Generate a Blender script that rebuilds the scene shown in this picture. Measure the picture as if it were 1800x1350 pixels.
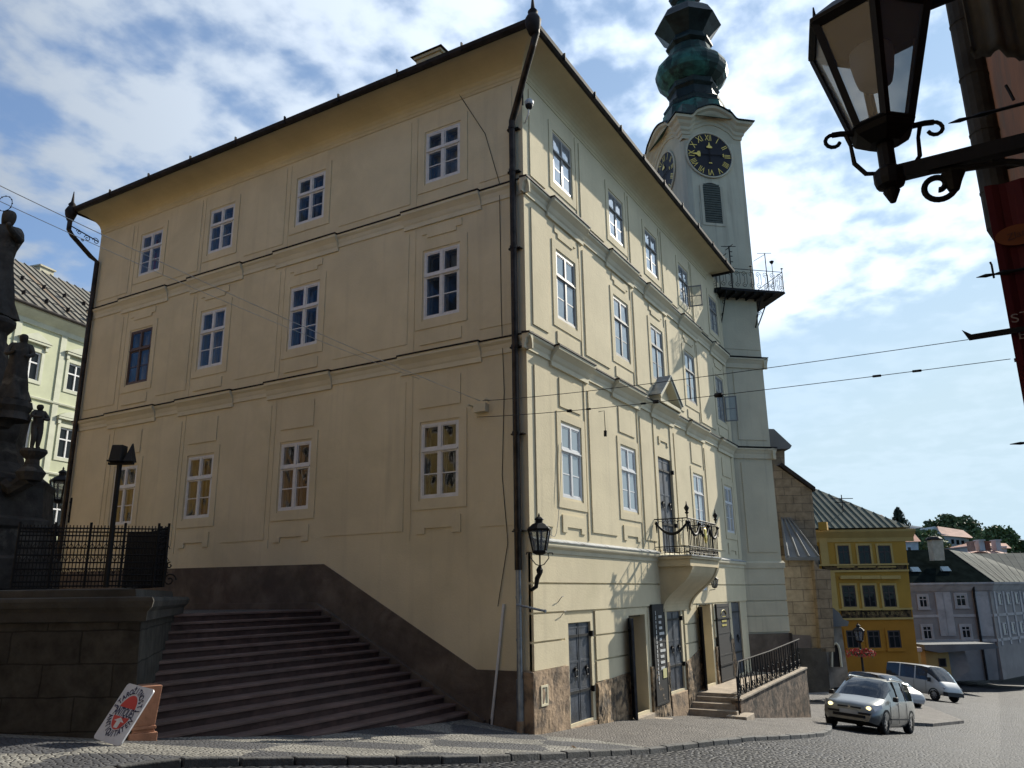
import bpy, bmesh, math, random
from mathutils import Vector, Matrix
import numpy as np
random.seed(7)
C = bpy.context.scene.collection
R = math.radians
for o in list(bpy.data.objects): bpy.data.objects.remove(o)

# ---------------------------------------------------------------- camera, sky, sun
PITCH, ROLL, YAW, FPX = .25922, -.013126, .5233, 1388.
CAM = Vector((-14.189, -7.817, 0.0))
_fh = Vector((math.cos(YAW), math.sin(YAW), 0)); _rt = Vector((math.sin(YAW), -math.cos(YAW), 0)); _up = Vector((0, 0, 1))
_f = _fh*math.cos(PITCH)+_up*math.sin(PITCH); _u = -_fh*math.sin(PITCH)+_up*math.cos(PITCH)
_r = _rt*math.cos(ROLL)+_u*math.sin(ROLL); _u1 = -_rt*math.sin(ROLL)+_u*math.cos(ROLL)
cd = bpy.data.cameras.new('camera'); cam = bpy.data.objects.new('camera', cd); C.objects.link(cam)
cam.matrix_world = Matrix(((_r.x, _u1.x, -_f.x, CAM.x), (_r.y, _u1.y, -_f.y, CAM.y), (_r.z, _u1.z, -_f.z, CAM.z), (0, 0, 0, 1)))
cd.sensor_width = 36; cd.lens = FPX/1800*36; cd.clip_start = .05; cd.clip_end = 6000
S = bpy.context.scene
S.camera = cam
S.view_settings.view_transform = 'Standard'; S.view_settings.look = 'None'; S.view_settings.gamma = 1
S.view_settings.exposure = 0.55
S.render.film_transparent = False
S.cycles.max_bounces = 6; S.cycles.diffuse_bounces = 3; S.cycles.glossy_bounces = 3; S.cycles.transparent_max_bounces = 12
S.cycles.use_denoising = True
S.cycles.sample_clamp_indirect = 6

SUNV = Vector((3.4, -1.0, 2.1)).normalized()
SUN_EL = math.asin(SUNV.z); SUN_AZ = math.atan2(SUNV.x, SUNV.y)
sl = bpy.data.lights.new('sun', 'SUN'); sl.energy = 4.8; sl.angle = R(.5); sl.color = (1, .93, .80)
so = bpy.data.objects.new('sun', sl); C.objects.link(so); so.rotation_euler = SUNV.to_track_quat('Z', 'Y').to_euler()

w = bpy.data.worlds.new('World'); S.world = w; w.use_nodes = True
nt = w.node_tree; nt.nodes.clear()
def N(t, typ, **k):
    n = t.nodes.new(typ)
    for a, b in k.items():
        if a.startswith('i_'):
            n.inputs[a[2:].replace('_', ' ')].default_value = b
        else: setattr(n, a, b)
    return n
def L(t, a, b): t.links.new(a, b)
sky = N(nt, 'ShaderNodeTexSky', sky_type='NISHITA', sun_disc=False, sun_elevation=SUN_EL, sun_rotation=SUN_AZ, altitude=600, air_density=1.1, dust_density=.35, ozone_density=2.5)
tc = N(nt, 'ShaderNodeTexCoord'); sep = N(nt, 'ShaderNodeSeparateXYZ'); L(nt, tc.outputs['Generated'], sep.inputs[0])
def M(t, op, a, b=None, c=None, clamp=False):
    n = t.nodes.new('ShaderNodeMath'); n.operation = op; n.use_clamp = clamp
    for i, x in enumerate((a, b, c)):
        if x is None: continue
        if isinstance(x, (int, float)): n.inputs[i].default_value = x
        else: t.links.new(x, n.inputs[i])
    return n.outputs[0]
zz = M(nt, 'ADD', M(nt, 'MAXIMUM', sep.outputs['Z'], 0.0), .16)
cx = M(nt, 'DIVIDE', sep.outputs['X'], zz); cy = M(nt, 'DIVIDE', sep.outputs['Y'], zz)
cmb = N(nt, 'ShaderNodeCombineXYZ'); L(nt, cx, cmb.inputs[0]); L(nt, cy, cmb.inputs[1]); cmb.inputs[2].default_value = 6.9
n1 = N(nt, 'ShaderNodeTexNoise', i_Scale=1.7, i_Detail=4.0, i_Roughness=.5, i_Distortion=.25); L(nt, cmb.outputs[0], n1.inputs['Vector'])
n2 = N(nt, 'ShaderNodeTexNoise', i_Scale=4.2, i_Detail=8.0, i_Roughness=.52, i_Distortion=.35); L(nt, cmb.outputs[0], n2.inputs['Vector'])
n3 = N(nt, 'ShaderNodeTexNoise', i_Scale=11.0, i_Detail=5.0, i_Roughness=.5, i_Distortion=.1); L(nt, cmb.outputs[0], n3.inputs['Vector'])
cov = M(nt, 'ADD', M(nt, 'ADD', M(nt, 'MULTIPLY', n1.outputs['Fac'], .46), M(nt, 'MULTIPLY', n2.outputs['Fac'], .36)), M(nt, 'MULTIPLY', n3.outputs['Fac'], .46))
cr = N(nt, 'ShaderNodeMapRange'); cr.interpolation_type = 'SMOOTHSTEP'
L(nt, cov, cr.inputs['Value']); cr.inputs['From Min'].default_value = .555; cr.inputs['From Max'].default_value = .735
# nearness to the sun brightens the clouds (forward scattering)
dt = N(nt, 'ShaderNodeVectorMath', operation='DOT_PRODUCT'); L(nt, tc.outputs['Generated'], dt.inputs[0]); dt.inputs[1].default_value = SUNV
fs = M(nt, 'POWER', M(nt, 'MAXIMUM', M(nt, 'MULTIPLY_ADD', dt.outputs['Value'], .5, .5), 0.0), 2.6)
cl = N(nt, 'ShaderNodeVectorMath', operation='SCALE'); cl.inputs[0].default_value = (.86, .98, 1.13)
L(nt, M(nt, 'MINIMUM', M(nt, 'MULTIPLY_ADD', fs, 15.5, .3), 12.5), cl.inputs['Scale'])
hz = M(nt, 'ADD', M(nt, 'MULTIPLY', M(nt, 'SUBTRACT', M(nt, 'ADD', sep.outputs['Z'], M(nt, 'MULTIPLY', n1.outputs['Fac'], .12)), .335), 14.0, clamp=True), .12, clamp=True)
fac = M(nt, 'MULTIPLY', M(nt, 'MULTIPLY', M(nt, 'MULTIPLY', cr.outputs[0], .93), hz), M(nt, 'MULTIPLY', sep.outputs['Z'], 7.0, clamp=True))
mx = N(nt, 'ShaderNodeMix', data_type='RGBA'); L(nt, fac, mx.inputs['Factor']); 
hzf = M(nt, 'MULTIPLY', M(nt, 'POWER', 2.718, M(nt, 'MULTIPLY', M(nt, 'MAXIMUM', sep.outputs['Z'], 0.0), -1.7)), M(nt, 'MULTIPLY_ADD', fs, 1.6, .0), clamp=True)
hm = N(nt, 'ShaderNodeMix', data_type='RGBA'); L(nt, hzf, hm.inputs['Factor']); tn = N(nt, 'ShaderNodeVectorMath', operation='MULTIPLY'); L(nt, sky.outputs[0], tn.inputs[0]); tn.inputs[1].default_value = (.50, .88, 1.36); L(nt, tn.outputs[0], hm.inputs['A']); hm.inputs['B'].default_value = (6.2, 8.0, 9.2, 1)
L(nt, hm.outputs['Result'], mx.inputs['A']); L(nt, cl.outputs[0], mx.inputs['B'])
bg = N(nt, 'ShaderNodeBackground'); bg.inputs['Strength'].default_value = .070
L(nt, mx.outputs['Result'], bg.inputs['Color'])
wo = N(nt, 'ShaderNodeOutputWorld'); L(nt, bg.outputs[0], wo.inputs['Surface'])

# ---------------------------------------------------------------- measuring helpers (turn sight lines into real positions)
def ray(px, py): return _r*(px-900)-_u1*(py-675)+_f*FPX
def at(px, py, D):
    d = ray(px, py); return CAM+d*(D/d.dot(_fh))
class Fr:
    """a vertical facade plane: origin, direction along, outward normal"""
    def __init__(s, o, a, n=None):
        s.o = Vector((o[0], o[1], 0)); s.a = Vector((a[0], a[1], 0)).normalized()
        s.n = Vector((n[0], n[1], 0)).normalized() if n else Vector((s.a.y, -s.a.x, 0))
    def p(s, u, z, out=0): v = s.o+s.a*u+s.n*out; return Vector((v.x, v.y, z))
    def px(s, X, Y, out=0):
        d = ray(X, Y); t = ((s.o+s.n*out-CAM).dot(s.n))/d.dot(s.n); q = CAM+d*t
        return (q-s.o).dot(s.a), q.z

W = {}
class MB:
    def __init__(s): s.v = []; s.f = []; s.m = []
    def add(s, vs, fs, mi=0):
        b = len(s.v); s.v += [Vector(x) for x in vs]; s.f += [tuple(b+i for i in f) for f in fs]; s.m += [mi]*len(fs); return s
    def quad(s, a, b, c, d, mi=0): return s.add([a, b, c, d], [(0, 1, 2, 3)], mi)
    def hexa(s, p, mi=0): return s.add(p, [(0, 3, 2, 1), (4, 5, 6, 7), (0, 1, 5, 4), (1, 2, 6, 5), (2, 3, 7, 6), (3, 0, 4, 7)], mi)
    def box(s, x0, x1, y0, y1, z0, z1, mi=0):
        return s.hexa([(x0, y0, z0), (x1, y0, z0), (x1, y1, z0), (x0, y1, z0), (x0, y0, z1), (x1, y0, z1), (x1, y1, z1), (x0, y1, z1)], mi)
    def fb(s, F, u0, u1, z0, z1, o0, o1, mi=0):
        return s.hexa([F.p(u0, z0, o0), F.p(u1, z0, o0), F.p(u1, z0, o1), F.p(u0, z0, o1), F.p(u0, z1, o0), F.p(u1, z1, o0), F.p(u1, z1, o1), F.p(u0, z1, o1)], mi)
    def prism(s, F, poly, o0, o1, mi=0):
        n = len(poly); a = [F.p(u, z, o0) for u, z in poly]; b = [F.p(u, z, o1) for u, z in poly]
        return s.add(a+b, [tuple(range(n)), tuple(range(2*n-1, n-1, -1))]+[(i, (i+1) % n, n+(i+1) % n, n+i) for i in range(n)], mi)
    def extr(s, poly, vec, mi=0):
        n = len(poly); a = [Vector(p) for p in poly]; b = [p+Vector(vec) for p in a]
        return s.add(a+b, [tuple(range(n)), tuple(range(2*n-1, n-1, -1))]+[(i, (i+1) % n, n+(i+1) % n, n+i) for i in range(n)], mi)
    def tube(s, pts, r, n=6, mi=0, closed=False):
        pts = [Vector(p) for p in pts]; k = len(pts); rings = []
        rr = r if isinstance(r, (list, tuple)) else [r]*k
        prev = None
        for i, p in enumerate(pts):
            if closed: t = pts[(i+1) % k]-pts[i-1]
            else: t = pts[min(i+1, k-1)]-pts[max(i-1, 0)]
            t = t.normalized() if t.length > 1e-9 else Vector((0, 0, 1))
            if prev is None:
                x = t.cross(Vector((0, 0, 1)))
                if x.length < .05: x = t.cross(Vector((1, 0, 0)))
            else: x = prev-t*prev.dot(t)
            x.normalize(); prev = x; y = t.cross(x)
            rings.append([p+(x*math.cos(2*math.pi*j/n)+y*math.sin(2*math.pi*j/n))*rr[i] for j in range(n)])
        vs = [q for g in rings for q in g]; fs = []
        for i in range(k if closed else k-1):
            a = i*n; b = ((i+1) % k)*n
            for j in range(n): fs.append((a+j, a+(j+1) % n, b+(j+1) % n, b+j))
        if not closed: fs += [tuple(range(n-1, -1, -1)), tuple(range((k-1)*n, k*n))]
        return s.add(vs, fs, mi)
    def lathe(s, c, prof, n=16, rot=0, mi=0, sx=1, sy=1, square=0):
        vs = []; fs = []
        for r, z in prof:
            for j in range(n):
                a = rot+2*math.pi*j/n
                vs.append(Vector((c[0]+r*sx*math.cos(a), c[1]+r*sy*math.sin(a), c[2]+z)))
        k = len(prof)
        for i in range(k-1):
            for j in range(n): fs.append((i*n+j, i*n+(j+1) % n, (i+1)*n+(j+1) % n, (i+1)*n+j))
        fs += [tuple(range(n-1, -1, -1)), tuple(range((k-1)*n, k*n))]
        return s.add(vs, fs, mi)
    def build(s, name, mats, parent=None, smooth=False, bevel=0, recalc=True, weld=False):
        if not isinstance(mats, (list, tuple)): mats = [mats]
        Wm = W.get(parent.name, Matrix()) if parent else Matrix()
        inv = Wm.inverted()
        if parent is None and s.v:      # origin at the base of the thing
            lo = Vector((sum(v.x for v in s.v)/len(s.v), sum(v.y for v in s.v)/len(s.v), min(v.z for v in s.v)))
            Wm = Matrix.Translation(lo); inv = Wm.inverted()
        me = bpy.data.meshes.new(name)
        me.from_pydata([inv @ v for v in s.v], [], s.f); me.validate()
        if len(me.polygons) == len(s.m):
            me.polygons.foreach_set('material_index', s.m)
        for m in mats: me.materials.append(m)
        if recalc or weld:
            bm = bmesh.new(); bm.from_mesh(me)
            if weld: bmesh.ops.remove_doubles(bm, verts=bm.verts, dist=1e-4)
            bmesh.ops.recalc_face_normals(bm, faces=bm.faces); bm.to_mesh(me); bm.free()
        o = bpy.data.objects.new(name, me); C.objects.link(o)
        if parent: o.parent = parent
        else: o.matrix_world = Wm
        W[o.name] = Wm
        if smooth:
            for p in me.polygons: p.use_smooth = True
        if bevel:
            b = o.modifiers.new('bevel', 'BEVEL'); b.width = bevel; b.segments = 2; b.limit_method = 'ANGLE'; b.angle_limit = R(35)
        return o
def thing(name, label, cat, loc, rz=0, group=None):
    o = bpy.data.objects.new(name, None); C.objects.link(o); o.location = loc; o.rotation_euler = (0, 0, rz); o.empty_display_size = .2
    W[o.name] = Matrix.Translation(Vector(loc)) @ Matrix.Rotation(rz, 4, 'Z')
    o['label'] = label; o['category'] = cat
    if group: o['group'] = group
    return o
def tag(o, label, cat, group=None, kind=None):
    o['label'] = label; o['category'] = cat
    if group: o['group'] = group
    if kind: o['kind'] = kind
    return o
def structure(o, label, cat, kind='structure'): o['kind'] = kind; o['label'] = label; o['category'] = cat; return o
_tc = {}
def text_geo(txt, size=1.0, bold=0.0):
    """letters as flat polygons in the xz plane (x right, z up), centred on x"""
    key = (txt, size, bold)
    if key in _tc: return _tc[key]
    cu = bpy.data.curves.new('t', 'FONT'); cu.body = txt; cu.size = size; cu.offset = bold; cu.align_x = 'CENTER'; cu.align_y = 'CENTER'
    ob = bpy.data.objects.new('t', cu); C.objects.link(ob)
    dg = bpy.context.evaluated_depsgraph_get(); me = bpy.data.meshes.new_from_object(ob.evaluated_get(dg))
    vs = [(v.co.x, v.co.y) for v in me.vertices]; fs = [tuple(p.vertices) for p in me.polygons]
    bpy.data.objects.remove(ob); bpy.data.curves.remove(cu); bpy.data.meshes.remove(me)
    _tc[key] = (vs, fs); return vs, fs
def put_text(mb, txt, size, o, xd, zd, mi=0, sx=1, sz=1, bold=0):
    vs, fs = text_geo(txt, size, bold); o = Vector(o)
    mb.add([o+xd*(x*sx)+zd*(y*sz) for x, y in vs], fs, mi)

# ---------------------------------------------------------------- materials
def mat(name, col, rough=.8, var=.12, vscale=1.5, bump=.0, bscale=30, metal=0, spec=.4, col2=None, ramp=(.35, .65), stretch=(1, 1, 1), coord='P', detail=6, dirt=None, dirtscale=.5, dirtramp=(.5, .72), coat=0, streak=0):
    m = bpy.data.materials.new(name); m.use_nodes = True; t = m.node_tree; b = t.nodes['Principled BSDF']
    b.inputs['Roughness'].default_value = rough; b.inputs['Metallic'].default_value = metal
    b.inputs['Specular IOR Level'].default_value = spec
    if coat: b.inputs['Coat Weight'].default_value = coat; b.inputs['Coat Roughness'].default_value = .06
    if coord == 'P': src = N(t, 'ShaderNodeNewGeometry').outputs['Position']
    else: src = N(t, 'ShaderNodeTexCoord').outputs['Object']
    mp = N(t, 'ShaderNodeMapping'); mp.inputs['Scale'].default_value = stretch; L(t, src, mp.inputs[0])
    no = N(t, 'ShaderNodeTexNoise', i_Scale=vscale, i_Detail=float(detail), i_Roughness=.6); L(t, mp.outputs[0], no.inputs['Vector'])
    c1 = Vector(col); c2 = Vector(col2) if col2 else c1*(1-var*2)
    if not col2: c1 = c1*(1+var*.6)
    rp = N(t, 'ShaderNodeMapRange'); L(t, no.outputs['Fac'], rp.inputs['Value']); rp.inputs['From Min'].default_value = ramp[0]; rp.inputs['From Max'].default_value = ramp[1]
    mx = N(t, 'ShaderNodeMix', data_type='RGBA'); L(t, rp.outputs[0], mx.inputs['Factor'])
    mx.inputs['A'].default_value = (*c1, 1); mx.inputs['B'].default_value = (*c2, 1)
    out = mx.outputs['Result']
    if dirt:
        n3 = N(t, 'ShaderNodeTexNoise', i_Scale=dirtscale, i_Detail=8.0, i_Roughness=.65, i_Distortion=.6); L(t, src, n3.inputs['Vector'])
        r3 = N(t, 'ShaderNodeMapRange'); L(t, n3.outputs['Fac'], r3.inputs['Value']); r3.inputs['From Min'].default_value = dirtramp[0]; r3.inputs['From Max'].default_value = dirtramp[1]
        m3 = N(t, 'ShaderNodeMix', data_type='RGBA'); L(t, r3.outputs[0], m3.inputs['Factor']); L(t, out, m3.inputs['A']); m3.inputs['B'].default_value = (*dirt, 1); out = m3.outputs['Result']
    if streak:
        ms = N(t, 'ShaderNodeMapping'); ms.inputs['Scale'].default_value = (3.2, 3.2, .16); L(t, src, ms.inputs[0])
        ns = N(t, 'ShaderNodeTexNoise', i_Scale=1.0, i_Detail=6.0, i_Roughness=.6); L(t, ms.outputs[0], ns.inputs['Vector'])
        rs = N(t, 'ShaderNodeMapRange'); L(t, ns.outputs['Fac'], rs.inputs['Value']); rs.inputs['From Min'].default_value = .54; rs.inputs['From Max'].default_value = .80; rs.inputs['To Max'].default_value = streak
        m4 = N(t, 'ShaderNodeMix', data_type='RGBA'); L(t, rs.outputs[0], m4.inputs['Factor']); L(t, out, m4.inputs['A']); m4.inputs['B'].default_value = (.36, .31, .23, 1); out = m4.outputs['Result']
    L(t, out, b.inputs['Base Color'])
    if bump:
        nb = N(t, 'ShaderNodeTexNoise', i_Scale=float(bscale), i_Detail=5.0, i_Roughness=.6); L(t, mp.outputs[0], nb.inputs['Vector'])
        bp = N(t, 'ShaderNodeBump', i_Strength=float(bump), i_Distance=.02); L(t, nb.outputs['Fac'], bp.inputs['Height']); L(t, bp.outputs[0], b.inputs['Normal'])
    m['bsdf'] = b.name
    return m
PL = mat('cream plaster', (.675, .588, .405), .92, .05, .7, .30, 22, spec=.15, dirt=(.56, .49, .33), dirtscale=.55, dirtramp=(.50, .78), streak=.32)
PLS = mat('eave plaster', (.62, .53, .34), .92, .06, .8, .25, 22, spec=.15)
TRIM = mat('trim plaster', (.66, .60, .44), .9, .05, 1.2, .25, 25, spec=.15)
TOW = mat('tower plaster', (.64, .575, .42), .92, .06, .6, .3, 18, spec=.15, streak=.8)
ZINC = mat('zinc flashing', (.030, .025, .024), .7, .3, 3, metal=.1, spec=.2)
COPD = mat('dark copper pipe', (.045, .036, .03), .45, .3, 4, metal=.7)
ZINCL = mat('zinc pipe', (.30, .33, .36), .45, .15, 5, metal=.7)
LEDGE = mat('weathered ledge', (.40, .41, .40), .7, .15, 9, .3, 30, dirt=(.12, .12, .12), dirtscale=4, dirtramp=(.56, .62))
WHITE = mat('white window paint', (.66, .66, .66), .45, .05, 8)
WGREY = mat('grey window paint', (.24, .235, .225), .5, .06, 8)
BRFR = mat('brown window paint', (.085, .05, .035), .5, .1, 8)
IRON = mat('black iron', (.009, .009, .010), .6, .2, 20, metal=0, spec=.25)
IRONB = mat('blue grey iron doors', (.045, .055, .075), .5, .3, 3, .25, 20, metal=.2, spec=.5, dirt=(.09, .08, .075), dirtscale=2.5, dirtramp=(.55, .75))
BLACK = mat('matt black', (.008, .008, .009), .7, .1, 5)
DARKIN = mat('dark interior', (.03, .026, .024), .9, .2, 2)
ROOMW = mat('room wall', (.20, .16, .12), .9, .2, 2)
PLINTHD = mat('painted grey plinth', (.150, .118, .090), .9, .22, 1.6, .4, 25, dirt=(.085, .062, .050), dirtscale=1.1, dirtramp=(.46, .66), streak=0)
PLINTHB = mat('rough brown plinth', (.36, .255, .165), .95, .15, 2.2, 1.0, 12, dirt=(.13, .10, .075), dirtscale=2.2, dirtramp=(.47, .62))
PLINTHR = mat('broken stone plinth', (.38, .27, .165), .95, .3, 5, 1.0, 9, dirt=(.08, .065, .05), dirtscale=4, dirtramp=(.45, .6))
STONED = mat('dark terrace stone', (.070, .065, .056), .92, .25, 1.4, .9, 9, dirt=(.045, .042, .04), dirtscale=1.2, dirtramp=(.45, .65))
STATUE = mat('blackened sandstone', (.055, .05, .045), .9, .3, 3, .6, 20, dirt=(.11, .10, .085), dirtscale=2.4, dirtramp=(.55, .7))
STEPD = mat('step risers with painted shade', (.078, .044, .038), .9, .25, 3.5, .4, 18, dirt=(.05, .032, .028), dirtscale=.8, dirtramp=(.45, .7))  # darker than the treads: shade on the risers is put into the colour
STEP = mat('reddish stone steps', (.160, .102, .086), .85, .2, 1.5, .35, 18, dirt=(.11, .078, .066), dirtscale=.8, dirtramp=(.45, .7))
STEPR = mat('tan steps', (.40, .33, .25), .9, .15, 4, .5, 20)
CORB = mat('balcony plaster', (.60, .50, .32), .9, .07, 1.5, .25, 22)
COPG = mat('green copper', (.055, .20, .155), .55, .2, 1.6, .2, 8, metal=.35, stretch=(1, 1, .35), dirt=(.015, .035, .03), dirtscale=.9, dirtramp=(.38, .54))
COPK = mat('blackened copper', (.018, .030, .028), .5, .3, 2, .2, 8, metal=.4)
GOLD = mat('gold leaf', (.80, .60, .16), .35, .1, 10, metal=.8)
CLOCKF = mat('clock face', (.010, .009, .014), .6, .1, 3)
GLASSD = None
def glassmat(name, tint=(.02, .022, .025), refl=1.0, trans=.55, rough=.02, f0=.09):
    m = bpy.data.materials.new(name); m.use_nodes = True; t = m.node_tree; t.nodes.clear()
    gg = N(t, 'ShaderNodeNewGeometry'); dd = N(t, 'ShaderNodeVectorMath', operation='DOT_PRODUCT'); L(t, gg.outputs['Normal'], dd.inputs[0]); L(t, gg.outputs['Incoming'], dd.inputs[1])
    frv = M(t, 'MULTIPLY_ADD', M(t, 'POWER', M(t, 'SUBTRACT', 1.0, M(t, 'ABSOLUTE', dd.outputs['Value']), clamp=True), 4.4), .88, f0)
    gl = N(t, 'ShaderNodeBsdfGlossy', i_Roughness=rough); gl.inputs['Color'].default_value = (refl, refl, refl, 1)
    no = N(t, 'ShaderNodeTexNoise', i_Scale=1.6, i_Detail=2.0); g = N(t, 'ShaderNodeNewGeometry'); L(t, g.outputs['Position'], no.inputs['Vector'])
    bp = N(t, 'ShaderNodeBump', i_Strength=.12, i_Distance=.05); L(t, no.outputs['Fac'], bp.inputs['Height']); L(t, bp.outputs[0], gl.inputs['Normal'])
    tr = N(t, 'ShaderNodeBsdfTransparent'); tr.inputs['Color'].default_value = (.82, .84, .83, 1)
    df = N(t, 'ShaderNodeBsdfDiffuse'); df.inputs['Color'].default_value = (*tint, 1)
    m1 = N(t, 'ShaderNodeMixShader'); m1.inputs[0].default_value = trans; L(t, df.outputs[0], m1.inputs[1]); L(t, tr.outputs[0], m1.inputs[2])
    m2 = N(t, 'ShaderNodeMixShader'); L(t, frv, m2.inputs[0]); L(t, m1.outputs[0], m2.inputs[1]); L(t, gl.outputs[0], m2.inputs[2])
    o = N(t, 'ShaderNodeOutputMaterial'); L(t, m2.outputs[0], o.inputs[0]); return m
GLASS = glassmat('window glass', trans=.8, f0=.042)
GLASSP = glassmat('glass with pale blind and painted sky', tint=(.33, .38, .40), trans=.25, f0=.14)  # pale diffuse tint stands for blinds and for bright sky mirrored in the panes
GLASSQ = glassmat('glass with painted sky reflection', tint=(.50, .52, .54), trans=.3, f0=.3)  # whitish diffuse tint paints the mirrored clouds into the pane colour
GLASSF = glassmat('far window glass', tint=(.012, .014, .015), trans=.0, f0=.02)
LAMPG = glassmat('dusty lantern glass', tint=(.20, .235, .29), trans=.52, rough=.25, f0=.05)
CARG = glassmat('car glass', tint=(.012, .014, .016), trans=.25, f0=.05)

def brickmat(name, c1, c2, mortar, sx=.45, sz=.22, plane='xz', var=.2, rough=.92, bump=.6, msize=.012, rotz=0, zoff=0):
    m = bpy.data.materials.new(name); m.use_nodes = True; t = m.node_tree; b = t.nodes['Principled BSDF']
    b.inputs['Roughness'].default_value = rough; b.inputs['Specular IOR Level'].default_value = .2
    g = N(t, 'ShaderNodeNewGeometry'); mp = N(t, 'ShaderNodeMapping'); mp.vector_type = 'POINT'
    L(t, g.outputs['Position'], mp.inputs[0])
    mp.inputs['Rotation'].default_value = (0, 0, -rotz); mp.inputs['Location'].default_value = (0, 0, zoff)
    sp = N(t, 'ShaderNodeSeparateXYZ'); L(t, mp.outputs[0], sp.inputs[0])
    cb = N(t, 'ShaderNodeCombineXYZ'); L(t, sp.outputs['X'], cb.inputs[0]); L(t, sp.outputs['Z' if plane == 'xz' else 'Y'], cb.inputs[1])
    dn = N(t, 'ShaderNodeTexNoise', i_Scale=2.5, i_Detail=3.0); L(t, g.outputs['Position'], dn.inputs['Vector'])
    ad = N(t, 'ShaderNodeMix', data_type='RGBA', blend_type='LINEAR_LIGHT'); ad.inputs['Factor'].default_value = .03; L(t, cb.outputs[0], ad.inputs['A']); L(t, dn.outputs['Color'], ad.inputs['B'])
    br = N(t, 'ShaderNodeTexBrick', i_Scale=1.0); L(t, ad.outputs['Result'], br.inputs['Vector'])
    br.inputs['Brick Width'].default_value = sx; br.inputs['Row Height'].default_value = sz; br.inputs['Mortar Size'].default_value = msize; br.inputs['Mortar Smooth'].default_value = .4
    br.inputs['Color1'].default_value = (*c1, 1); br.inputs['Color2'].default_value = (*c2, 1); br.inputs['Mortar'].default_value = (*mortar, 1)
    no = N(t, 'ShaderNodeTexNoise', i_Scale=3.0, i_Detail=7.0, i_Roughness=.65); L(t, g.outputs['Position'], no.inputs['Vector'])
    mr = N(t, 'ShaderNodeMapRange'); L(t, no.outputs['Fac'], mr.inputs['Value']); mr.inputs['From Min'].default_value = .3; mr.inputs['From Max'].default_value = .7; mr.inputs['To Min'].default_value = 1-var*1.6; mr.inputs['To Max'].default_value = 1+var
    ml = N(t, 'ShaderNodeVectorMath', operation='SCALE'); L(t, br.outputs['Color'], ml.inputs[0]); L(t, mr.outputs[0], ml.inputs['Scale'])
    L(t, ml.outputs[0], b.inputs['Base Color'])
    hh = M(t, 'ADD', M(t, 'MULTIPLY', br.outputs['Fac'], -1.0), M(t, 'MULTIPLY', no.outputs['Fac'], .8))
    bp = N(t, 'ShaderNodeBump', i_Strength=float(bump), i_Distance=.02); L(t, hh, bp.inputs['Height']); L(t, bp.outputs[0], b.inputs['Normal'])
    return m
TERR = brickmat('terrace ashlar', (.062, .058, .050), (.048, .045, .040), (.030, .028, .025), .95, .42, rotz=R(-60), msize=.012, var=.35)
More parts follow.
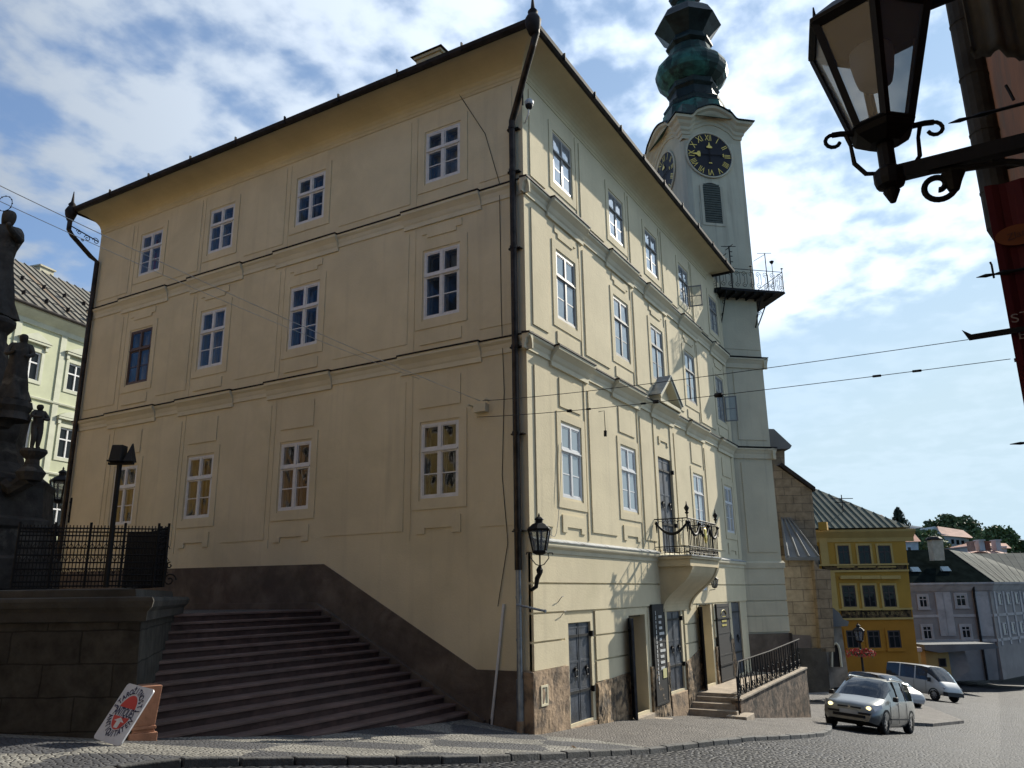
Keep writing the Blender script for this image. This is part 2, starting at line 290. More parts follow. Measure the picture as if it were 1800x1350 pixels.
def cobble(name, scale, c1, c2, joint, rough=.7, wave=None, bump=.8, stretch=(1, 1, 1), spec=.4, jw=.10, patch=.5):
    m = bpy.data.materials.new(name); m.use_nodes = True; t = m.node_tree; b = t.nodes['Principled BSDF']
    b.inputs['Specular IOR Level'].default_value = spec
    g = N(t, 'ShaderNodeNewGeometry'); mp = N(t, 'ShaderNodeMapping'); mp.inputs['Scale'].default_value = stretch; L(t, g.outputs['Position'], mp.inputs[0])
    mp.inputs['Rotation'].default_value = (0, 0, .35)
    v = N(t, 'ShaderNodeTexVoronoi', i_Scale=scale, i_Randomness=.75); v.voronoi_dimensions = '2D'; v.feature = 'DISTANCE_TO_EDGE'; L(t, mp.outputs[0], v.inputs['Vector'])
    v2 = N(t, 'ShaderNodeTexVoronoi', i_Scale=scale, i_Randomness=.75); v2.voronoi_dimensions = '2D'; L(t, mp.outputs[0], v2.inputs['Vector'])
    sp = N(t, 'ShaderNodeSeparateColor'); L(t, v2.outputs['Color'], sp.inputs[0])
    mx = N(t, 'ShaderNodeMix', data_type='RGBA'); L(t, sp.outputs[0], mx.inputs['Factor']); mx.inputs['A'].default_value = (*c1, 1); mx.inputs['B'].default_value = (*c2, 1)
    col = mx.outputs['Result']
    if wave:
        px_, py_, amp, wc = wave
        s2 = N(t, 'ShaderNodeSeparateXYZ'); m2 = N(t, 'ShaderNodeMapping'); m2.inputs['Rotation'].default_value = (0, 0, R(-28)); L(t, g.outputs['Position'], m2.inputs[0]); L(t, m2.outputs[0], s2.inputs[0])
        nn = N(t, 'ShaderNodeTexNoise', i_Scale=.8, i_Detail=2.0); L(t, g.outputs['Position'], nn.inputs['Vector'])
        wob = M(t, 'MULTIPLY', nn.outputs['Fac'], .9)
        a = M(t, 'SINE', M(t, 'ADD', M(t, 'MULTIPLY', s2.outputs['Y'], 2*math.pi/px_), wob))
        b2_ = M(t, 'SINE', M(t, 'ADD', M(t, 'MULTIPLY', s2.outputs['X'], 2*math.pi/py_), wob))
        s_ = M(t, 'ADD', M(t, 'ADD', M(t, 'MULTIPLY', M(t, 'MULTIPLY', a, b2_), -1.0), .16), M(t, 'MULTIPLY', sp.outputs[1], .12))
        mr = N(t, 'ShaderNodeMapRange'); L(t, s_, mr.inputs['Value']); mr.inputs['From Min'].default_value = .20; mr.inputs['From Max'].default_value = .26
        m3 = N(t, 'ShaderNodeMix', data_type='RGBA'); L(t, mr.outputs[0], m3.inputs['Factor']); L(t, col, m3.inputs['A']); m3.inputs['B'].default_value = (*wc, 1); col = m3.outputs['Result']
    no = N(t, 'ShaderNodeTexNoise', i_Scale=.9, i_Detail=7.0, i_Roughness=.65); L(t, g.outputs['Position'], no.inputs['Vector'])
    mr = N(t, 'ShaderNodeMapRange'); L(t, no.outputs['Fac'], mr.inputs['Value']); mr.inputs['From Min'].default_value = .3; mr.inputs['From Max'].default_value = .7; mr.inputs['To Min'].default_value = 1-patch*.5; mr.inputs['To Max'].default_value = 1+patch*.5
    ml = N(t, 'ShaderNodeVectorMath', operation='SCALE'); L(t, col, ml.inputs[0]); L(t, mr.outputs[0], ml.inputs['Scale'])
    jr = N(t, 'ShaderNodeMapRange'); jr.interpolation_type = 'SMOOTHSTEP'; L(t, v.outputs['Distance'], jr.inputs['Value']); jr.inputs['From Max'].default_value = jw
    mj = N(t, 'ShaderNodeMix', data_type='RGBA'); L(t, jr.outputs[0], mj.inputs['Factor']); mj.inputs['A'].default_value = (*joint, 1); L(t, ml.outputs[0], mj.inputs['B'])
    L(t, mj.outputs['Result'], b.inputs['Base Color'])
    b.inputs['Roughness'].default_value = rough
    jh = N(t, 'ShaderNodeMapRange'); jh.interpolation_type = 'SMOOTHSTEP'; L(t, v.outputs['Distance'], jh.inputs['Value']); jh.inputs['From Max'].default_value = jw*2.4
    hh = M(t, 'ADD', jh.outputs[0], M(t, 'MULTIPLY', sp.outputs[2], .5))
    bp = N(t, 'ShaderNodeBump', i_Strength=float(bump), i_Distance=.025); L(t, hh, bp.inputs['Height']); L(t, bp.outputs[0], b.inputs['Normal'])
    return m
ROAD = cobble('basalt setts', 6.2, (.034, .037, .046), (.015, .017, .022), (.004, .004, .005), .6, bump=1.0, stretch=(1, 1.35, 1), spec=.15, jw=.12, patch=1.0)
PAVE = cobble('mosaic pavement', 13.0, (.29, .28, .25), (.20, .192, .17), (.035, .033, .03), .8, wave=(3.6, 2.2, 2.6, (.075, .077, .084)), bump=.8, jw=.10)
PAVE2 = cobble('plain mosaic pavement', 13.0, (.16, .145, .13), (.11, .10, .092), (.035, .032, .03), .8, bump=.8, jw=.10)
KERB = mat('kerb stone', (.09, .09, .088), .8, .2, 3, .6, 25)
# ---------------------------------------------------------------- ground
HX = [-60, -16, -8, -4, 0, 4, 8, 14, 20, 40, 52, 75, 150, 400]; HZ = [-2.2, -1.62, -1.68, -2.15, -2.6, -2.87, -3.28, -3.95, -4.6, -6.15, -7.2, -8.5, -14, -30]
KX = [-16, -9, -7, -6.1, -4.9, -2.7, 1.7, 6.5, 8.5, 10.5, 13, 17]; KY = [1.2, .3, -.45, -1.0, -1.62, -2.05, -2.68, -3.55, -3.75, -3.6, -3.2, -2.6]
def zs(x): return float(np.interp(x, HX, HZ))
def hh(x, y):
    c = min(max((x+6)/9, 0), 1)*.085
    c2 = min(max((x+4)/4, 0), 1)*min(max((3-x)/3, 0), 1)*.14
    return zs(x)-c*min(max(-1.5-y, 0), 6)+c2*min(max(y, 0), 1.7)
def ky(x): return float(np.interp(x, KX, KY))
def axis(segs):
    out = []
    for a, b, s in segs:
        n = max(1, int(round((b-a)/s))); out += [a+(b-a)*i/n for i in range(n)]
    return out+[segs[-1][1]]
g = MB(); xs = axis([(-60, -18, 6), (-18, 24, .5), (24, 80, 2), (80, 400, 20)]); ys = axis([(-120, -14, 8), (-14, 10, .5), (10, 120, 6)])
for x in xs:
    for y in ys: g.v.append(Vector((x, y, hh(x, y)-.085)))
k = len(ys)
for i in range(len(xs)-1):
    for j in range(k-1): g.f.append((i*k+j, (i+1)*k+j, (i+1)*k+j+1, i*k+j+1)); g.m.append(0)
structure(g.build('road', ROAD, smooth=True, recalc=False), 'dark cobbled street sloping down past the cream house', 'road')
# pavements (a raised sheet with kerb stones)
def sheet(name, xs, y0f, y1f, material, n, lab):
    p = MB(); nx = len(xs)
    for x in xs:
        a, b = y0f(x), y1f(x)
        for j in range(n+1):
            y = a+(b-a)*j/n; p.v.append(Vector((x, y, hh(x, y))))
    for i in range(nx-1):
        for j in range(n): p.f.append((i*(n+1)+j, (i+1)*(n+1)+j, (i+1)*(n+1)+j+1, i*(n+1)+j+1)); p.m.append(0)
    structure(p.build(name, material, smooth=True, recalc=False), lab, 'pavement')
sheet('pavement', axis([(-16, 0, .5)]), lambda x: ky(x)+.14, lambda x: 9.5, PAVE, 24, 'wave patterned black and white mosaic pavement before the steps')
sheet('pavement', axis([(0, 17, .5)]), lambda x: ky(x)+.14, lambda x: .35, PAVE2, 10, 'pale mosaic pavement under the sunlit facade')
kb = MB()
x = -16.0
pts = []
while x < 17:
    pts.append(Vector((x, ky(x), 0))); x += .02
acc = 0; last = pts[0]; st = [pts[0]]
for q in pts[1:]:
    if (q-last).length > .62: st.append(q); last = q
for a, b in zip(st[:-1], st[1:]):
    d = (b-a).normalized(); n = Vector((-d.y, d.x, 0)); a2 = a+d*.012; b2 = b-d*.012; dz = random.uniform(-.008, .008)
    q = []
    for zz_, ex in ((-.35, 0), (.008+dz, .012)):
        for P_, o_ in ((a2, 0+ex), (b2, 0+ex), (b2, .15), (a2, .15)):
            v = P_+n*o_; q.append((v.x, v.y, hh(v.x, v.y)+zz_))
    kb.hexa(q)
structure(kb.build('kerb', KERB, bevel=.015), 'row of worn grey kerb stones along the street', 'kerb')
# raised traffic island behind the parked cars
isl = [(14.5, 1.0), (19, -3.2), (22.5, -5.3), (27, -6.2), (34, -4.5), (48, -1), (52, 6), (30, 6), (18, 2)]
p = MB(); top = [(x, y, hh(x, y)+.03) for x, y in isl]; bot = [(x, y, hh(x, y)-.4) for x, y in isl]; n = len(isl)
cxy = (30, 0, hh(30, 0)+.03)
p.add(top+bot, [(i, (i+1) % n, n+(i+1) % n, n+i) for i in range(n)]); p.add(top+[cxy], [(i, (i+1) % n, n) for i in range(n)])
structure(p.build('parking_pavement', PAVE2), 'low paved island where the white van is parked', 'pavement')
# upper square behind the steps
p = MB(); p.box(-40, -.02, 5.6, 60, -3, -.30)
p.box(-.02, 60, 16.9, 80, -6, -.31)
structure(p.build('upper_square', PAVE2), 'upper square at the head of the steps', 'square')

# ---------------------------------------------------------------- the steps
t = thing('outdoor_staircase', 'wide flight of reddish stone steps climbing beside the shaded house wall', 'steps', (-2.8, 1.5, -2.6))
m = MB(); m.prism(Fr((0, 0), (0, 1), (-1, 0)), [(1.05, -2.395), (5.62, -.15), (16.2, -.15), (16.2, -.6), (6.2, -.6), (1.05, -2.9)], .03, .13); m.build('skirting_strip', PLINTHD, t, bevel=.006)
N_ST = 15
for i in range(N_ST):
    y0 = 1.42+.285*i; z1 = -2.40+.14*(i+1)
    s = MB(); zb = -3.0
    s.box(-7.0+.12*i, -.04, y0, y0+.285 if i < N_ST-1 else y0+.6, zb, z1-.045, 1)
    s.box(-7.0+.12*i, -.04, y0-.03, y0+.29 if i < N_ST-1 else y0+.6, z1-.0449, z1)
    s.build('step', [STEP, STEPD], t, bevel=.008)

# ---------------------------------------------------------------- main house
FR_ = Fr((0, 0), (1, 0), (0, -1)); FL_ = Fr((0, 0), (0, 1), (-1, 0))
house = thing('corner_town_house', 'large cream three storey corner house with rows of white casement windows', 'house', (0, 0, -2.6))
WT = 12.0     # wall top
def facade(F, L0, L1, z0, z1, holes, mb, depth=.28, mi=0):
    us = sorted({L0, L1, *[h[0] for h in holes], *[h[1] for h in holes]}); zs_ = sorted({z0, z1, *[h[2] for h in holes], *[h[3] for h in holes]})
    for i in range(len(us)-1):
        for j in range(len(zs_)-1):
            u, z = (us[i]+us[i+1])/2, (zs_[j]+zs_[j+1])/2
            if any(h[0] < u < h[1] and h[2] < z < h[3] for h in holes): continue
            mb.quad(F.p(us[i], zs_[j]), F.p(us[i+1], zs_[j]), F.p(us[i+1], zs_[j+1]), F.p(us[i], zs_[j+1]), mi)
    for h in holes:
        a, b, c, d = h[:4]; e = -(h[4] if len(h) > 4 else depth)
        mb.quad(F.p(a, c), F.p(b, c), F.p(b, c, e), F.p(a, c, e), mi); mb.quad(F.p(a, d), F.p(b, d), F.p(b, d, e), F.p(a, d, e), mi)
        mb.quad(F.p(a, c), F.p(a, d), F.p(a, d, e), F.p(a, c, e), mi); mb.quad(F.p(b, c), F.p(b, d), F.p(b, d, e), F.p(b, c, e), mi)
LC = [2.25, 6.64, 10.18, 13.42]; RC = [2.05, 5.53, 8.42, 11.67, 15.33]
ROWS = [(2.05, 3.73), (6.25, 7.95), (9.80, 11.18)]
HW = .51
lh = [(c-HW, c+HW, a, b) for c in LC for a, b in ROWS]
rh = [(c-HW, c+HW, a, b) for i, c in enumerate(RC) for j, (a, b) in enumerate(ROWS) if not (i == 2 and j == 0)]
bal = (7.80, 9.02, 1.0, 3.86, .22)
DO = [(1.58, 2.70, -2.70, -.64, .12), (4.98, 6.08, -2.95, -.58, .9), (7.78, 8.95, -2.72, -.48, .12), (10.75, 11.95, -2.86, -.42, .9), (14.45, 15.60, -2.86, -.40, .10)]
# left facade wall
mb = MB(); facade(FL_, 0, 16.2, -3.2, WT+.3, lh, mb)
def raised(F, u0, u1, z0, z1, o=.03, mi=0, m=None): (m or mb).fb(F, u0, u1, z0, z1, -.05, o, mi)
def ringframe(m, F, u0, u1, z0, z1, w, o, mi=0, ins=-.03):
    m.fb(F, u0, u1, z1-w, z1, ins, o, mi); m.fb(F, u0, u1, z0, z0+w, ins, o, mi)
    m.fb(F, u0, u0+w, z0+w, z1-w, ins, o, mi); m.fb(F, u1-w, u1, z0+w, z1-w, ins, o, mi)
LP = [(.28, 1.18), (3.22, 5.55), (7.58, 9.12), (11.10, 12.45), (14.4, 15.95)]
RP = [(.30, 1.05), (3.05, 4.55), (6.50, 7.42), (9.40, 10.72), (12.6, 14.35)]
def bays(F, m, panels, centers, lower, e=.028):
    for a, b in panels:
        m.fb(F, a, b, 9.36, 11.66, -.05, e); m.fb(F, a, b, 5.72, 8.55, -.05, e); m.fb(F, a, b, 1.36, 4.80, -.05, e)
    for i, c in enumerate(centers):
        # window surrounds: a flat band with a raised rim
        for j, (za, zb) in enumerate(ROWS):
            if F is FR_ and i == 2 and j == 0: continue
            ringframe(m, F, c-HW-.22, c+HW+.22, za-.24, zb+.24, .19, .022)
        if not (F is FR_ and i == 2):
            # stepped apron under the lowest window, plain tablets elsewhere
            m.prism(F, [(c-.58, 1.28), (c-.36, 1.28), (c-.36, 1.40), (c+.36, 1.40), (c+.36, 1.28), (c+.58, 1.28), (c+.58, 1.66), (c-.58, 1.66)], -.03, .03)
        m.fb(F, c-.58, c+.58, 5.62, 5.90, -.03, .026)
        m.prism(F, [(c-.42, 8.32), (c+.42, 8.32), (c+.42, 8.42), (c+.58, 8.42), (c+.58, 8.60), (c-.58, 8.60), (c-.58, 8.42), (c-.42, 8.42)], -.03, .026)
        if not (F is FR_ and i == 2): m.fb(F, c-.56, c+.56, 4.10, 4.78, -.03, .026)
        m.fb(F, c+.77, c+.80, 5.5, 8.8, -.03, e*.8)
        m.fb(F, c+.77, c+.80, 9.25, 11.7, -.03, e*.8)
        m.fb(F, c+.77, c+.80, 1.15, 4.95, -.03, e*.8)
bays(FL_, mb, LP, LC, None, .016)
mb.build('facade_wall', PL, house, recalc=False)
# right (sunlit) facade wall
mb = MB(); facade(FR_, 0, 16.6, -4.2, WT+.3, rh+[bal]+DO, mb)
bays(FR_, mb, RP, RC, None)
mb.fb(FR_, 8.42-.85, 8.42-.62, 1.12, 4.95, -.03, .03); mb.fb(FR_, 8.42+.62, 8.42+.85, 1.12, 4.95, -.03, .03)
mb.prism(FR_, [(8.0, 4.25), (8.12, 4.25), (8.12, 4.36), (8.72, 4.36), (8.72, 4.25), (8.84, 4.25), (8.84, 4.48), (8.0, 4.48)], -.03, .03)
# rustication: raised ashlar courses cut by doors
def course(z0, z1, spans, o=.05):
    for a, b in spans: mb.fb(FR_, a, b, z0, z1, -.05, o)
full = [(.0, 16.55)]
course(.21, .83, full); course(-.37, .17, full)
cut = [(.0, 1.36), (2.92, 4.76), (9.2, 10.4), (12.2, 14.2)]
course(-.92, -.41, cut); course(-1.46, -.96, cut)
mb.fb(FR_, 2.92, 4.76, -1.92, -1.50, -.05, .05); mb.fb(FR_, 9.2, 10.4, -1.98, -1.50, -.05, .05)
mb.fb(FR_, 6.3, 7.55, -1.9, -.41, -.05, .02)
for d in DO:     # plain door surrounds
    ringframe(mb, FR_, d[0]-.17, d[1]+.17, d[2]-.1, d[3]+.18, .165, .022)
mb.build('facade_wall', PL, house, recalc=False)
# back walls and attic floor (solid body)
mb = MB(); mb.quad((.0, 16.2, -3), (16.4, 16.2, -3), (16.4, 16.2, WT), (0, 16.2, WT)); mb.quad((16.4, 0, -3), (16.4, 16.2, -3), (16.4, 16.2, WT), (16.4, 0, WT))
mb.build('rear_wall', PL, house, recalc=False)
mb = MB()
for z in (.9, 5.2, 9.0, WT): mb.quad((.05, .05, z), (16.3, .05, z), (16.3, 16.1, z), (.05, 16.1, z))
mb.quad((1.6, .05, -3), (1.6, 16, -3), (1.6, 16, WT), (1.6, 1.61, WT)) if False else None
mb.box(1.3, 16.2, 1.3, 16.1, -3, WT)
mb.build('interior', ROOMW, house, recalc=False)
# plinths
mb = MB()
mb.prism(FL_, [(-.03, -1.47), (1.28, -1.47), (5.51, .72), (11.4, .76), (16.25, .78), (16.25, -3), (-.03, -3)], -.05, .035)
mb.build('plinth', PLINTHD, house)
mb = MB()
mb.prism(FL_, [(1.20, -2.42), (1.27, -2.36), (5.55, -.22), (16.2, -.22), (16.2, -.28), (5.60, -.28), (1.3, -2.50)], .03, .047)
mb.build('plinth_lime_line', mat('lime splash line', (.30, .27, .23), .9, .3, 14), house)
def rough(name, F, u0, u1, ztop0, ztop1, m, o=.075, n=.02, zb=-3.6):
    """a lumpy rendered plinth: gridded face with noise"""
    nu = max(3, int((u1-u0)/.07)); nz = 20; b = MB(); rnd = random.Random(int(u0*100)+5)
    for i in range(nu+1):
        u = u0+(u1-u0)*i/nu; zt = ztop0+(ztop1-ztop0)*i/nu
        for j in range(nz+1):
            z = zb+(zt-zb)*j/nz
            oo = o+rnd.uniform(-n, n)+(n*1.5*math.sin(u*5+z*3)) if j < nz else o
            b.v.append(F.p(u, z, oo))
    for i in range(nu):
        for j in range(nz): b.f.append((i*(nz+1)+j, (i+1)*(nz+1)+j, (i+1)*(nz+1)+j+1, i*(nz+1)+j+1)); b.m.append(0)
    b.add([F.p(u0, ztop0, 0), F.p(u1, ztop1, 0), F.p(u1, ztop1, o), F.p(u0, ztop0, o)], [(0, 1, 2, 3)])
    b.add([F.p(u0, zb, 0), F.p(u0, ztop0, 0), F.p(u0, ztop0, o), F.p(u0, zb, o)], [(0, 1, 2, 3)]); b.add([F.p(u1, zb, 0), F.p(u1, ztop1, 0), F.p(u1, ztop1, o), F.p(u1, zb, o)], [(0, 1, 2, 3)])
    return b.build(name, m, house, smooth=False, recalc=False)
rough('stone_plinth', FR_, -.04, 1.44, -1.47, -1.47, PLINTHB, n=.006)
rough('stone_plinth', FR_, 2.85, 4.80, -1.95, -1.88, PLINTHR, n=.014)
rough('stone_plinth', FR_, 6.28, 7.62, -1.88, -1.86, PLINTHR, n=.014)
rough('stone_plinth', FR_, 9.10, 10.6, -1.98, -1.66, PLINTHR, n=.012)
rough('stone_plinth', FR_, 12.15, 14.3, -1.75, -1.6, PLINTHR, n=.01)
mb = MB(); mb.box(-.10, .02, -.075, .30, -3.2, -1.47); mb.build('corner_stone', PLINTHB, house, bevel=.02)
for d in DO[:1]+DO[2:3]:
    mb = MB(); mb.box(d[0]-.10, d[1]+.10, -.07, .1, d[2]-1.2, d[2]); mb.build('door_sill', PLINTHB, house, bevel=.02)
mb = MB(); mb.box(4.9, 6.1, -.16, .85, -3.6, -2.95)
mb.build('door_sill', STEPR, house, bevel=.01)
mb = MB(); mb.box(4.75, 6.3, -.55, .0, -3.6, -3.08); mb.build('stone_doorstep', STEPR, house, bevel=.02)
# meter hatch on the plinth corner
mb = MB(); ringframe(mb, FR_, .17, .46, -2.12, -1.74, .04, .10, ins=.05); mb.fb(FR_, .20, .43, -2.09, -1.77, .05, .082); mb.build('meter_hatch', TRIM, house)

# string courses: moulded, breaking forward over each window bay
def mould(m, F, u0, u1, prof, mi=0):
    n = len(prof); a = [F.p(u0, z, o) for o, z in prof]; b = [F.p(u1, z, o) for o, z in prof]
    m.add(a+b, [tuple(range(n)), tuple(range(2*n-1, n-1, -1))]+[(i, (i+1) % n, n+(i+1) % n, n+i) for i in range(n)], mi)
def cornice(F, z, L0, L1, centers, half=1.12):
    m = MB(); c = MB()
    k_ = 1.0 if F is FR_ else .68
    base = [(-.02, z-.32), (.04*k_, z-.32), (.04*k_, z-.22), (.06*k_, z-.18), (.08*k_, z-.11), (.13*k_, z-.07), (.15*k_, z-.05), (.15*k_, z), (-.02, z+.03)]
    bay = [(-.02, z-.42), (.06*k_, z-.42), (.06*k_, z-.31), (.09*k_, z-.27), (.13*k_, z-.18), (.21*k_, z-.10), (.26*k_, z-.06), (.26*k_, z+.01), (-.02, z+.05)]
    us = [L0]
    for q in centers: us += [q-half, q+half]
    us.append(L1); k = 0
    for i in range(0, len(us)-1):
        a, b = us[i], us[i+1]
        if b-a < .02: continue
        isb = i % 2 == 1
        mould(m, F, a, b, bay if isb else base)
        oo = (.28 if isb else .17)*k_+.008; zt = z+.012 if isb else z+.002; ex = .012
        c.hexa([F.p(a-ex, zt, -.02), F.p(b+ex, zt, -.02), F.p(b+ex, zt, oo), F.p(a-ex, zt, oo), F.p(a-ex, zt+.05, -.02), F.p(b+ex, zt+.05, -.02), F.p(b+ex, zt+.034, oo), F.p(a-ex, zt+.034, oo)])
    m.build('string_course', TRIM, house); c.build('flashing', ZINC, house)
for z in (5.38, 9.08):
    cornice(FL_, z, -.16, 16.3, LC); cornice(FR_, z, -.162, 16.45, RC, half=1.0)
m = MB(); mould(m, FR_, -.03, 16.5, [(-.02, .80), (.07, .80), (.08, .88), (.14, .93), (.15, .96), (.15, 1.02), (-.02, 1.10)]); m.build('band_course', TRIM, house)
m = MB(); mould(m, FR_, -.035, 7.2, [(-.02, 1.075), (.17, 1.024), (.17, 1.045), (-.02, 1.12)]); mould(m, FR_, 9.98, 16.5, [(-.02, 1.075), (.17, 1.024), (.17, 1.045), (-.02, 1.12)]); m.build('ledge_sheet', LEDGE, house)
# cove eaves + gutter swept round the house
X1, Y1 = 14.7, 16.2
def sweep(prof, m, mi=0, close=False, x1=X1, y1=Y1):
    rows = []
    for o, z in prof: rows.append([Vector((-o, y1+o*.18, z)), Vector((-o, -o*.86, z)), Vector((x1+o, -o*.86, z)), Vector((x1+o, y1+o*.18, z))])
    n = len(rows); vs = [v for r_ in rows for v in r_]; fs = []
    for i in range(n if close else n-1):
        for j in range(4):
            a, b = i*4+j, i*4+(j+1) % 4; c, d = ((i+1) % n)*4+(j+1) % 4, ((i+1) % n)*4+j; fs.append((a, b, c, d))
    m.add(vs, fs, mi)
m = MB(); cov_ = [(.0, 11.80), (.018, 11.80), (.02, 11.88), (.035, 11.90), (.035, 11.97), (.05, 12.0)]
for i in range(9):
    a = i/8*math.pi/2; cov_.append((.06+.82*(1-math.cos(a))**.85, 12.01+.31*math.sin(a)))
cov_ += [(.90, 12.32)]
sweep(cov_, m); m.build('cove_eaves', PLS, house, recalc=False)
m = MB(); sweep([(.86, 12.30), (.90, 12.26), (.97, 12.25), (1.03, 12.30), (1.05, 12.38), (1.00, 12.40), (.88, 12.42)], m, close=True)
F4 = [(-1.04, .2, 0), ]
for i in range(9):   # snow guards / clips on the gutter edge
    y = 1+i*1.9; m.box(-1.06, -1.0, y, y+.03, 12.26, 12.47)
    x = .5+i*1.75
    if x < X1: m.box(x, x+.03, -.92, -.86, 12.26, 12.44)
m.build('gutter', ZINC, house)
m = MB(); e = 1.0; zr = 12.41; H = 17.5
v = [(-e, -.86, zr), (X1+e, -.86, zr), (X1+e, Y1+.18, zr), (-e, Y1+.18, zr), (8, 6.5, H), (8, 9.7, H)]
m.add(v, [(0, 1, 4), (1, 2, 5, 4), (2, 3, 5), (3, 0, 4, 5), (0, 3, 2, 1)]); rf = m.build('roof', mat('brown tile roof', (.11, .055, .035), .85, .25, 3, .6, 12), house)
def chimney(x0, x1, y0, y1, z0, z1):
    m = MB(); m.box(x0, x1, y0, y1, z0, z1); m.box(x0-.06, x1+.06, y0-.06, y1+.06, z1, z1+.09)
    ch = m.build('chimney', mat('chimney plaster', (.50, .42, .26), .9, .1, 2), rf)
    m = MB(); xm, ym = (x0+x1)/2, (y0+y1)/2; q = .14
    m.add([(x0-q, y0-q, z1+.10), (x1+q, y0-q, z1+.10), (x1+q, y1+q, z1+.10), (x0-q, y1+q, z1+.10), (xm, y0+.05, z1+.36), (xm, y1-.05, z1+.36)], [(0, 1, 4), (1, 2, 5, 4), (2, 3, 5), (3, 0, 4, 5), (0, 3, 2, 1)])
    m.build('chimney_cap', ZINC, ch)
chimney(2.4, 3.3, 4.10, 4.98, 12.5, 15.75)
# roof finials at the eave corners
for (fx, fy) in ((-1.0, -.87), (-1.0, Y1+.18)):
    m = MB(); m.lathe((fx, fy, 12.2), [(.10, -.25), (.17, -.05), (.19, .1), (.13, .22), (.09, .26), (.12, .32), (.05, .42), (.012, .80)], 10); m.build('roof_finial', ZINC, house, smooth=True)
# downpipes
m = MB(); m.tube([(-.98, -.95, 12.25), (-.95, -.92, 12.0), (-.90, -.80, 11.75), (-.60, -.40, 11.30), (-.22, .05, 10.85), (-.14, .20, 10.60), (-.14, .20, 8), (-.14, .20, .45)], .075, 12)
for z in (10.4, 9.3, 7.4, 5.1, 3.2, 1.2): m.tube([(-.14, .20, z), (-.14, .20, z+.06)], .09, 12); m.box(-.16, .0, .30, .32, z, z+.03); m.box(-.12, .0, .05, .35, z+.01, z+.03)
dp = m.build('downpipe', COPD, house, smooth=False)
m = MB(); m.tube([(-.14, .20, .45), (-.14, .20, -2.35)], .055, 12)
for z in (-.1, -.9, -1.7): m.tube([(-.14, .20, z), (-.14, .20, z+.05)], .066, 12)
m.tube([(-.14, .20, -1.6), (-.14, .20, -2.35)], .07, 12); m.build('downpipe', ZINCL, house)
m = MB(); m.tube([(-.14, .2, -2.35), (-.14, .2, -2.9)], .075, 10); m.build('drain_socket', PLINTHB, house)
m = MB(); yb = 16.05
m.tube([(-1.02, Y1+.14, 12.2), (-1.02, Y1+.14, 11.62), (-.92, Y1+.1, 11.45), (-.30, yb+.1, 10.90), (-.12, yb, 10.75), (-.12, yb, -.2)], .075, 12)
m.build('downpipe', COPD, house)
def scroll(m, F, c, r0, turns, r, start=0, sgn=1, n=28, out=0, tail=None):
    pts = []
    for i in range(n+1):
        a = start+sgn*turns*2*math.pi*i/n; q = r0*(1-.8*i/n); pts.append(F.p(c[0]+q*math.cos(a), c[1]+q*math.sin(a), out))
    m.tube(([tail] if tail else [])+pts, r, 5)
# wrought brackets of the two corner spouts
FB = Fr((-.5, -.5), (-1, -1)); m = MB()
m.tube([(-.05, -.05, 11.55), (-.85, -.80, 12.1)], .018, 5); m.tube([(-.05, -.05, 11.55), (-.05, -.05, 11.0)], .02, 5)
for c, rr in (((-.35, 11.62), .12), ((-.1, 11.75), .10), ((.12, 11.92), .08)): scroll(m, FB, c, rr, 1.3, .012)
m.build('spout_bracket', IRON, house)
FB = Fr((-.5, Y1+.02), (-1, 0)); m = MB()
m.tube([(-.05, Y1+.05, 11.55), (-.98, Y1+.1, 11.75)], .02, 5)
for c, rr in (((-.35, 11.52), .12), ((-.05, 11.50), .11), ((.25, 11.6), .09), ((.1, 11.38), .05)): scroll(m, FB, c, rr, 1.4, .012)
m.build('spout_bracket', IRON, house)

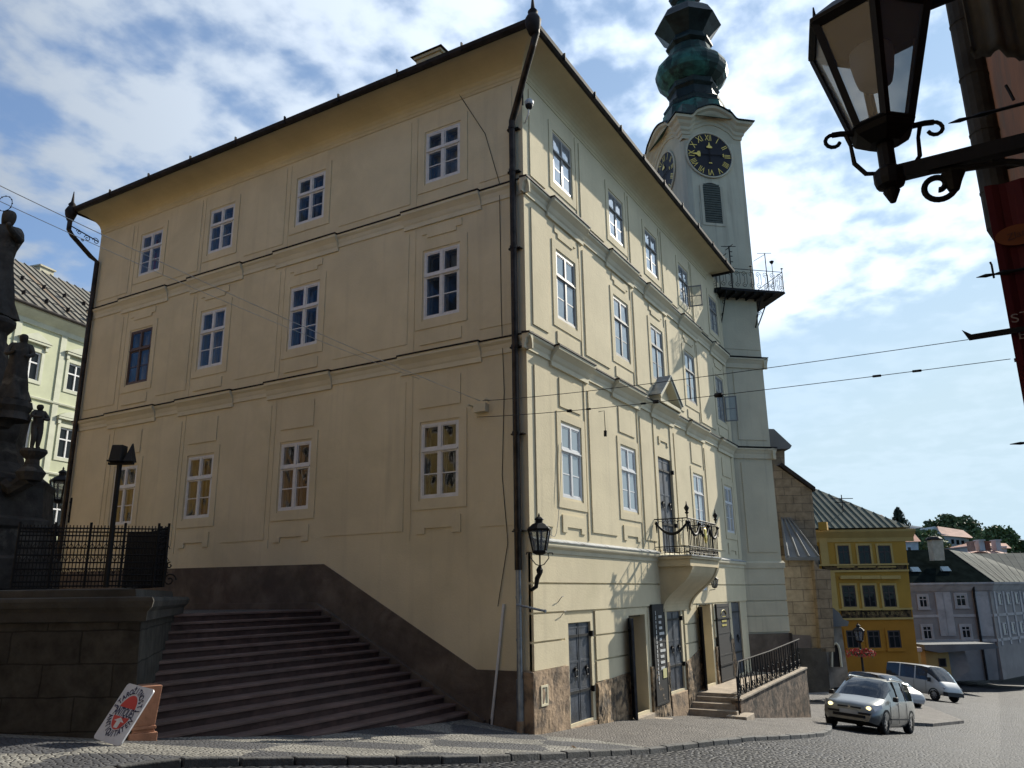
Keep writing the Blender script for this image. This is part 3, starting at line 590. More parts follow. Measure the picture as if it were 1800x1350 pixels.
# ---- windows
def window(F, c, z0, z1, parent, hw=HW, paint=WHITE, glass=GLASS, curtain=None, dep=.05, opened=None, blind=False):
    m = MB(); u0, u1 = c-hw, c+hw; fw = .055
    o1 = -dep+.045; o0 = -dep-.05
    def bar(a, b, cc, d, oo=None): m.fb(F, a, b, cc, d, o0, oo if oo is not None else o1)
    bar(u0, u0+fw, z0, z1); bar(u1-fw, u1, z0, z1); bar(u0+fw, u1-fw, z0, z0+fw); bar(u0+fw, u1-fw, z1-fw, z1)
    zt = z0+(z1-z0)*.64
    bar(u0+fw, u1-fw, zt-.045, zt+.045, o1+.002); m.fb(F, u0+.02, u1-.02, zt-.035, zt-.010, o1, o1+.03)
    bar(c-.04, c+.04, z0+fw, zt-.045, o1+.004); bar(c-.035, c+.035, zt+.045, z1-fw, o1+.004)
    zm = (z0+zt)/2
    # sash stiles
    for a, b in ((u0+fw, c-.04), (c+.04, u1-fw)):
        for p0, p1 in ((z0+fw, zt-.045), (zt+.045, z1-fw)):
            s = .03
            m.fb(F, a, a+s, p0, p1, o0+.01, o1-.012); m.fb(F, b-s, b, p0, p1, o0+.01, o1-.012); m.fb(F, a+s, b-s, p0, p0+s, o0+.01, o1-.012); m.fb(F, a+s, b-s, p1-s, p1, o0+.01, o1-.012)
        m.fb(F, a+.03, b-.03, zm-.013, zm+.013, o0+.012, o1-.013)
    wi = m.build('window', paint, parent)
    g = MB()
    for a, b in ((u0+fw+.03, c-.07), (c+.07, u1-fw-.03)):
        for p0, p1 in ((z0+fw+.03, zm-.013), (zm+.013, zt-.075), (zt+.075, z1-fw-.03)):
            t1, t2 = random.uniform(-.004, .004), random.uniform(-.004, .004)   # each pane sits at its own slight tilt
            g.quad(F.p(a, p0, o1-.022+t1), F.p(b, p0, o1-.022-t1), F.p(b, p1, o1-.022+t2), F.p(a, p1, o1-.022-t2))
    g.build('window_pane', glass, wi, recalc=False)
    # inner casement seen behind the outer one
    q = MB(); ringframe(q, F, u0+.02, u1-.02, z0+.02, z1-.02, .06, -.245, ins=-.285); q.fb(F, c-.04, c+.04, z0+.05, z1-.05, -.28, -.25); q.fb(F, u0+.05, u1-.05, zt-.04, zt+.04, -.281, -.249)
    q.build('inner_casement', WGREY, wi)
    if curtain:
        k = MB(); n = 14
        for (a, b) in curtain['span']:
            for i in range(n):
                p0 = u0+(u1-u0)*(a+(b-a)*i/n); p1 = u0+(u1-u0)*(a+(b-a)*(i+1)/n)
                q0 = -.36+.03*math.sin(i*1.7); q1 = -.36+.03*math.sin((i+1)*1.7); za = z0+(z1-z0)*curtain.get('z', 0)
                k.quad(F.p(p0, za, q0), F.p(p1, za, q1), F.p(p1, z1, q1), F.p(p0, z1, q0))
        k.build('curtain', curtain['m'], wi, recalc=False)
    if opened:
        s, hgt = opened; q = MB(); zc0, zc1 = z0+fw, zt-.04; ang = 1.35; wd = c-u0-fw
        hx = u1-.02 if s > 0 else u0+.02
        FS = Fr((F.p(hx, 0, .03)).xy, (F.a*(math.cos(ang)*(1 if s < 0 else 1))+F.n*math.sin(ang)).xy)
        ringframe(q, FS, 0, wd, zc0, zc1, .04, .03, ins=0); q.fb(FS, .04, wd-.04, (zc0+zc1)/2-.012, (zc0+zc1)/2+.012, .004, .026)
        sa = q.build('open_sash', WGREY, wi); q = MB(); q.quad(FS.p(.04, zc0+.04, .014), FS.p(wd-.04, zc0+.04, .014), FS.p(wd-.04, zc1-.04, .014), FS.p(.04, zc1-.04, .014)); q.build('sash_glass', GLASS, sa, recalc=False)
    return wi
RED = mat('red curtain', (.30, .045, .05), .9, .2, 4, stretch=(1, 1, .2)); CWH = mat('white curtain', (.45, .45, .44), .9, .1, 4); CYE = mat('pale roller blind', (.36, .33, .26), .9, .1, 4); BLB = mat('light blue blind', (.42, .52, .58), .8, .06, 3)
GRC = mat('green curtain', (.10, .22, .16), .9, .2, 4)
full_ = [(0, 1)]
cur = {(0, 2): dict(span=full_, m=CWH), (0, 1): dict(span=[(0, .5)], m=CWH, z=.66), (1, 2): dict(span=[(0, .45)], m=GRC, z=.6), (1, 1): dict(span=[(0, .3), (.7, 1)], m=RED),
       (2, 2): dict(span=[(0, .25), (.6, 1)], m=CWH), (3, 2): dict(span=full_, m=RED, z=.0), (0, 0): dict(span=[(.0, .4)], m=CYE), (2, 1): dict(span=[(.2, 1)], m=CYE), (3, 1): dict(span=full_, m=CYE)}
for i, c in enumerate(LC):
    for j, (a, b) in enumerate(ROWS):
        window(FL_, c, a, b, house, paint=BRFR if (i, j) == (3, 1) else WHITE, curtain=cur.get((i, j)))
for i, c in enumerate(RC):
    for j, (a, b) in enumerate(ROWS):
        if i == 2 and j == 0: continue
        op = (1, 1) if (i, j) in ((3, 2), (4, 1)) else None
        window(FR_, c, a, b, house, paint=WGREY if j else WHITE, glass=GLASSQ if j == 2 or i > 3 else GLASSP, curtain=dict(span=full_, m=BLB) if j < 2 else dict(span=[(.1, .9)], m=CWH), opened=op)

# ---- iron doors
def leaf(F, u0, u1, z0, z1, o, parent, name='door_leaf', straps=(.30, .86), mi=IRONB, ring=True):
    m = MB(); m.fb(F, u0, u1, z0, z1, o-.05, o)
    s = .05
    m.fb(F, u0+.01, u0+s, z0+.01, z1-.01, o, o+.010); m.fb(F, u1-s, u1-.01, z0+.01, z1-.01, o, o+.010)
    for q in (.0, .33, .62, .98): zz_ = z0+.012+(z1-z0-.07)*q; m.fb(F, u0+s, u1-s, zz_, zz_+.045, o, o+.009)
    lf = m.build(name, mi, parent)
    for q in straps:
        zz_ = z0+(z1-z0)*q; m = MB(); m.fb(F, u0-.03, u1-.04, zz_, zz_+.055, o+.011, o+.03); m.build('hinge_strap', IRON, lf)
    if ring:
        m = MB(); cc = (u0+u1)/2+.06; zc = z0+(z1-z0)*.50; pts = [F.p(cc+.07*math.cos(a), zc+.07*math.sin(a), o+.045) for a in [i*math.pi/6 for i in range(12)]]
        m.tube(pts, .014, 6, closed=True); m.fb(F, cc-.03, cc+.03, zc+.04, zc+.12, o+.011, o+.05); m.fb(F, cc+.05, cc+.07, zc-.15, zc+.15, o+.011, o+.02); m.build('pull_ring', IRON, lf)
    return lf
def two(F, d, z0=None, o=-.03):
    u0, u1, a, b = d[:4]; cc = (u0+u1)/2; dr = MB(); dr.fb(F, u0-.03, u1+.03, b-.03, b+.0, o-.09, o-.06); D_ = dr.build('door', IRONB, house)
    for x_ in ((u0+.01, cc-.008), (cc+.008, u1-.01)): leaf(F, x_[0], x_[1], a+.02, b-.01, o, D_)
    for zz_ in (.3, .86): q = MB(); q.fb(F, u1, u1+.06, a+(b-a)*zz_-.02, a+(b-a)*zz_+.10, -.02, .07); q.build('hinge_pin', IRON, D_)
two(FR_, DO[0]); two(FR_, DO[2])
two(FR_, (7.80, 9.02, 1.0, 3.86), o=-.05)
# passage door: left leaf swung out, right leaf folded back against the wall
fr_l = Fr((4.96, -.05), (-.86, -.5)); fr_l.n = Vector((-.5, .86, 0))
dr = MB(); dr.fb(FR_, 4.98, 6.08, -.61, -.58, -.2, -.1); D2 = dr.build('door', IRON, house)
leaf(fr_l, .0, .52, -2.93, -.62, .03, D2, ring=False)
q = MB()
for s, zr_ in ((1, (-2.9, -.6)),): q.fb(FR_, 4.99, 5.03, -2.9, -.62, -.88, -.1)
q.fb(FR_, 4.99, 6.07, -2.94, -.60, -.90, -.86); q.build('dark_passage', DARKIN, D2)
bd = leaf(FR_, 6.42, 7.38, -2.86, -.33, .10, D2, name='door_leaf', straps=(), mi=BLACK, ring=False); bd['label'] = 'black door leaf used as a notice board with white lettering'
m = MB(); rnd = random.Random(3)
for i in range(10):
    zz_ = -.62-i*.145; n = rnd.randint(3, 6); u = 6.86
    for q_ in range(n): wl = rnd.uniform(.035, .06); m.fb(FR_, u, u+wl, zz_-.07, zz_, .111, .114); u += wl+.014
z = -.50
while z > -2.35: hl = rnd.uniform(.05, .11); m.fb(FR_, 6.62, 6.66, z-hl, z, .111, .114); z -= hl+.03
m.build('board_lettering', mat('white lettering', (.7, .7, .68), .6), bd)
m = MB(); m.fb(FR_, 6.98, 7.26, -2.22, -1.98, .111, .115); m.build('yellow_notice', mat('yellow paper', (.62, .58, .28), .7), bd)
# shop door on the landing
dr = MB(); dr.fb(FR_, 10.75, 11.95, -.45, -.42, -.2, -.1); D4 = dr.build('door', IRON, house)
fr_l = Fr((10.72, -.05), (-.92, -.4)); fr_l.n = Vector((-.4, .92, 0))
leaf(fr_l, .0, .55, -2.84, -.46, .03, D4, ring=False, mi=IRON)
q = MB(); q.fb(FR_, 10.76, 11.94, -2.85, -.44, -.90, -.86); q.build('dark_passage', DARKIN, D4)
b4 = leaf(FR_, 12.35, 13.85, -2.84, -.42, .10, D4, straps=(.2, .8), mi=BLACK, ring=False)
m = MB(); put_text(m, 'Caffe', .2, FR_.p(13.1, -.75, .114), Vector((1, 0, 0)), Vector((0, 0, 1))) if False else None
for i in range(3): m.fb(FR_, 12.85+.1*(i == 0), 13.4-.08*(i == 0), -.88-i*.13, -.82-i*.13, .111, .114)
pts = [FR_.p(13.12+.30*math.cos(a), -.78+.16*math.sin(a), .113) for a in [math.pi*i/8 for i in range(9)]]; m.tube(pts, .012, 4)
m.build('yellow_shop_lettering', mat('yellow lettering', (.5, .42, .10), .6), b4)
dr = MB(); dr.fb(FR_, 14.45, 15.6, -.43, -.40, -.2, -.1); D5 = dr.build('door', IRON, house)
leaf(FR_, 14.5, 15.55, -2.84, -.42, -.02, D5, mi=IRONB)

# ---- pediment over the balcony bay
m = MB(); m.prism(FR_, [(7.55, 5.45), (9.30, 5.45), (9.30, 5.53), (8.42, 6.25), (7.55, 5.53)], -.02, .10); m.prism(FR_, [(7.5, 5.50), (8.42, 6.24), (9.34, 5.50), (9.40, 5.58), (8.42, 6.36), (7.44, 5.58)], -.02, .36)
m.fb(FR_, 7.5, 9.34, 5.40, 5.50, -.02, .34); m.build('pediment', TRIM, house)
m = MB(); m.add([FR_.p(7.40, 5.585, -.02), FR_.p(8.42, 6.372, -.02), FR_.p(9.44, 5.585, -.02), FR_.p(7.40, 5.585, .40), FR_.p(8.42, 6.372, .40), FR_.p(9.44, 5.585, .40)], [(0, 1, 4, 3), (1, 2, 5, 4)]); so_ = m.build('pediment_flashing', ZINCL, house, recalc=False)
md = so_.modifiers.new('s', 'SOLIDIFY'); md.thickness = .02
# ---- balcony
BX0, BX1, BO = 7.20, 9.95, 1.02
B = MB(); B.fb(FR_, BX0, BX1, .66, .86, -.05, BO-.04); B.fb(FR_, BX0-.05, BX1+.05, .86, .93, -.05, BO+.02)
bal_ = B.build('balcony', CORB, house, bevel=.008)
m = MB(); m.fb(FR_, BX0-.07, BX1+.07, .93, .965, -.02, BO+.05); m.build('balcony_floor', LEDGE, bal_)
def spro(m, u0, u1, add=0):
    pr = []
    for i in range(15):
        q = i/14; z = .66-1.20*q
        o = (BO-.12)*(1-q)**1.15+.06+.10*math.sin(q*2*math.pi)+add
        pr.append((max(o, .03), z))
    pr = [(-.02, .66)]+pr+[(-.02, -.56)]
    n = len(pr); a = [FR_.p(u0, z, o) for o, z in pr]; b = [FR_.p(u1, z, o) for o, z in pr]
    m.add(a+b, [tuple(range(n)), tuple(range(2*n-1, n-1, -1))]+[(i, (i+1) % n, n+(i+1) % n, n+i) for i in range(n)])
m = MB(); spro(m, BX0+.12, BX1-.12); m.build('balcony_corbel', CORB, bal_)
for u in (BX0+.10, BX1-.28): m = MB(); spro(m, u, u+.18, .05); m.build('corbel_rib', CORB, bal_)
m = MB(); cs = [FR_.p(BX0, .97, 0), FR_.p(BX0, .97, BO-.04), FR_.p(BX1, .97, BO-.04), FR_.p(BX1, .97, 0)]
def rail(z, r=.014):
    m.tube([p+Vector((0, 0, z)) for p in cs], r, 6)
rail(.98, .018); rail(.06); rail(.22)
def along(a, b, step, fn):
    n = max(1, int(round((b-a).length/step)))
    for i in range(n+1): fn(a+(b-a)*i/n, (b-a).normalized(), i, n)
def picket(p, d, i, n):
    m.tube([p, p+Vector((0, 0, .98))], .012, 5)
    if i < n:     # arched tops between pickets, key pattern at the foot
        w_ = .13; c = p+d*w_/2+Vector((0, 0, .86)); m.tube([c+d*(w_/2*math.cos(a))+Vector((0, 0, w_/2*math.sin(a))) for a in [math.pi*k/6 for k in range(7)]], .007, 4)
        q = p+Vector((0, 0, .06)); m.tube([q+d*.02, q+d*.02+Vector((0, 0, .11)), q+d*.10+Vector((0, 0, .11)), q+d*.10+Vector((0, 0, .05)), q+d*.06+Vector((0, 0, .05))], .009, 4)
for a, b in zip(cs[:-1], cs[1:]): along(a, b, .135, picket)
m.build('balcony_railing', IRON, bal_)
m = MB()      # swags of iron garland
def swag(a, b, dip, r=.038):
    m.tube([a+(b-a)*t_+Vector((0, 0, .86-dip*4*t_*(1-t_))) for t_ in [i/12 for i in range(13)]], [r*(.6+.6*math.sin(math.pi*i/12)) for i in range(13)], 6)
    for q in (a, b): m.tube([q+Vector((0, 0, .88)), q+Vector((0, 0, .60))], [.035, .012], 6); m.lathe(q+Vector((0, 0, .80)), [(.0, 0), (.05, .04), (.055, .08), (.0, .13)], 8)
of = Vector((0, -.04, 0)); ofx = Vector((-.04, 0, 0))
swag(cs[0]+ofx+Vector((0, -.1, 0)), cs[1]+ofx, .30)
for i in range(3): swag(cs[1]+(cs[2]-cs[1])*i/3+of, cs[1]+(cs[2]-cs[1])*(i+1)/3+of, .32)
m.build('iron_garland', IRON, bal_, smooth=True)
m = MB(); c = (cs[1]+cs[2])/2+of*1.6; m.lathe(c+Vector((0, 0, .33)), [(0, 0), (.09, .08), (.12, .2), (.08, .33), (.10, .40), (0, .46)], 10, sy=.35); m.build('gilt_emblem', GOLD, bal_, smooth=True)
for q in (cs[1], cs[2]):
    m = MB(); m.lathe(q+Vector((0, 0, .98)), [(.02, 0), (.02, .10), (.06, .14), (.03, .17), (.045, .21), (.075, .27), (.02, .36), (.012, .44), (.0, .46)], 10); m.build('railing_finial', IRON, bal_, smooth=True)

# ---- ramped landing with steps and railing in front of the shop doors
t = thing('entrance_landing', 'raised stone landing with three steps before the shop doors', 'steps', (12, -.8, -3.4))
LA = [(9.85, 0), (9.85, -1.22), (12.5, -1.48), (15.7, -1.80), (16.5, -1.9), (16.5, 0)]
m = MB(); m.extr([(x, y, -4.3) for x, y in LA], (0, 0, 4.3-2.86+.0)); m.build('landing', STEPR, t)
RUB = mat('rubble stone wall', (.24, .175, .125), .95, .3, 4, 1.0, 7, dirt=(.05, .042, .035), dirtscale=3.2, dirtramp=(.45, .6))
m = MB(); pp = [Vector((9.35, -1.20, 0)), Vector((12.5, -1.50, 0)), Vector((15.8, -1.82, 0))]
for a, b, za, zb in ((pp[0], pp[1], -2.98, -2.80), (pp[1], pp[2], -2.80, -2.64)):
    d = (b-a).normalized(); nn = Vector((d.y, -d.x, 0))*.26
    q = [a+nn, b+nn, b, a]; zt = [za, zb, zb, za]
    m.hexa([(v.x, v.y, -4.6) for v in q]+[(v.x, v.y, zt[i]) for i, v in enumerate(q)])
pw = m.build('parapet_wall', RUB, t)
m = MB()
for a, b, za, zb in ((pp[0], pp[1], -2.979, -2.799), (pp[1], pp[2], -2.799, -2.639)):
    d = (b-a).normalized(); nn = Vector((d.y, -d.x, 0)); q = [a+nn*.30, b+nn*.30, b-nn*.03, a-nn*.03]; zt = [za, zb, zb, za]
    m.hexa([(v.x, v.y, zt[i]) for i, v in enumerate(q)]+[(v.x, v.y, zt[i]+.06) for i, v in enumerate(q)])
m.build('wall_coping', STEPR, t, bevel=.012)
for i, (x0, z1) in enumerate(((9.02, -3.22), (9.34, -3.08), (9.66, -2.95))):
    m = MB(); m.box(x0, 9.9, -1.42+.06*i, -.02, -4.3, z1); m.build('step', STEPR, t, bevel=.012)
m = MB(); m.box(8.72, 9.6, -1.75, -1.18, -4.2, -3.30); m.build('foot_block', STEPR, t, bevel=.02)
rl = thing('landing_railing', 'black wrought iron railing with scrolls on the landing parapet', 'railing', (9.1, -1.4, -3.25))
m = MB(); rp = [Vector((9.05, -1.48, -2.32)), Vector((9.75, -1.36, -1.98)), Vector((12.5, -1.64, -1.86)), Vector((15.7, -1.95, -1.66))]
m.tube(rp, .022, 6); m.tube([rp[0]+Vector((0, 0, 0)), rp[0]+Vector((0, 0, -1.0))], .018, 6)
m.build('handrail', ZINC, rl); 
def rz(p):  # base height under the rail
    return np.interp(p.x, [9.05, 9.6, 12.5, 15.7], [-3.05, -2.90, -2.74, -2.58])
for a, b in zip(rp[:-1], rp[1:]):
    n = max(2, int((b-a).length/.42)); d = (b-a).normalized(); dx = Vector((d.x, d.y, 0)).normalized()
    for i in range(n):
        p = a+(b-a)*(i/n); zb = float(rz(p)); m = MB(); hgt = p.z-zb; F = Fr((p.x, p.y), (dx.x, dx.y))
        m.tube([p, Vector((p.x, p.y, zb))], .017, 5)
        m.tube([F.p(.20, p.z-.02, 0), F.p(.20, p.z-.30, 0), F.p(.08, p.z-.52, 0), F.p(.05, zb+.04, 0)], .014, 5); m.tube([F.p(.20, p.z-.3, 0), F.p(.33, p.z-.52, 0), F.p(.36, zb+.04, 0)], .014, 5)
        scroll(m, F, (.21, zb+.17), .14, 1.5, .015, start=-1.57); m.lathe(F.p(.20, p.z-.42, 0), [(0, -.04), (.035, 0), (0, .05)], 6)
        m.build('baluster', IRON, rl)

# bent hooks in the rusticated wall, loose cable by the corner lantern
for u, z, lab in ((1.05, -.20, 'upper small bent wire hook on the smooth band above the first iron door'), (1.15, -.62+.12, 'lower small bent wire hook just under the groove above the first iron door')):
    q = MB(); q.tube([FR_.p(u, z, .05), FR_.p(u+.05, z+.12, .13), FR_.p(u+.13, z+.13, .13)], .008, 5); tag(q.build('wall_hook', WGREY), lab, 'hook', 'hooks in the sunlit wall')
q = MB(); q.tube([FR_.p(1.45-.9*(i/10), 1.35-.20*math.sin(math.pi*i/10)+1.9*max(0, (5-i)/5)**2, .05) for i in range(11)], .007, 5); tag(q.build('loose_cable', WGREY), 'thin loose cable sagging on the sunlit wall beside the corner lantern', 'cable')
# ---------------------------------------------------------------- clock tower
UT = Vector((.671, -.741, 0)).normalized(); NT = Vector((.741, .671, 0)); P1 = Vector((17.77, -1.19, 0))
FW, FD = 2.75, 3.5
FT = Fr(P1.xy, UT.xy, (-NT).xy)          # clock face; u runs 0 (outer corner) to -FW
PLc = P1-UT*FW
FTL = Fr(PLc.xy, NT.xy, (-UT).xy)         # left face; u from 0 to FD
FTR = Fr(P1.xy, NT.xy, UT.xy)
tower = thing('clock_tower', 'slim pale clock tower with green and black copper onion dome', 'tower', (P1.x, P1.y, -3.5))
m = MB(); zt0, zt1 = -4.6, 19.3
cr_ = .30
def ring(o, z):  # plan outline with chamfered corners, offset o
    pts = []
    for (s_, d_) in ((0, 0), (0, 1), (1, 1), (1, 0)):
        pass
    c = [(-FW-o, cr_), (-FW-o+cr_*.35, cr_*.35-o*.4), (-FW+cr_, -o), (-cr_*.0, -o), (o, -o), (o, FD+o), (-FW-o, FD+o)]
    return [P1+UT*u+NT*d+Vector((0, 0, z)) for u, d in c]
a, b = ring(0, zt0), ring(0, zt1); n = len(a)
m.add(a+b, [tuple(range(n)), tuple(range(n, 2*n))]+[(i, (i+1) % n, n+(i+1) % n, n+i) for i in range(n)])
m.fb(FT, -FW+.55, -.25, 12.9, 16.0, -.05, .03); m.fb(FT, -FW+.3, -.05, 9.5, 12.4, -.05, .02); m.fb(FT, -1.35, -.12, 5.75, 8.6, -.05, .03); m.fb(FT, -1.35, -.12, 1.4, 4.85, -.05, .03)
for z0, z1 in ((.21, .83), (-.37, .17), (-.92, -.41), (-1.50, -.96)): m.fb(FT, -1.8, .03, z0, z1, -.05, .045); m.fb(FTR, -.03, 1.4, z0, z1, -.05, .045)
m.build('tower_wall', TOW, tower, recalc=True)
for z in (5.40, 9.10):
    m = MB()
    base = [(-.02, z-.40), (.06, z-.40), (.07, z-.22), (.13, z-.10), (.17, z-.05), (.17, z), (-.02, z+.03)]
    mould(m, FT, -1.95, .17, base); mould(m, FTR, -.17, FD, base); m.build('string_course', TOW, tower)
m = MB(); mould(m, FT, -1.9, .08, [(-.02, .80), (.08, .80), (.10, 1.0), (-.02, 1.08)])
m.build('string_course', TOW, tower)
m = MB()
for z in (5.42, 9.12): m.fb(FT, -1.95, .19, z+.01, z+.045, -.02, .19); m.fb(FTR, .0, FD, z+.01, z+.045, -.02, .19)
m.build('flashing', ZINC, tower)
m = MB(); m.fb(FT, -1.9, .09, -4.5, -1.56, -.05, .09); m.fb(FTR, -.09, FD, -4.5, -1.56, -.05, .09); m.build('stone_plinth', PLINTHD, tower)
# curved cornice: rises in an arch over each dial
def arch_z(t):   # t in -1..1
    t = abs(t)
    if t > .80: return 0.0
    if t > .52: return .34*(1-math.cos((.80-t)/.28*math.pi))/2
    return .34+.26*math.cos(t/.52*math.pi/2)
def cornice_arch(F, u0, u1, base, m, over):
    prof = [(0.002, None), (.002, -.55), (.04, -.55), (.06, -.42), (.12, -.36), (.14, -.24), (.24, -.14), (.30, -.02), (.42, .05), (.44, .16), (.0, .22)]
    n = 40; rows = []
    for i in range(n+1):
        t = -1+2*i/n; u = u0+(u1-u0)*i/n; dz = arch_z(t)
        ext = 0
        rows.append([F.p((u0-o_*over if i == 0 else (u1+o_*over if i == n else u)), base+dz+z_ if z_ is not None else 19.0, o_) for o_, z_ in prof])
    k = len(prof); m.add([v for r_ in rows for v in r_], [(i*k+j, (i+1)*k+j, (i+1)*k+j+1, i*k+j+1) for i in range(n) for j in range(k-1)])
m = MB(); ZC = 19.75
m.extr([P1+Vector((0, 0, 19.2)), P1-UT*FW+Vector((0, 0, 19.2)), P1-UT*FW+NT*FD+Vector((0, 0, 19.2)), P1+NT*FD+Vector((0, 0, 19.2))], (0, 0, .95))
for F, L_ in ((FT, (-FW, 0)), (FTL, (0, FD)), (FTR, (0, FD))): cornice_arch(F, L_[0], L_[1], ZC, m, 1)
m.build('tower_cornice', mat('tower cornice plaster', (.60, .53, .37), .9, .06, 1.5), tower, recalc=False, smooth=False)
m = MB()
for F, L_ in ((FT, (-FW, 0)), (FTL, (0, FD)), (FTR, (0, FD))):
    n = 40; rows = []
    for i in range(n+1):
        t = -1+2*i/n; u = L_[0]+(L_[1]-L_[0])*i/n; uu = L_[0]-.5 if i == 0 else (L_[1]+.5 if i == n else u)
        z = ZC+arch_z(t)+.17; rows.append([F.p(uu, z, .50), F.p(uu, z+.05, .50), F.p(u, z+.28, -.3)])
    m.add([v for r_ in rows for v in r_], [(i*3+j, (i+1)*3+j, (i+1)*3+j+1, i*3+j+1) for i in range(n) for j in range(2)])
m.build('cornice_flashing', COPK, tower, recalc=False)
# onion dome (eight sided, lathed)
CT = P1-UT*(FW/2-.1)+NT*(FD/2-.15); rot8 = math.atan2(UT.y, UT.x)+math.pi/8
def dome(prof, name, material, n=8, par=None, s=1): 
    m = MB(); m.lathe((CT.x, CT.y, 0), [(r*s, z) for r, z in prof], n, rot=rot8); return m.build(name, material, par or tower, recalc=True)
m = MB(); ra = [[P1+UT*u+NT*d+Vector((0, 0, z)) for u, d in ((-FW-o, -o), (o, -o), (o, FD+o), (-FW-o, FD+o))] for o, z in ((.38, 19.98), (.12, 20.12), (-.12, 20.45), (-.22, 20.9))]
m.add([p for r_ in ra for p in r_], [(i*4+j, i*4+(j+1) % 4, (i+1)*4+(j+1) % 4, (i+1)*4+j) for i in range(3) for j in range(4)]+[(12, 13, 14, 15)]); m.build('dome_skirt', COPG, tower)
dome([(1.60, 20.6), (1.52, 21.0), (1.44, 21.4)], 'dome_base', COPG)
dome([(1.46, 21.38), (1.38, 21.5), (1.42, 21.62), (1.28, 21.75), (1.15, 21.85), (1.10, 22.3), (1.22, 22.42), (1.08, 22.55), (1.15, 22.75)], 'dome_drum', COPK)
dome([(1.12, 22.74), (1.28, 22.84), (1.46, 22.98), (1.60, 23.16), (1.67, 23.36), (1.68, 23.56), (1.62, 23.76), (1.48, 23.94), (1.30, 24.08), (1.16, 24.2), (1.06, 24.4), (.98, 24.72)], 'onion_bulb', COPG, n=16)
dome([(.98, 24.70), (.92, 24.8), (1.12, 24.95), (1.14, 25.02), (.95, 25.15), (.92, 25.35), (1.02, 25.45), (1.30, 25.75), (1.62, 26.05), (1.56, 26.15), (1.35, 26.55), (1.05, 26.85), (.72, 27.0)], 'upper_lantern', COPK, s=.97)
dome([(.74, 26.98), (.62, 27.2), (.55, 27.35), (.50, 27.42)], 'neck', COPG)
dome([(.48, 27.41), (.72, 27.6), (.80, 27.8), (.6, 28.2), (.3, 28.7), (.12, 29.3), (.04, 30.5), (0, 30.6)], 'top_bulb', COPK)
ROM = ['XII', 'I', 'II', 'III', 'IIII', 'V', 'VI', 'VII', 'VIII', 'IX', 'X', 'XI']
def clock(F, uc, zc, r=1.03):
    m = MB(); pts = [F.p(uc+r*math.cos(a), zc+r*math.sin(a), .06) for a in [2*math.pi*i/48 for i in range(48)]]
    m.extr([p for p in pts], -F.n*.1); ck = m.build('clock_dial', CLOCKF, tower)
    m = MB(); m.tube([F.p(uc+(r+.04)*math.cos(a), zc+(r+.04)*math.sin(a), .05) for a in [2*math.pi*i/48 for i in range(48)]], .045, 6, closed=True); m.build('dial_rim', TOW, ck, smooth=True)
    m = MB(); sg = -1 if False else 1
    xr = F.a if F.a.cross(Vector((0, 0, 1))).dot(F.n) > 0 else -F.a   # reading direction seen from outside
    for i, s in enumerate(ROM):
        a = math.pi/2-i*math.pi/6
        c = F.p(uc, zc, .066)+(xr*math.cos(a)+Vector((0, 0, 1))*math.sin(a))*(r*.80)
        up = xr*math.cos(a)+Vector((0, 0, 1))*math.sin(a); rt = xr*math.sin(a)-Vector((0, 0, 1))*math.cos(a)
        put_text(m, s, .36, c, rt, up, sx=.72 if len(s) > 2 else .9, sz=1.15)
    m.build('dial_numerals', GOLD, ck, recalc=False)
    def hand(ang, ln, tail, name):
        d = xr*math.cos(ang)+Vector((0, 0, 1))*math.sin(ang); q = xr*math.sin(ang)-Vector((0, 0, 1))*math.cos(ang); c = F.p(uc, zc, .095); m = MB()
        def pl(pp, mi=0): m.extr([c+q*x+d*y for x, y in pp], F.n*.012, mi)
        pl([(-.018, -tail), (.018, -tail), (.014, ln*.5), (-.014, ln*.5)], 1); pl([(-.09, -tail-.03), (.09, -tail-.03), (.05, -tail+.02), (-.05, -tail+.02)])
        pl([(-.03, ln*.5), (-.13, ln*.52), (-.13, ln*.62), (-.05, ln*.70), (0, ln), (.05, ln*.70), (.13, ln*.62), (.13, ln*.52), (.03, ln*.5)])
        m.build(name, [GOLD, ZINC], ck)
    hand(math.pi/2, .62, .40, 'clock_hand'); hand(math.pi+.03, .88, .62, 'clock_hand')
clock(FT, -1.58, 18.28); clock(FTL, 1.95, 18.28)
# louvred bell opening
def louver(F, uc, z0, z1, hw):
    m = MB(); arc = [(uc+hw*math.cos(a), z1-hw*.6+hw*.6*math.sin(a)) for a in [math.pi*i/10 for i in range(11)]]
    m.prism(F, [(uc-hw, z0), (uc+hw, z0)]+arc, -.02, .035); lv = m.build('bell_louver', DARKIN, tower)
    m = MB(); nl = 17
    for i in range(nl):
        z = z0+.03+(z1-z0-.06)*i/nl; w_ = hw if z < z1-hw*.6 else hw*math.sqrt(max(0, 1-((z-(z1-hw*.6))/(hw*.6))**2))
        if w_ > .06: m.add([F.p(uc-w_, z, .04), F.p(uc+w_, z, .04), F.p(uc+w_, z+.055, .075), F.p(uc-w_, z+.055, .075), F.p(uc-w_, z+.07, .05), F.p(uc+w_, z+.07, .05)], [(0, 1, 2, 3), (3, 2, 5, 4)])
    m.build('louver_slats', mat('grey louver slats', (.16, .18, .15), .7, .1, 5), lv, recalc=False)
    m = MB(); m.fb(F, uc-hw-.12, uc-hw, z0-.12, z1-.15, -.02, .06); m.fb(F, uc+hw, uc+hw+.12, z0-.12, z1-.15, -.02, .06); m.fb(F, uc-hw, uc+hw, z0-.12, z0, -.02, .06); m.build('louver_frame', TOW, lv)
louver(FT, -1.62, 15.05, 16.95, .40)
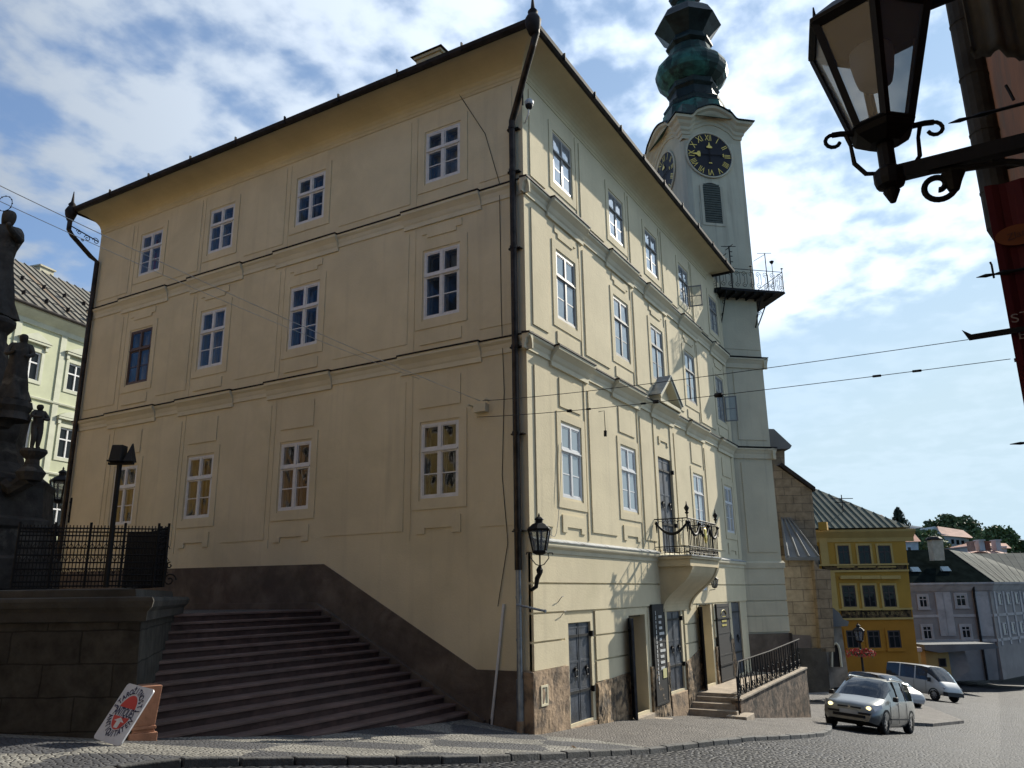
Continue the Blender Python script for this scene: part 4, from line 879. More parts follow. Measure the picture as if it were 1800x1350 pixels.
# watch gallery of black iron round the outer corner
gal = thing('iron_gallery', 'black iron gallery with scrollwork railing high on the clock tower', 'balcony', tuple(FT.p(-.6, 11.4, .5)))
m = MB(); zg = 11.72; GO = .85
def GP(u, o, z=0): return FT.p(u, zg+z, o)
outl = [GP(-2.35, .02), GP(-2.35, .55), GP(-2.0, GO), GP(GO, GO), GP(GO, -2.2), GP(0.02, -2.2), GP(.02, .02)]
m.extr(outl, (0, 0, .07)); 
for i in range(7): u = -2.2+i*.42; m.fb(FT, u, u+.05, zg-.10, zg, .03, GO-.05)
m.build('gallery_deck', IRON, gal)
m = MB(); path = [GP(-2.35, .05), GP(-2.35, .55), GP(-2.0, GO-.03), GP(GO-.03, GO-.03), GP(GO-.03, -2.2)]
for z in (.09, .95): m.tube([p+Vector((0, 0, z)) for p in path], .016, 5)
for p in (path[0], path[2], path[3], (path[2]+path[3])/2, path[4]): m.tube([p+Vector((0, 0, .05)), p+Vector((0, 0, 1.08))], .018, 5); m.lathe(p+Vector((0, 0, 1.08)), [(0, 0), (.06, .02), (.05, .04), (0, .06)], 8)
for a, b in zip(path[:-1], path[1:]):
    d = (b-a); n = max(1, int(d.length/.30)); du = d.normalized(); F = Fr(a.xy, du.xy)
    for i in range(n):
        u = (i+.5)*d.length/n
        scroll(m, F, (u, a.z+.27), .11, 1.3, .010, start=1.57); scroll(m, F, (u, a.z+.78), .11, 1.3, .010, start=-1.57, sgn=-1); m.tube([F.p(u+.11, a.z+.3, 0), F.p(u+.11, a.z+.8, 0)], .009, 4); m.tube([F.p(u, a.z+.38, 0), F.p(u, a.z+.66, 0)], .008, 4)
m.build('gallery_railing', IRON, gal)
for (u, o, un) in ((-1.7, GO-.1, 0), (-.15, GO-.1, 0), (.1, GO-.1, 1)):
    m = MB()
    if un == 0: a_, b_ = FT.p(u, zg-.02, GO-.15), FT.p(u, zg-1.25, .02); F = Fr(FT.p(u, 0, 0).xy, FT.n.xy)
    else: a_, b_ = P1+UT*(GO-.08)+NT*.6+Vector((0, 0, zg)), P1+UT*.02+NT*.6+Vector((0, 0, zg-1.6)); F = Fr((P1+NT*.6).xy, UT.xy)
    m.tube([a_, b_], .026, 6); scroll(m, F, (.42, zg-.35), .13, 1.4, .012); scroll(m, F, (.22, zg-.85), .09, 1.4, .012); m.build('gallery_bracket', IRON, gal)
# aerial masts on the gallery
m = MB(); b_ = GP(-1.35, .6, .1); m.tube([b_, b_+Vector((0, 0, 1.95))], .028, 6)
for z in (1.0, 1.25, 1.5, 1.7): m.tube([b_+Vector((0, 0, z))-UT*.0, b_+Vector((0, 0, z))+UT*.12], .02, 4)
m.tube([b_+Vector((0, 0, 1.9))-UT*.35, b_+Vector((0, 0, 1.95))+UT*.3], .016, 5); m.tube([b_+Vector((0, 0, 1.88))-NT*.3, b_+Vector((0, 0, 1.9))+NT*.3], .016, 5)
tag(m.build('aerial_mast', IRON), 'tall dark aerial mast in the middle of the iron tower gallery', 'antenna')
m = MB(); b_ = GP(.25, .6, .1); m.tube([b_, b_+Vector((0, 0, 1.75))], .018, 6); m.tube([b_+Vector((0, 0, 1.72))-UT*.35, b_+Vector((0, 0, 1.78))+UT*.3], .012, 5); m.tube([b_+Vector((0, 0, 1.7)), b_+Vector((0, 0, 1.35))-UT*.55], .010, 4)
tag(m.build('rooftop_antenna', ZINC), 'thin grey antenna standing at the outer corner of the tower gallery', 'antenna')
m = MB(); b_ = GP(.42, .78, 1.0); m.tube([b_-Vector((0, 0, .9)), b_+Vector((0, 0, .3))], .015, 5); m.lathe(b_+Vector((0, 0, .3)), [(.03, 0), (.07, .06), (.10, .12), (.02, .16)], 8)
tag(m.build('loudspeaker', ZINC), 'small dark horn loudspeaker on a post by the gallery rail', 'speaker')
# drain hoist arm on the gallery left
m = MB(); b_ = GP(-2.0, .5, .0); m.tube([b_, b_+Vector((0, 0, 1.25)), b_+Vector((0, 0, 1.75))+UT*.55], .02, 6)
tag(m.build('hoist_arm', IRON), 'bent iron hoist arm at the left end of the tower gallery', 'hoist')

# ---------------------------------------------------------------- pale yellow green palace on the upper square (left)
def metal_roof(name, col, sc=2.0, rust=None, ang=0):
    m = bpy.data.materials.new(name); m.use_nodes = True; t = m.node_tree; b = t.nodes['Principled BSDF']
    g = N(t, 'ShaderNodeNewGeometry'); no = N(t, 'ShaderNodeTexNoise', i_Scale=.7, i_Detail=6.0); L(t, g.outputs['Position'], no.inputs['Vector'])
    mp = N(t, 'ShaderNodeMapping'); mp.inputs['Rotation'].default_value = (0, 0, -ang); L(t, g.outputs['Position'], mp.inputs[0])
    n2_ = N(t, 'ShaderNodeTexNoise', i_Scale=1.3, i_Detail=3.0); mp2 = N(t, 'ShaderNodeMapping'); mp2.inputs['Scale'].default_value = (1, .05, .05); L(t, mp.outputs[0], mp2.inputs[0]); L(t, mp2.outputs[0], n2_.inputs['Vector'])
    mx = N(t, 'ShaderNodeMix', data_type='RGBA'); r_ = N(t, 'ShaderNodeMapRange'); L(t, n2_.outputs['Fac'], r_.inputs[0]); r_.inputs[1].default_value = .55; r_.inputs[2].default_value = .75
    L(t, r_.outputs[0], mx.inputs['Factor']); mx.inputs['A'].default_value = (*col, 1); mx.inputs['B'].default_value = (*(rust or [c*.6 for c in col]), 1)
    sc_ = N(t, 'ShaderNodeVectorMath', operation='SCALE'); L(t, mx.outputs['Result'], sc_.inputs[0]); L(t, M(t, 'MULTIPLY_ADD', no.outputs['Fac'], .9, .55), sc_.inputs['Scale'])
    L(t, sc_.outputs[0], b.inputs['Base Color']); b.inputs['Roughness'].default_value = .62; b.inputs['Metallic'].default_value = .15; b.inputs['Specular IOR Level'].default_value = .25
    return m
LBd = Vector((math.cos(R(42.2-30)), math.sin(R(42.2-30)), 0))
o_ = at(60, 700, 40); LB = Fr(o_.xy, LBd.xy)
if LB.n.dot(CAM-LB.o) < 0: LB.n = -LB.n
pal = thing('yellow_palace', 'pale yellow green palace with pedimented windows and sunlit facade', 'building', (LB.o.x, LB.o.y, -.3))
LBM = mat('pale lime plaster', (.50, .52, .36), .9, .06, .8, .2, 20); LBT = mat('pale lime trim', (.55, .56, .44), .9, .06, 2)
ue, ze = LB.px(85, 557); ze_ = ze
wins = []
for (xa, ya, xb, yb) in ((44, 610, 63, 668), (124, 641, 141, 694), (12, 728, 42, 792), (108, 752, 126, 810)):
    u0, z1_ = LB.px(xa, ya); u1, z0_ = LB.px(xb, yb); wins.append((min(u0, u1), max(u0, u1), z0_, z1_))
W1, W2, W3, W4 = wins
h_ = W1[3]-W1[2]; rows_ = [((W1[2]+W2[2])/2, (W1[3]+W2[3])/2), ((W3[2]+W4[2])/2, (W3[3]+W4[3])/2)]; dzr = rows_[0][0]-rows_[1][0]
rows_.append((rows_[1][0]-dzr, rows_[1][1]-dzr))
cu = [(W1[0]+W1[1])/2, (W2[0]+W2[1])/2]; st_ = cu[1]-cu[0]; hw_ = .55
holes = [(c-hw_, c+hw_, a, b, .15) for c in [cu[0]-2*st_, cu[0]-st_, cu[0], cu[1], cu[1]+st_, cu[1]+2*st_] for a, b in rows_ if a > -.2]
ul, ur = cu[0]-2.6*st_, cu[1]+2.5*st_
m = MB(); facade(LB, ul, ur, -.6, ze_, holes, m)
m.extr([LB.p(ur, -.6, -.2), LB.p(ur, -.6, -12), LB.p(ul, -.6, -12), LB.p(ul, -.6, -.2)], (0, 0, ze_+.5)); m.build('palace_wall', LBM, pal, recalc=False)
m = MB(); mould(m, LB, ul-.4, ur+.4, [(0, ze_-.75), (.08, ze_-.75), (.1, ze_-.5), (.3, ze_-.35), (.55, ze_-.12), (.6, ze_+.02), (0, ze_+.05)])
for a, b in rows_[:2]: mould(m, LB, ul, ur, [(0, a-.95), (.1, a-.93), (.12, a-.85), (0, a-.8)])
for u in [cu[0]-1.5*st_, cu[0]-.35*st_-.0, cu[1]-.38*st_, cu[1]+.5*st_]:
    if True: m.fb(LB, u-.18, u+.18, -.5, ze_-.75, -.02, .06)
m.build('palace_cornice', LBT, pal)
for i, hdef in enumerate(holes):
    a, b, c, d = hdef[:4]; m = MB(); ringframe(m, LB, a, b, c, d, .07, -.04, ins=-.1); m.fb(LB, (a+b)/2-.04, (a+b)/2+.04, c, d, -.1, -.04); m.fb(LB, a, b, c+(d-c)*.6, c+(d-c)*.6+.07, -.1, -.035); wn = m.build('window', WHITE, pal)
    m = MB(); m.quad(LB.p(a, c, -.1), LB.p(b, c, -.1), LB.p(b, d, -.1), LB.p(a, d, -.1)); m.build('window_pane', GLASSF, wn, recalc=False)
    m = MB(); ringframe(m, LB, a-.2, b+.2, c-.15, d+.2, .18, .05, ins=-.02); m.fb(LB, a-.35, b+.35, d+.42, d+.52, -.02, .22)
    if round((hdef[2]-rows_[0][0])*10) == 0: m.prism(LB, [(a-.45, d+.55), (b+.45, d+.55), ((a+b)/2, d+1.0)], -.02, .25)
    else: m.prism(LB, [(a-.4+(b-a+.8)*k_/8, d+.55+.35*math.sin(math.pi*k_/8)) for k_ in range(9)], -.02, .22)
    m.fb(LB, a-.3, a-.12, d+.15, d+.42, -.02, .14); m.fb(LB, b+.12, b+.3, d+.15, d+.42, -.02, .14); m.build('window_hood', LBT, wn)
# roof
RM = metal_roof('brown grey seamed metal roof', (.20, .185, .15), rust=(.20, .12, .06), ang=math.atan2(LBd.y, LBd.x))
ur_, zr_ = LB.px(90, 484, -5.5)
m = MB(); e0, e1 = ul-.5, ur+.5
m.add([LB.p(e0, ze_+.05, .62), LB.p(e1, ze_+.05, .62), LB.p(e1, zr_, -5.5), LB.p(e0, zr_, -5.5), LB.p(e1, ze_+.05, -12.6), LB.p(e0, ze_+.05, -12.6)], [(0, 1, 2, 3), (3, 2, 4, 5), (1, 4, 2), (0, 3, 5)])
u = e0
while u < e1:
    m.hexa([LB.p(u, ze_+.05, .62), LB.p(u+.04, ze_+.05, .62), LB.p(u+.04, zr_, -5.5), LB.p(u, zr_, -5.5), LB.p(u, ze_+.13, .64), LB.p(u+.04, ze_+.13, .64), LB.p(u+.04, zr_+.08, -5.5), LB.p(u, zr_+.08, -5.5)]); u += .62
rf2 = m.build('roof', RM, pal, recalc=False)
m = MB()
for fr in (.12, .45):
    for k_ in range(int((e1-e0)/1.4)): u = e0+k_*1.4; o = .62-6.1*fr; z = ze_+.05+(zr_-ze_)*fr; m.fb(LB, u, u+.05, z+.05, z+.28, o, o+.25)
    m.tube([LB.p(e0, ze_+.3+(zr_-ze_)*fr, .62-6.1*fr), LB.p(e1, ze_+.3+(zr_-ze_)*fr, .62-6.1*fr)], .02, 4)
m.build('snow_guard', ZINC, rf2)
m = MB(); m.tube([LB.p(e0, ze_+.02, .66), LB.p(e1, ze_+.02, .66)], .09, 8); m.build('gutter', ZINC, pal)
uc_, _ = LB.px(75, 470, -6); m = MB(); m.fb(LB, uc_-.5, uc_+.5, zr_-.8, zr_+.35, -6.3, -5.6); m.fb(LB, uc_-.58, uc_+.58, zr_+.35, zr_+.45, -6.4, -5.5); m.build('chimney', mat('pale chimney', (.5, .47, .36), .9), rf2)

# ---------------------------------------------------------------- opposite row of houses behind the photographer (they light and fill the reflections)
def plain_house(name, label, F, u0, u1, z0, z1, material, nwin, nrow, cat='house', group=None, roofm=None, depth=9, dz=None):
    h = thing(name, label, cat, tuple(F.p((u0+u1)/2, z0, 0)), group=group)
    st = (u1-u0)/nwin; rh_ = (z1-z0-.6)/nrow; hl = []
    for i in range(nwin):
        for j in range(nrow):
            c = u0+st*(i+.5); b = z0+.6+rh_*j+rh_*.28; hl.append((c-.55, c+.55, b, b+rh_*.5, .15))
    m = MB(); facade(F, u0, u1, z0-1, z1, hl, m); m.extr([F.p(u1, z0-1, -.2), F.p(u1, z0-1, -depth), F.p(u0, z0-1, -depth), F.p(u0, z0-1, -.2)], (0, 0, z1-z0+1))
    m.build('house_wall', material, h, recalc=False)
    m = MB(); mould(m, F, u0-.1, u1+.1, [(0, z1-.4), (.15, z1-.3), (.4, z1-.05), (.45, z1+.05), (0, z1+.1)]); m.build('eaves_cornice', TRIM, h)
    m = MB(); m.add([F.p(u0-.2, z1+.1, .5), F.p(u1+.2, z1+.1, .5), F.p(u1+.2, z1+3, -depth/2), F.p(u0-.2, z1+3, -depth/2), F.p(u1+.2, z1+.1, -depth), F.p(u0-.2, z1+.1, -depth)], [(0, 1, 2, 3), (3, 2, 4, 5), (1, 4, 2), (0, 3, 5)]); m.build('roof', roofm or rf.data.materials[0], h, recalc=False)
    for a, b, c, d, _ in hl:
        m = MB(); ringframe(m, F, a, b, c, d, .07, -.04, ins=-.1); m.fb(F, (a+b)/2-.03, (a+b)/2+.03, c+.07, d-.07, -.1, -.045); wn = m.build('window', WHITE, h)
        m = MB(); m.quad(F.p(a, c, -.11), F.p(b, c, -.11), F.p(b, d, -.11), F.p(a, d, -.11)); m.build('window_pane', GLASSF, wn, recalc=False)
    return h
ORM = mat('ochre plaster', (.40, .25, .07), .9, .08, .8, .2, 15); YRM = mat('light ochre plaster', (.42, .31, .12), .9, .08, .8, .2, 15); PNK = mat('salmon plaster', (.34, .20, .09), .9, .08, .8)
FO = Fr((-26, 0), (0, 1), (1, 0))
plain_house('ochre_house', 'ochre house across the square facing the shaded wall', FO, -4, 9, -2.5, 14, ORM, 6, 4)
plain_house('yellow_house', 'light yellow house across the square beside the ochre one', FO, 9.2, 22, -2.0, 16, YRM, 7, 5)
plain_house('salmon_house', 'salmon house at the upper end of the square', FO, 22.2, 40, -1.0, 15, PNK, 9, 4)
plain_house('ochre_house', 'second ochre house further along the square, beyond the salmon one', FO, 40.2, 58, -1.0, 16, ORM, 6, 4)
plain_house('yellow_house', 'last yellow house of the row facing the shaded wall', FO, 58.2, 80, -1.0, 16, YRM, 7, 4)

# ---------------------------------------------------------------- terrace with the plague column
A_ = Vector((-7.05, 2.15, 0)); rv = _rt.copy(); B_ = A_-rv*7.5; Cc = at(318, 1050, 16.2); Cc.z = 0
tz = at(200, 1054, 13.5).z
ter = thing('column_terrace', 'dark ashlar terrace with a rounded coping under the plague column', 'terrace', (A_.x, A_.y, -2.2))
m = MB(); ot = [A_-rv*.0, Cc, Cc+Vector((-4.5, 6, 0)), B_+Vector((-.5, 6, 0)), B_]
def pl(o, z): c = sum(ot, Vector())/len(ot); return [p+(p-c).normalized()*o+Vector((0, 0, z)) for p in ot]
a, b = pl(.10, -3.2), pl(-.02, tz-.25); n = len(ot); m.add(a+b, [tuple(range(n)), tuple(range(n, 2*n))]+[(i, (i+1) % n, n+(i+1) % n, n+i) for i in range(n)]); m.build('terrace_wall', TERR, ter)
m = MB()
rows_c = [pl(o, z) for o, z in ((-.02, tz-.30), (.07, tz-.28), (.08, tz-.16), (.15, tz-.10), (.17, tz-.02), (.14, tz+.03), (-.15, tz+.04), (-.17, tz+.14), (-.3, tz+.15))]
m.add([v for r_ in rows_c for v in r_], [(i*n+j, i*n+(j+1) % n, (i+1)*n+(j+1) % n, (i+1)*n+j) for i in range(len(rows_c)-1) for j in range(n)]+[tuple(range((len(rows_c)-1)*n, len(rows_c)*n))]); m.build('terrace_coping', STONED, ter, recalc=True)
# terrace fence: latticed iron with closely set bars
fen = thing('terrace_fence', 'black wrought iron fence of close bars round the column terrace', 'fence', (-5.5, 5, .1))
f1 = at(287, 1030, 14.7); f0 = at(20, 1030, 14.0); f2 = at(215, 1030, 18.0); zf = f1.z-.02
def fence_run(a, b, h, step, name='fence_panel'):
    m = MB(); d = b-a; d.z = 0; n = int(d.length/step); du = d.normalized(); F = Fr(a.xy, du.xy)
    for i in range(n+1):
        u = i*d.length/n; m.tube([F.p(u, a.z, 0), F.p(u, a.z+h, 0)], .010, 4)
        if i % 2 == 0 and i < n:
            for q in (.22, .42, .62): m.tube([F.p(u, a.z+h*q, 0), F.p(u+step, a.z+h*(q+.09), 0), F.p(u+2*step, a.z+h*q, 0)], .008, 4)
    for z in (.03, .10, .20, .30, .40, .52, .63, .74, .83, .89, .95): m.tube([F.p(0, a.z+h*z, 0), F.p(d.length, a.z+h*z, 0)], .013, 4)
    for i in range(0, n+1, 10): u = i*d.length/n; m.tube([F.p(u, a.z, 0), F.p(u, a.z+h+.05, 0)], .022, 6)
    return m.build(name, IRON, fen)
A0 = Vector((f0.x, f0.y, zf)); A1 = Vector((f1.x, f1.y, zf)); A2 = Vector((f2.x, f2.y, zf))
HF = at(288, 925, 14.7).z-zf
fence_run(A0, A1, HF, .055); fence_run(A1, A2, HF, .07)
m = MB(); FF = Fr(A1.xy, _rt.xy); scroll(m, FF, (.10, zf+.12), .12, 1.4, .014); scroll(m, FF, (.08, zf+.38), .06, 1.0, .012, start=1.5); m.tube([FF.p(0, zf+.5, 0), FF.p(.04, zf+.4, 0), FF.p(.02, zf+.2, 0)], .014, 5); m.build('fence_scroll', IRON, fen)
# notice board inside the fence
nb = MB(); Fq = Fr(at(217, 1000, 15.4).xy, _rt.xy); nb.fb(Fq, 0, .72, zf+.02, zf+1.05, -.03, .0); nb.fb(Fq, .05, .09, zf-.1, zf+.1, -.03, 0); tag(nb.build('notice_board', BLACK), 'black board standing behind the terrace fence', 'board')

# the column itself
q0 = at(-83, 1000, 15.6); QC = Vector((q0.x, q0.y, zf)); col = thing('plague_column', 'dark baroque plague column with saints on a stepped pedestal', 'monument', tuple(QC))
def zy(py, D=15.6): return at(0, py, D).z
def lath(prof, name, n=8, rot=.5, parent=col, c=None, mt=STATUE, smooth=False):
    m = MB(); cc = c or QC; m.lathe((cc.x, cc.y, 0), prof, n, rot=rot); return m.build(name, mt, parent, smooth=smooth, bevel=.01 if not smooth else 0)
lath([(1.90, zf), (1.90, zy(985)), (1.80, zy(980)), (1.72, zy(935)), (1.78, zy(930)), (1.78, zy(918)), (1.64, zy(912))], 'pedestal_base')
lath([(1.62, zy(912)), (1.56, zy(860)), (1.60, zy(850)), (1.50, zy(842)), (1.25, zy(836)), (.98, zy(815)), (.86, zy(780)), (.90, zy(765))], 'pedestal')
lath([(.90, zy(766)), (.93, zy(735)), (.96, zy(722)), (.86, zy(712)), (.70, zy(705)), (.50, zy(700)), (.40, zy(640)), (.33, zy(600))], 'pedestal_shaft')
lath([(.30, zy(600)), (.29, zy(585)), (.36, zy(578)), (.42, zy(570)), (.42, zy(564)), (.30, zy(558))], 'column_shaft', n=16, smooth=False)
def skin_figure(name, base, H, yaw, arms, parent, robe=True, lean=0, kid=False, headr=None):
    """one continuous skinned body: joints as a graph with radii"""
    V = []; E = []; Rr_ = []
    def j(x, y, z, r, p=None):
        V.append(Vector((x, y, z))*H); Rr_.append(r*H); i = len(V)-1
        if p is not None: E.append((p, i))
        return i
    k = 1.15 if kid else 1
    pel = j(0, 0, .52, .085*k); wa = j(0, 0+lean*.3, .60, .075*k, pel); ch = j(.0, lean*.6, .72, .095*k, wa); nk = j(.0, lean, .83, .042*k, ch); hd = j(.01, lean*1.1, .90, .062*k*(1.15 if kid else 1), nk); j(.01, lean*1.2, .965, .052*k, hd)
    for s in (-1, 1):
        hp = j(.02*s, .05*s, .49, .07*k, pel); kn = j(.05*(.3 if s > 0 else 1), .055*s, .27, .055*k, hp); an = j(0, .055*s, .045, .035*k, kn); j(.08, .065*s, .02, .028*k, an)
        a_ = arms[0 if s < 0 else 1]; sh = j(0, .105*s, .79, .045*k, ch); el = j(a_[0][0], a_[0][1]*s, a_[0][2], .034*k, sh); hn = j(a_[1][0], a_[1][1]*s, a_[1][2], .024*k, el); j(a_[1][0]+.05, a_[1][1]*s, a_[1][2]+.01, .018*k, hn)
    me = bpy.data.meshes.new(name); me.from_pydata(V, E, []); o = bpy.data.objects.new(name, me); C.objects.link(o)
    sk = o.modifiers.new('skin', 'SKIN'); sk.use_smooth_shade = True
    for i, sv in enumerate(me.skin_vertices[0].data): sv.radius = (Rr_[i], Rr_[i]); sv.use_root = (i == 0)
    sb = o.modifiers.new('sub', 'SUBSURF'); sb.levels = 2; sb.render_levels = 2
    me.materials.append(STATUE)
    Mx = Matrix.Translation(base) @ Matrix.Rotation(yaw, 4, 'Z'); o.matrix_world = Mx
    if parent: o.parent = parent; o.matrix_parent_inverse = Matrix(); o.matrix_basis = W[parent.name].inverted() @ Mx
    W[o.name] = Mx
    if robe:
        m = MB(); rnd = random.Random(int(base.x*100)); n = 28; vs = []; rows = [(.02, .17), (.10, .155), (.25, .13), (.40, .115), (.52, .105), (.62, .10), (.72, .115), (.80, .085)]
        for zz_, rr in rows:
            for i in range(n):
                a = 2*math.pi*i/n; q = rr*(1+.13*math.sin(5*a+zz_*7)+.07*math.sin(9*a-zz_*11)); vs.append(Mx @ (Vector((q*math.cos(a)*.95, q*math.sin(a)*1.1+lean*max(0, zz_-.5)*2, zz_))*H))
        m.add(vs, [(i*n+j_, i*n+(j_+1) % n, (i+1)*n+(j_+1) % n, (i+1)*n+j_) for i in range(len(rows)-1) for j_ in range(n)]); m.build('robe', STATUE, o if False else parent, smooth=True)
    return o
face = math.atan2(-_fh.y, -_fh.x)
def onpx(px, py, D=15.2): v = at(px, py, D); return v
b = onpx(22, 706, 14.7); m = MB(); m.lathe(b-Vector((0, 0, .12)), [(.34, -.25), (.30, -.1), (.36, 0), (.33, .12)], 10); m.lathe((b+_rt*-.2-Vector((0, 0, .5))), [(.2, 0), (.42, .3)], 8); m.build('statue_plinth', STATUE, col)
skin_figure('saint_statue', b, 1.42, face+.5, (((.05, .16, .64), (.16, .05, .66)), ((.06, .17, .66), (.17, .08, .60))), col, lean=.02)
b = onpx(60, 790, 14.9)
m = MB(); prf = [(.0, -.62), (.20, -.60), (.26, -.45), (.13, -.30), (.12, -.2), (.20, -.12), (.24, -.06), (.22, 0), (0, .0)]; m.lathe(b, prf, 10); m.tube([b+Vector((0, 0, -.55)), b-_rt*.3+Vector((0, 0, -.75)), b-_rt*.7+Vector((0, 0, -.5))], [.18, .16, .12], 8); m.build('console', STATUE, col)
skin_figure('putto_statue', b+Vector((0, 0, .0)), .92, face+.9, (((.06, .16, .68), (.20, .02, .66)), ((.08, .17, .64), (.20, .03, .62))), col, robe=False, kid=True)
b = onpx(-22, 560, 15.6)
H_ = onpx(-2, 362, 15.6).z-b.z
skin_figure('madonna_statue', b, H_, face+.6, (((.04, .19, .66), (.12, .36, .60)), ((.06, .14, .68), (.20, .04, .74))), col, lean=.03)
hc = b+Vector((0, 0, H_*1.0))-_fh*.1+_rt*.03; m = MB(); FH = Fr(hc.xy, _rt.xy); m.tube([FH.p(.16*math.cos(a), hc.z+.18*math.sin(a), 0) for a in [2*math.pi*i/20 for i in range(20)]], .008, 5, closed=True)
for i in range(12): a = 2*math.pi*i/12; m.lathe(FH.p(.16*math.cos(a), hc.z+.18*math.sin(a), 0), [(0, -.02), (.02, 0), (0, .02)], 6)
m.tube([FH.p(0, hc.z-.35, -.05), FH.p(0, hc.z-.18, 0)], .01, 4); m.build('star_halo', IRON, col)

# ---------------------------------------------------------------- street furniture around the house
# twin floodlights on a pole
b = at(185, 1035, 14.3); b.z = zf; tz_ = at(200, 815, 14.3).z
fl = thing('floodlight_pole', 'black pole with two floodlights standing in the terrace fence', 'floodlight', tuple(b))
m = MB(); m.tube([b, Vector((b.x, b.y, tz_))], .045, 10); m.build('pole', IRON, fl)
m = MB(); F = Fr(b.xy, _rt.xy); m.fb(F, -.20, .25, tz_-.02, tz_+.02, -.04, .04); m.build('cross_bar', IRON, fl)
m = MB(); m.hexa([F.p(-.16, tz_+.03, -.12), F.p(.06, tz_+.03, -.12), F.p(.06, tz_+.03, .12), F.p(-.16, tz_+.03, .12), F.p(-.15, tz_+.34, -.14), F.p(.05, tz_+.34, -.14), F.p(.05, tz_+.34, .06), F.p(-.15, tz_+.34, .06)]); m.fb(F, -.17, .07, tz_+.02, tz_+.05, -.14, .16); m.build('lamp_housing', BLACK, fl, bevel=.01)
m = MB(); m.add([F.p(.10, tz_+.03, -.15), F.p(.26, tz_+.03, -.10), F.p(.26, tz_+.03, .12), F.p(.10, tz_+.03, .10), F.p(.15, tz_+.38, -.08), F.p(.19, tz_+.38, -.05)], [(0, 1, 2, 3), (0, 1, 5, 4), (1, 2, 5), (2, 3, 4, 5), (3, 0, 4)]); m.build('lamp_housing', BLACK, fl)

def lantern_body(m_iron, m_glass, c, s, n=6, rot=0, top=True, r0=None, r1=None, bw=1):
    """hexagonal lantern, c = centre of the lower ring, s = height of the glass"""
    c = Vector(c); r0 = r0 or .13*s/.42; r1 = r1 or .225*s/.42
    def hx(r, z): return [c+Vector((r*math.cos(rot+2*math.pi*i/n), r*math.sin(rot+2*math.pi*i/n), z)) for i in range(n)]
    a, b = hx(r0, 0), hx(r1, s)
    for i in range(n):
        m_iron.tube([a[i], b[i]], .022*s/.42*bw, 4); j = (i+1) % n
        m_iron.tube([a[i], a[j]], .022*s/.42*bw, 4); m_iron.tube([b[i], b[j]], .026*s/.42*bw, 4)
        m_glass.quad(a[i], a[j], b[j], b[i])
    m_iron.lathe(c+Vector((0, 0, -.05*s)), [(r0*.55, -.10*s), (r0*1.05, -.02*s), (r0*1.15, .02*s), (r0*1.0, .055*s)], n, rot=rot)
    if top:
        m_iron.lathe(c+Vector((0, 0, s)), [(r1*1.08, 0), (r1*1.10, .04*s), (r1*.62, .26*s), (r1*.34, .32*s), (r1*.34, .44*s), (r1*.46, .47*s), (r1*.30, .56*s), (r1*.08, .62*s), (r1*.10, .68*s), (0, .80*s)], n, rot=rot)
        for i in range(n): p = b[i]*1.0+Vector((0, 0, .04*s)); m_iron.tube([p, p+Vector((0, 0, .13*s))], [.02*s, .006*s], 4)
# lantern on the corner of the house
c = Vector((-.34, -.40, .78)); lt = thing('wall_lantern', 'black wall lantern on a curved bracket at the sunlit house corner', 'lantern', tuple(c-Vector((0, 0, .5))))
mi_, mg_ = MB(), MB(); lantern_body(mi_, mg_, c, .42, rot=.3); mi_.build('lantern_frame', IRON, lt); mg_.build('lantern_glass', LAMPG, lt, recalc=False)
m = MB(); m.tube([c+Vector((0, 0, -.06)), c+Vector((0, 0, -.28))], .018, 6); 
for s in (-1, 1): m.tube([c+Vector((.15*s, -.1*s, -.02)), c+Vector((.17*s, -.11*s, -.12)), c+Vector((.08*s, -.05*s, -.24)), c+Vector((0, 0, -.27))], .010, 5); m.tube([c+Vector((.17*s, -.11*s, -.02)), c+Vector((.24*s, -.155*s, -.02)), c+Vector((.25*s, -.16*s, -.06))], .012, 5)
m.tube([c+Vector((0, 0, -.26)), c+Vector((-.0, .0, -.40)), c+Vector((.10, .12, -.50)), c+Vector((.12, .16, -.66)), c+Vector((.30, .36, -.72))], [.03, .045, .05, .04, .035], 7)
m.lathe(c+Vector((.02, .02, -.36)), [(0, -.1), (.06, -.04), (.07, .02), (.03, .08), (0, .1)], 8); m.build('lantern_bracket', IRON, lt)
# lantern at the far left edge of the shaded wall
c = Vector((-.95, 16.35, at(105, 888, 26.9).z)); c.x, c.y = at(104, 880, 25.6).xy; c.z = at(104, 880, 25.6).z
lt = thing('wall_lantern', 'black wall lantern on a scrolled arm at the far left end of the shaded wall', 'lantern', tuple(c))
mi_, mg_ = MB(), MB(); lantern_body(mi_, mg_, c, .62, rot=.3); mi_.build('lantern_frame', IRON, lt); mg_.build('lantern_glass', LAMPG, lt, recalc=False)
e_ = Vector((-.03, 15.9, at(143, 884, 28).z)); m = MB(); m.tube([c-Vector((0, 0, .05)), c-Vector((0, 0, .22)), Vector((e_.x, e_.y, c.z-.22))], .03, 6); FB = Fr(c.xy, (e_-c).xy); lb = (e_-c).xy.length
scroll(m, FB, (lb*.62, c.z-.40), .16, 1.5, .018); scroll(m, FB, (lb*.35, c.z-.36), .11, 1.4, .015); m.tube([FB.p(lb, c.z-.75, 0), FB.p(lb*.9, c.z-.55, 0), FB.p(lb*.5, c.z-.55, 0), FB.p(lb*.2, c.z-.24, 0)], .022, 5); m.tube([FB.p(lb, c.z-.85, 0), FB.p(lb, c.z-.1, 0)], .03, 6); m.build('lantern_bracket', IRON, lt)
